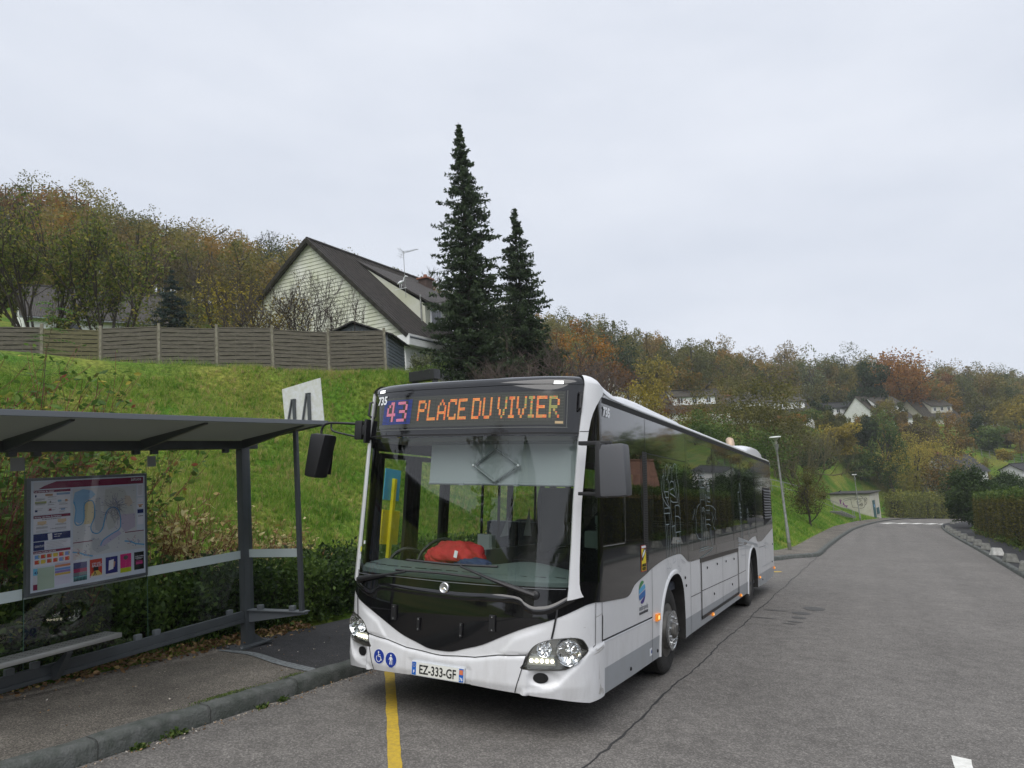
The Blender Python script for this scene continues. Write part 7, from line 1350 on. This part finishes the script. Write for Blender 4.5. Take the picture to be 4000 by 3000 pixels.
# ================================================================== HOUSES
m_tile = mat('brown roof tiles', (.085, .075, .068), .75, col2=(.045, .04, .037), nscale=3); m_tile2 = mat('mossy grey roof tiles', (.10, .088, .068), .85, col2=(.045, .04, .035), nscale=2); m_black = mat('near black slate roof', (.030, .030, .033), .6, noise=.4, nscale=3)
def tile_bump(m, sc=(3.2, 3.2)):
    n = m.node_tree; b = n.nodes['Principled BSDF']; t = n.nodes.new('ShaderNodeTexCoord'); wv = n.nodes.new('ShaderNodeTexWave'); wv.bands_direction = 'Y'; wv.inputs['Scale'].default_value = sc[0]; wv2 = n.nodes.new('ShaderNodeTexWave'); wv2.bands_direction = 'Z'; wv2.wave_profile = 'SAW'; wv2.inputs['Scale'].default_value = sc[1]
    ad = n.nodes.new('ShaderNodeMath'); ad.operation = 'ADD'; bp = n.nodes.new('ShaderNodeBump'); bp.inputs['Strength'].default_value = 1; bp.inputs['Distance'].default_value = .05
    n.links.new(t.outputs['Object'], wv.inputs[0]); n.links.new(t.outputs['Object'], wv2.inputs[0]); n.links.new(wv.outputs['Fac'], ad.inputs[0]); n.links.new(wv2.outputs['Fac'], ad.inputs[1]); n.links.new(ad.outputs[0], bp.inputs['Height']); n.links.new(bp.outputs[0], b.inputs['Normal'])
tile_bump(m_tile); tile_bump(m_tile2); tile_bump(m_black)
m_sid = mat('white lap siding with algae', (.66, .67, .60), .55, col2=(.50, .52, .38), nscale=.7); m_rend = mat('white roughcast wall', (.80, .81, .80), .9, noise=.1, nscale=2, bump=.6, bscale=25); m_rend2 = mat('cream render', (.52, .50, .42), .85, noise=.1, nscale=2)
def gable_house(name, lab, org, yaw, w_, dep, he, hr, roof, wall, sid=None, dorm=None, chim=None, ridge_at=.5, cat='house', wins=(), boards=False, ov=.25):
    """local x = across the gable (0..-w), y = along the ridge, z = up; the gable faces -y"""
    t = thing(name, lab, cat, mtx=frame(org, yaw)); xr = -w_ * ridge_at
    mb = MB(); mb.add([(0, 0, -3), (-w_, 0, -3), (-w_, dep, -3), (0, dep, -3), (0, 0, he), (-w_, 0, he), (-w_, dep, he), (0, dep, he), (xr, 0, hr), (xr, dep, hr)], [(0, 1, 5, 8, 4), (3, 7, 9, 6, 2), (0, 4, 7, 3), (1, 2, 6, 5)]); mb.build('wall', wall, t)
    if boards:
        mb = MB(); z = he - .35
        while z < hr - .12:
            f = (z - he) / (hr - he); xa = xr * max(0, f) ; xb = -w_ + (w_ + xr) * max(0, f); f2 = (z + .19 - he) / (hr - he); xa2 = xr * max(0, min(1, f2)); xb2 = -w_ + (w_ + xr) * max(0, min(1, f2))
            mb.add([(xa, -.045, z), (xb, -.045, z), (xb2, -.018, z + .185), (xa2, -.018, z + .185), (xa, -.02, z), (xb, -.02, z)], [(0, 1, 2, 3), (0, 4, 5, 1)]); z += .185
        mb.build('gable_siding', sid or wall, t)
    for side_, (ex, sg) in enumerate(((0, 1), (-w_, -1))):
        sl = (hr - he) / abs(xr - ex); oo = .35; A = (ex + sg * oo, -ov, he - sl * oo); B = (xr, -ov, hr); tk = .12
        mb = MB(); y1 = dep + ov; mb.add([A, B, (xr, y1, hr), (A[0], y1, A[2]), (A[0], -ov, A[2] + tk), (xr, -ov, hr + tk), (xr, y1, hr + tk), (A[0], y1, A[2] + tk)], [(0, 1, 2, 3), (4, 7, 6, 5), (0, 4, 5, 1), (3, 2, 6, 7), (0, 3, 7, 4)]); rf = mb.build('roof', roof, t)
        if boards:
            mb = MB(); n = 17; L_ = math.hypot(A[0] - xr, hr - A[2])
            for k in range(n):
                u = (k + .5) / n; p = Vector(A).lerp(Vector(B), u) + Vector((0, -.02, .06)); R_ = Matrix.Rotation(math.atan2(hr - A[2], xr - A[0]), 3, 'Y'); R_ = Matrix(((Vector(B) - Vector(A)).normalized(), (0, 1, 0), (Vector(B) - Vector(A)).normalized().cross(Vector((0, 1, 0))))).transposed(); mb.box(p, (L_ / n * .97, .12, .20), .01, R_)
            mb.build('verge_tiles', roof, rf)
            mb = MB()
            if side_ == 0:
                for k in range(26):
                    y = k * .30; mb.tube([(A[0] - .02, y, A[2] + tk + .02), (xr + .1, y, hr + tk + .02 - sl * .1)], .035, 5)
                mb.build('tile_ribs', roof, rf)
    mb = MB(); mb.tube([(xr, -ov, hr + .12), (xr, dep + ov, hr + .12)], .11, 8); mb.build('ridge', roof, t)
    mb = MB(); sl = (hr - he) / abs(xr); mb.tube([(.42, -ov, he - sl * .35), (.42, dep + ov, he - sl * .35)], .06, 8); mb.build('gutter', m_st2, t)
    if dorm:
        y0_, y1_, xf, zt, ri, wn = dorm; zt_ = zt; xi, zi = ri; mb = MB(); zb = he + (xf - 0) / (xr) * (hr - he)
        mb.add([(xf, y0_, zb - .1), (xf, y1_, zb - .1), (xf, y1_, zt_), (xf, y0_, zt_), (xi, y0_, zi), (xi, y1_, zi)], [(0, 1, 2, 3), (0, 3, 4), (1, 5, 2)]); dm = mb.build('dormer', sid or wall, t)
        mb = MB(); mb.add([(xf + .3, y0_ - .08, zt_ - .05), (xf + .3, y1_ + .2, zt_ - .05), (xi, y1_ + .2, zi + .06), (xi, y0_ - .08, zi + .06), (xf + .3, y0_ - .08, zt_ + .06), (xf + .3, y1_ + .2, zt_ + .06), (xi, y1_ + .2, zi + .16), (xi, y0_ - .08, zi + .16)], [(0, 1, 2, 3), (4, 7, 6, 5), (0, 4, 5, 1), (0, 3, 7, 4), (1, 5, 6, 2)]); mb.build('dormer_roof', roof, dm)
        for k in range(wn):
            yc = y0_ + (k + .5) * (y1_ - y0_) / wn; mb = MB(); mb.box((xf + .02, yc, zt_ - .62), (.07, 1.0, .95), .0); wn_ = mb.build('window', m_wst, dm); mb = MB(); mb.box((xf + .05, yc - .22, zt_ - .62), (.03, .36, .78)); mb.box((xf + .05, yc + .22, zt_ - .62), (.03, .36, .78)); mb.build('pane', m_dkg, wn_)
    for (f, u, z, ww, hh) in wins:
        mb = MB()
        if f == 'g': mb.box((u, -.03, z), (ww, .08, hh)); p2 = MB(); p2.box((u, -.06, z), (ww - .14, .04, hh - .14))
        else: mb.box((.03, u, z), (.08, ww, hh)); p2 = MB(); p2.box((.06, u, z), (.04, ww - .14, hh - .14))
        wn_ = mb.build('window', m_wst, t); p2.build('pane', m_dkg, wn_)
    if chim:
        cx, cy, ch = chim; zc = hr + (abs(cx - xr) / max(.1, abs(xr))) * (he - hr); mb = MB(); mb.box((cx, cy, zc + ch / 2 - .4), (.55, .7, ch + .8), .01); c_ = mb.build('chimney', mat('brown chimney brick', (.09, .06, .05), .9, noise=.3, nscale=9), t); mb = MB(); mb.box((cx, cy, zc + ch + .02), (.72, .9, .1), .01); mb.lathe([(.13, zc + ch + .07), (.11, zc + ch + .3), (.09, zc + ch + .3)], 12, Matrix.Translation((cx, cy, 0))); mb.build('chimney_pot', mat('clay chimney pot', (.25, .11, .07), .8), c_)
    return t
m_dkg = mat('dark window glass', (.02, .024, .028), .08, coat=.4)
H1 = gable_house('gable_house', 'large white clapboard house with a steep brown tiled gable behind the fence', (-15.1, 20.3, 6.75), 0, 12.6, 9.6, 2.45, 7.75, m_tile, m_rend, m_sid, dorm=(3.0, 8.6, -.78, 4.4, (-4.9, 7.3), 3), chim=(-4.4, 8.8, .7), ridge_at=.424, boards=True)
b = MB(); b.add([(.45, -.3, 1.75), (.45, -.3, 2.25), (-.2, -.3, 2.25), (-.2, -.3, 1.75), (.45, 11, 1.75), (.45, 11, 2.2), (-.2, 11, 2.2), (-.2, 11, 1.75)], [(0, 1, 2, 3), (0, 4, 5, 1), (0, 3, 7, 4)]); b.build('soffit_box', m_rend, H1)
b = MB(); b.box((.02, 1.9, .6), (.06, 2.3, 1.9)); b.build('garage_door', m_rend, H1); b = MB(); b.tube([(-.98, 2.95, 2.9), (-.98, 2.95, 4.9)], .04, 6); b.build('downpipe', m_gal, H1)
b = MB(); b.box((-2.0, 1.3, 4.46), (.9, .75, .05), 0, Matrix.Rotation(math.radians(40), 3, 'Y')); b.build('skylight', m_dkg, H1)
# aerial and weather vane on the house
an = at(900 + 1165 * .5877, 850 + 500 * .5877, 31); b = MB(); A0 = Vector((0, 0, 0)); b.tube([(0, 0, -.4), (0, 0, 3.4)], .022, 6); an_ = thing('television_aerial', 'thin television aerial on a tall mast above the house roof', 'aerial', mtx=frame(an) @ Matrix.Scale(.56, 4)); b.build('mast', m_gal, an_)
b = MB(); b.tube([(-.1, 0, 3.25), (1.35, .1, 3.3)], .016, 5)
for k in range(9): x = .15 + k * .14; b.tube([(x, -.35 + .02 * k, 3.26), (x, .35 - .02 * k, 3.3)], .011, 4)
for k in range(5): z = 3.0 + k * .15; b.tube([(-.12 - .1 * abs(k - 2), -.4, z), (-.12 - .1 * abs(k - 2), .4, z)], .011, 4)
b.tube([(-.35, 0, 2.85), (-.1, 0, 3.28), (-.3, 0, 3.75)], .012, 4); b.build('antenna_array', m_gal, an_)
wv_ = thing('chimney_bird', 'small white metal stork on the house chimney', 'ornament', (0, 0, 0), mtx=frame(at(900 + 1130 * .5877, 850 + 432 * .5877, 31))); b = MB(); b.lathe([(.001, -.18), (.06, -.08), (.07, .05), (.001, .2)], 10, Matrix.Rotation(math.radians(75), 4, 'Y')); b.tube([(.15, 0, .03), (.22, 0, .2), (.30, 0, .24), (.42, 0, .2)], [.03, .02, .03, .005], 6); b.tube([(-.05, 0, -.05), (-.03, 0, -.28)], .01, 4); b.tube([(.05, 0, -.05), (.05, 0, -.28)], .01, 4); b.tube([(-.3, 0, -.28), (.3, 0, -.28)], .012, 4); b.build('bird', m_wst, wv_, smooth=50)
# garden hut behind the last fence panel
m_hut = mat('grey blue hut boards', (.12, .14, .155), .7, noise=.15, nscale=4); hp = at(900 + 1030 * .5877, 850 + 1060 * .5877, 27.0); hut = thing('garden_hut', 'small grey blue wooden hut behind the last fence panel', 'hut', mtx=frame((hp.x + .1, hp.y + .15, hp.z - .25), -22))
b = MB(); b.add([(0, 0, 0), (-2.6, 0, 0), (-2.6, 2.6, 0), (0, 2.6, 0), (0, 0, 1.95), (-2.6, 0, 1.95), (-2.6, 2.6, 1.95), (0, 2.6, 1.95), (-1.3, 0, 2.45), (-1.3, 2.6, 2.45)], [(0, 1, 5, 8, 4), (3, 7, 9, 6, 2), (0, 4, 7, 3), (1, 2, 6, 5)]); b.build('wall', m_hut, hut)
b = MB()
for k in range(14): b.box((.02, 1.3, .08 + k * .14), (.05, 2.7, .115), .01)
b.build('side_boards', m_hut, hut)
for sg in (0, 1):
    x0 = .28 if sg == 0 else -2.88; b = MB(); b.add([(x0, -.2, 1.86), (-1.3, -.2, 2.50), (-1.3, 2.8, 2.50), (x0, 2.8, 1.86), (x0, -.2, 1.91), (-1.3, -.2, 2.56), (-1.3, 2.8, 2.56), (x0, 2.8, 1.91)], [(0, 1, 2, 3), (4, 7, 6, 5), (0, 4, 5, 1), (0, 3, 7, 4), (3, 2, 6, 7)]); b.build('roof', mat('dark roofing felt', (.035, .033, .032), .85), hut)
# black planter on legs
pp = at(900 + 1292 * .5877, 850 + 1075 * .5877, 24.5); pt_ = thing('planter', 'black planter on legs with trailing green plants beside the house', 'planter', mtx=frame((pp.x, pp.y, pp.z))); b = MB(); b.box((0, 0, .12), (1.05, .4, .36), .03); b.build('trough', m_blk2, pt_); b = MB()
for x in (-.42, .42): b.box((x, 0, -.45), (.06, .3, .9))
b.build('leg', m_blk2, pt_); c = rng.normal(size=(500, 3)) * (.35, .15, .08) + (0, 0, .36); V_, F, T = tri_leaves(c, .07, rng.uniform(.2, 1, 500)); np_mesh('plants', V_, F, LM('green'), pt_, T, k=4)
hl = at(*V(20, 700), 46); gable_house('white_house', 'white house with a dark roof half hidden behind the hazels at the left edge', (hl.x + 2.2, hl.y, hl.z - 2.6), 25, 9, 10, 3.0, 6.0, m_tile, m_rend, wins=(('s', 2.5, 2.0, 1.3, 1.2), ('s', 6, 2.0, 1.3, 1.2)))
# houses on the far slope
def far_house(lab, vx, vy, D, yaw, w_, dep, he, hr, roof, wall=m_rend, dorm=None, chim=None, wins=(), ra=.5, name='hillside_house'):
    p = at(*V(vx, vy), D); return gable_house(name, lab, tuple(p), yaw, w_, dep, he, hr, roof, wall, dorm=dorm, chim=chim, wins=wins, ridge_at=ra)
FH = dict(dorm=(1.0, 8.6, -.9, 3.5, (-3.6, 5.5), 4))
far_house('largest white hillside house with a broad gable and a row of dormer windows', 1901, 912, 150, 42, 11, 9.6, .9, 6.0, m_tile2, chim=(-4.2, 4, .9), wins=(('g', -1.6, .2, 2.2, .5), ('s', 3, .3, 1.3, .8)), **FH)
far_house('cream gabled hillside house with a mossy roof, right of the largest white one', 2000, 908, 160, 42, 8.4, 11, .6, 5.0, m_tile2, m_rend2, dorm=(3.2, 10, -.8, 3.1, (-3.0, 4.6), 3), chim=(-3.6, 5, .8)); far_house('farthest white hillside house with a dark roof beside the cypresses', 2092, 912, 172, 42, 9, 11, .5, 5.3, m_tile, dorm=(3, 10, -.9, 3.4, (-3.2, 4.9), 3), chim=(-4, 5, .8))
far_house('smallest hillside house showing only its white dormer windows, left of the largest', 1800, 912, 160, 50, 8, 9, .6, 4.6, m_black, dorm=(.8, 8.6, -.6, 3.2, (-3.0, 4.2), 3)); far_house('house behind the bus roof with a white gable, left of the olive tree', 1440, 903, 112, 44, 6.5, 12, 1.0, 4.6, m_tile2, dorm=(2, 10, -.8, 3.3, (-2.6, 4.3), 3), wins=(('g', -2.7, 2.2, .9, 1.1),))
far_house('second white gabled house behind the bus roof, seen through the olive tree', 1545, 913, 118, 44, 6.5, 12, 1.0, 4.6, m_tile, dorm=(2, 11, -.8, 3.3, (-2.6, 4.3), 3), chim=(-2.6, 5, .8)); far_house('third house seen through the olive tree with a white dormer', 1640, 908, 124, 44, 6.5, 12, .8, 4.4, m_tile, dorm=(2, 11, -.8, 3.1, (-2.6, 4.1), 3), chim=(-2.6, 8, .8)); far_house('small white gable beside the golden tree above the bus shoulder', 1335, 850, 104, 20, 3.6, 8, .8, 3.6, m_black, chim=(-1.9, 2, .9))
rh = at(3719, 1846, 112); gable_house('black_roofed_house', 'low white house with a wide near black roof behind the bend', (rh.x, rh.y, rh.z - 1.3), 48, 6.4, 7.2, 1.3, 3.7, m_black, m_rend, chim=(-3, 1.0, .8), wins=(('g', -2, .4, 1.2, 1.0),))
bh = at(3000 + 2110 * .45208, 1700 + 300 * .45208, 118); gable_house('dark_bungalow', 'low dark roofed building behind the hedge at the right edge', (bh.x + 1.5, bh.y, bh.z - 1.9), 60, 5, 8, 1.9, 2.8, m_black, m_rend)
# painted transformer shed by the bend
m_shw = mat('off white shed render', (.55, .54, .47), .9, col2=(.44, .42, .34), nscale=1.2, bump=.3, bscale=40); m_teal = mat('teal steel door', (.03, .10, .11), .5, noise=.2, nscale=3)
SHF = frame((2.95, 97.6, -.1), 16); shd = thing('graffiti_shed', 'small off white electricity shed with a graffiti face and a teal door', 'shed', mtx=SHF); W_, Dp, Hh = 4.9, 3.9, 3.35
b = MB(); b.box((-W_ / 2, Dp / 2, Hh / 2 - .4), (W_, Dp, Hh + .8)); b.build('wall', m_shw, shd); b = MB(); b.box((-W_ / 2, Dp / 2, Hh - .13), (W_ + .06, Dp + .06, .2)); b.build('cornice', m_shw, shd)
b = MB(); b.box((-W_ / 2, Dp / 2, Hh + .09), (W_ + .55, Dp + .5, .13), .02); b.build('roof', mat('dark roofing felt', (.035, .033, .032), .85), shd)
b = MB(); b.box((.02, 1.35, 1.25), (.06, .95, 2.35)); dr = b.build('door', m_teal, shd); b = MB(); b.box((.06, 1.35, 1.7), (.02, .3, .35)); b.build('notice', mat('light blue notice', (.2, .35, .6), .5), dr); b = MB(); b.box((.05, 2.75, .95), (.06, .95, .85)); b.build('vent_grille', m_teal, shd)
m_gr = mat('black spray paint', (.012, .012, .014), .6); m_pu = mat('purple spray paint', (.20, .03, .22), .6)
def G12(x, y): return (-W_ + (x - 265) / 208, -.012, (1045 - y) / 172)
def spray(name, lines, m, r=.022):
    mb = MB()
    for l in lines:
        q = [G12(*p) for p in l]; k = len(mb.v)
        for i, p in enumerate(q):
            a = Vector(q[max(i - 1, 0)]); c = Vector(q[min(i + 1, len(q) - 1)]); d = (c - a).normalized(); n_ = Vector((-d.z, 0, d.x)) * r; mb.v += [tuple(Vector(p) + n_), tuple(Vector(p) - n_)]
        mb.f += [(k + 2 * i, k + 2 * i + 1, k + 2 * i + 3, k + 2 * i + 2) for i in range(len(q) - 1)]
    return mb.build(name, m, shd)
sp2 = lambda l: smoothp(l, 4)
spray('graffiti_face', [[(940, 540), (780, 552), (610, 580), (618, 622), (720, 595), (800, 578), (960, 568), (1120, 575)], sp2([(925, 525), (980, 500), (1050, 508), (1100, 540), (1128, 582)]), [(800, 578), (808, 660), (828, 765), (930, 772)], sp2([(930, 772), (1010, 784), (1080, 778), (1130, 745), (1150, 690), (1148, 630), (1128, 582)]), sp2([(1155, 620), (1185, 645), (1182, 690), (1152, 715)]), sp2([(1150, 585), (1165, 560), (1200, 560), (1218, 590), (1200, 612), (1165, 610), (1150, 585)]), [(1160, 600), (1205, 575)],
    sp2([(875, 605), (920, 592), (1000, 588), (1050, 598), (1078, 622)]), sp2([(990, 600), (955, 625), (950, 655), (985, 662), (1018, 640)]), [(1035, 605), (1040, 650)], sp2([(945, 682), (1000, 698), (1050, 685), (1080, 668)]), sp2([(945, 682), (990, 715), (1050, 732), (1082, 728), (1088, 700), (1080, 668)]), [(1045, 690), (1050, 730)], [(1015, 700), (1085, 705)]], m_gr)
spray('graffiti_letters', [[(510, 590), (525, 680)], sp2([(510, 590), (550, 600), (520, 640)]), [(520, 640), (540, 675)], [(585, 700), (592, 642), (628, 735)], [(590, 705), (622, 690)], [(655, 705), (672, 775)], [(640, 735), (708, 725)]], m_pu, .05)
cw_ = thing('crow', 'black crow perched on the roof of the white shed', 'bird', mtx=SHF @ Matrix.Translation((-W_ + 1.15, .5, Hh + .16))); bm = bmesh.new()
b = MB(); b.tube([(-.30, 0, .05), (-.18, 0, .12), (-.02, 0, .20), (.10, 0, .29), (.15, 0, .34), (.21, 0, .34), (.28, 0, .32)], [.015, .035, .075, .055, .042, .02, .003], 10); b.tube([(0, .03, .14), (.0, .03, .0)], .007, 5); b.tube([(.02, -.03, .14), (.02, -.03, .0)], .007, 5); b.build('body', mat('black feathers', (.01, .01, .012), .5), cw_, smooth=60); bm.free()
# hand rails and steps on the bank
m_rail = mat('grey tubular rail', (.30, .31, .30), .5, metal=.4)
hr_ = thing('stair_handrail', 'grey tubular handrail running down the bank beside the steps to the pavement', 'handrail', (1.5, 76, 0)); hr_.location = (0, 0, 0)
def P6(x, y, D): return at(3000 + x * .45208, 1700 + y * .45208, D)
tp = [P6(395, 505, 66), P6(560, 570, 69), P6(730, 650, 73)]; b = MB(); b.tube(tp, .03, 8); b.tube([tp[-1], tp[-1] - UP * 1.0], .028, 6); b.tube([tp[1], tp[1] - UP * 1.0], .028, 6); b.tube([tp[0], tp[0] - UP * 1.0], .028, 6); b.tube([q - UP * .55 for q in tp], .018, 6); b.tube([tp[-1], P6(745, 652, 76), P6(745, 652, 76) - UP * 1.0], .028, 6); b.build('rail', m_rail, hr_, smooth=40)
for k in range(7):
    u = k / 6; p = P6(590 + u * 120, 660 + u * 45, 70 + u * 5); b = MB(); b.box((0, 0, 0), (1.1, .4, .14), .01); o = b.build('stone_step', m_con); o.matrix_world = frame((p.x, p.y, p.z - .02), 25)
    tag(o, ['top', 'second', 'third', 'fourth', 'fifth', 'sixth', 'bottom'][k] + ' step of the little stone stair in the grass bank', 'step', 'steps up the bank')
cr2 = thing('crest_railing', 'grey two bar railing on the crest of the bank behind the bus tail', 'railing', (0, 0, 0)); tp = [P6(-60, 375, 60), P6(25, 382, 60), P6(130, 405, 60), P6(280, 445, 60)]; b = MB(); b.tube(tp, .03, 6); b.tube([q - UP * .5 for q in tp], .022, 6)
for q in tp[:3]: b.tube([q, q - UP * 1.1], .028, 6)
b.build('rail', m_rail, cr2)
# wire fence and two round bushes in the far garden
gf = thing('garden_wire_fence', 'wire fence on posts across the green garden slope at the far right', 'fence', (0, 0, 0)); b = MB(); pts_ = [P6(1700 + k * 70, 95 + k * 11 + (8 if k > 4 else 0), 135 - k) for k in range(9)]
for q in pts_: b.tube([q, q - UP * 1.6], .05, 5)
b.build('posts', m_con, gf); b = MB()
for h in (.1, .6, 1.1, 1.5): b.tube([q - UP * h for q in pts_], .015, 3)
b.build('wire', m_rail, gf)
for vx, lab in ((2038, 'left round yellow bush in the far garden'), (2072, 'right round yellow bush in the far garden')):
    p = P6(vx, 215, 124); leafy('garden_bush', lab, 'bush', p.x, p.y, p.z - .3, 2.3, 1.3, 'yellow', 1500, .3, vx, .05, group='round bushes in the far garden')
# ---- the other side of the road (mirrored in the bus windows)
gable_house('bungalow', 'rendered house with a red tiled roof across the road', (30, 52, gz(30, 52)), -60, 9, 13, 3, 7, mat('red clay tiles', (.20, .10, .065), .8, noise=.3, nscale=2), m_rend2, chim=(-4, 4, 1)); gable_house('bungalow', 'white gabled house with a slate roof across the road, beyond the red roofed one', (44, 84, gz(44, 84)), -70, 9, 12, 3.2, 8, m_black, m_rend, wins=(('g', -4.5, 4.5, 1.2, 1.3),))
gable_house('bungalow', 'house with a brown roof up the road behind the photographer', (-9, -34, gz(-9, -34)), 150, 10, 12, 3, 7.5, m_tile, m_rend2); gable_house('bungalow', 'white house down the slope to the right of the photographer', (26, 10, gz(26, 10)), -80, 9, 12, 3, 6.5, m_tile, m_rend)
for i, (x, y, H, R_, pal) in enumerate(((-17, -15, 11, 2.0, 'dark'), (-12, -24, 7, 1.8, 'dark'), (-5, -30, 10, 4, 'olive'), (17, 34, 7, 3, 'olive'), (19, 60, 9, 4, 'green'), (33, 70, 12, 5, 'rust'), (38, 30, 9, 4, 'dark'), (30, 100, 12, 5, 'mix'), (45, 85, 14, 6, 'mix'), (16, 8, 6, 3, 'green'), (22, -14, 8, 4, 'olive'), (-16, -34, 11, 5, 'rust'), (48, 60, 11, 5, 'dark'), (26, 30, 8, 3.6, 'mix'))):
    if i < 2: spruce('road_spruce', ['dark spruce up the road behind the photographer', 'smaller dark spruce up the road'][i], x, y, gz(x, y), H, R_, 400 + i, lev=22, per=8)
    else: leafy('garden_tree', 'garden tree across the road, mirrored as a dark mass in the bus windows', 'tree', x, y, gz(x, y), H, R_, pal, 1800, .4, 500 + i, group='garden trees mirrored in the bus windows')
hedge('roadside_hedge', 'green garden hedge along the right pavement beside the photographer', [(10.2, -20), (10.1, -5), (10.1, 14.5)], 1.4, 2.2, 'green', 9000, .18)
# ---- damp air over the valley
b = MB(); b.box((20, 120, 50), (560, 470, 140)); hz = b.build('haze', None); tag(hz, kind='stuff')
hm = bpy.data.materials.new('haze air'); hm.use_nodes = True; n = hm.node_tree; n.nodes.clear(); o = n.nodes.new('ShaderNodeOutputMaterial'); pv = n.nodes.new('ShaderNodeVolumePrincipled')
pv.inputs['Color'].default_value = (.88, .91, .96, 1); pv.inputs['Density'].default_value = .00045; pv.inputs['Anisotropy'].default_value = .2; n.links.new(pv.outputs[0], o.inputs['Volume']); hz.data.materials.append(hm); scene.cycles.volume_bounces = 1
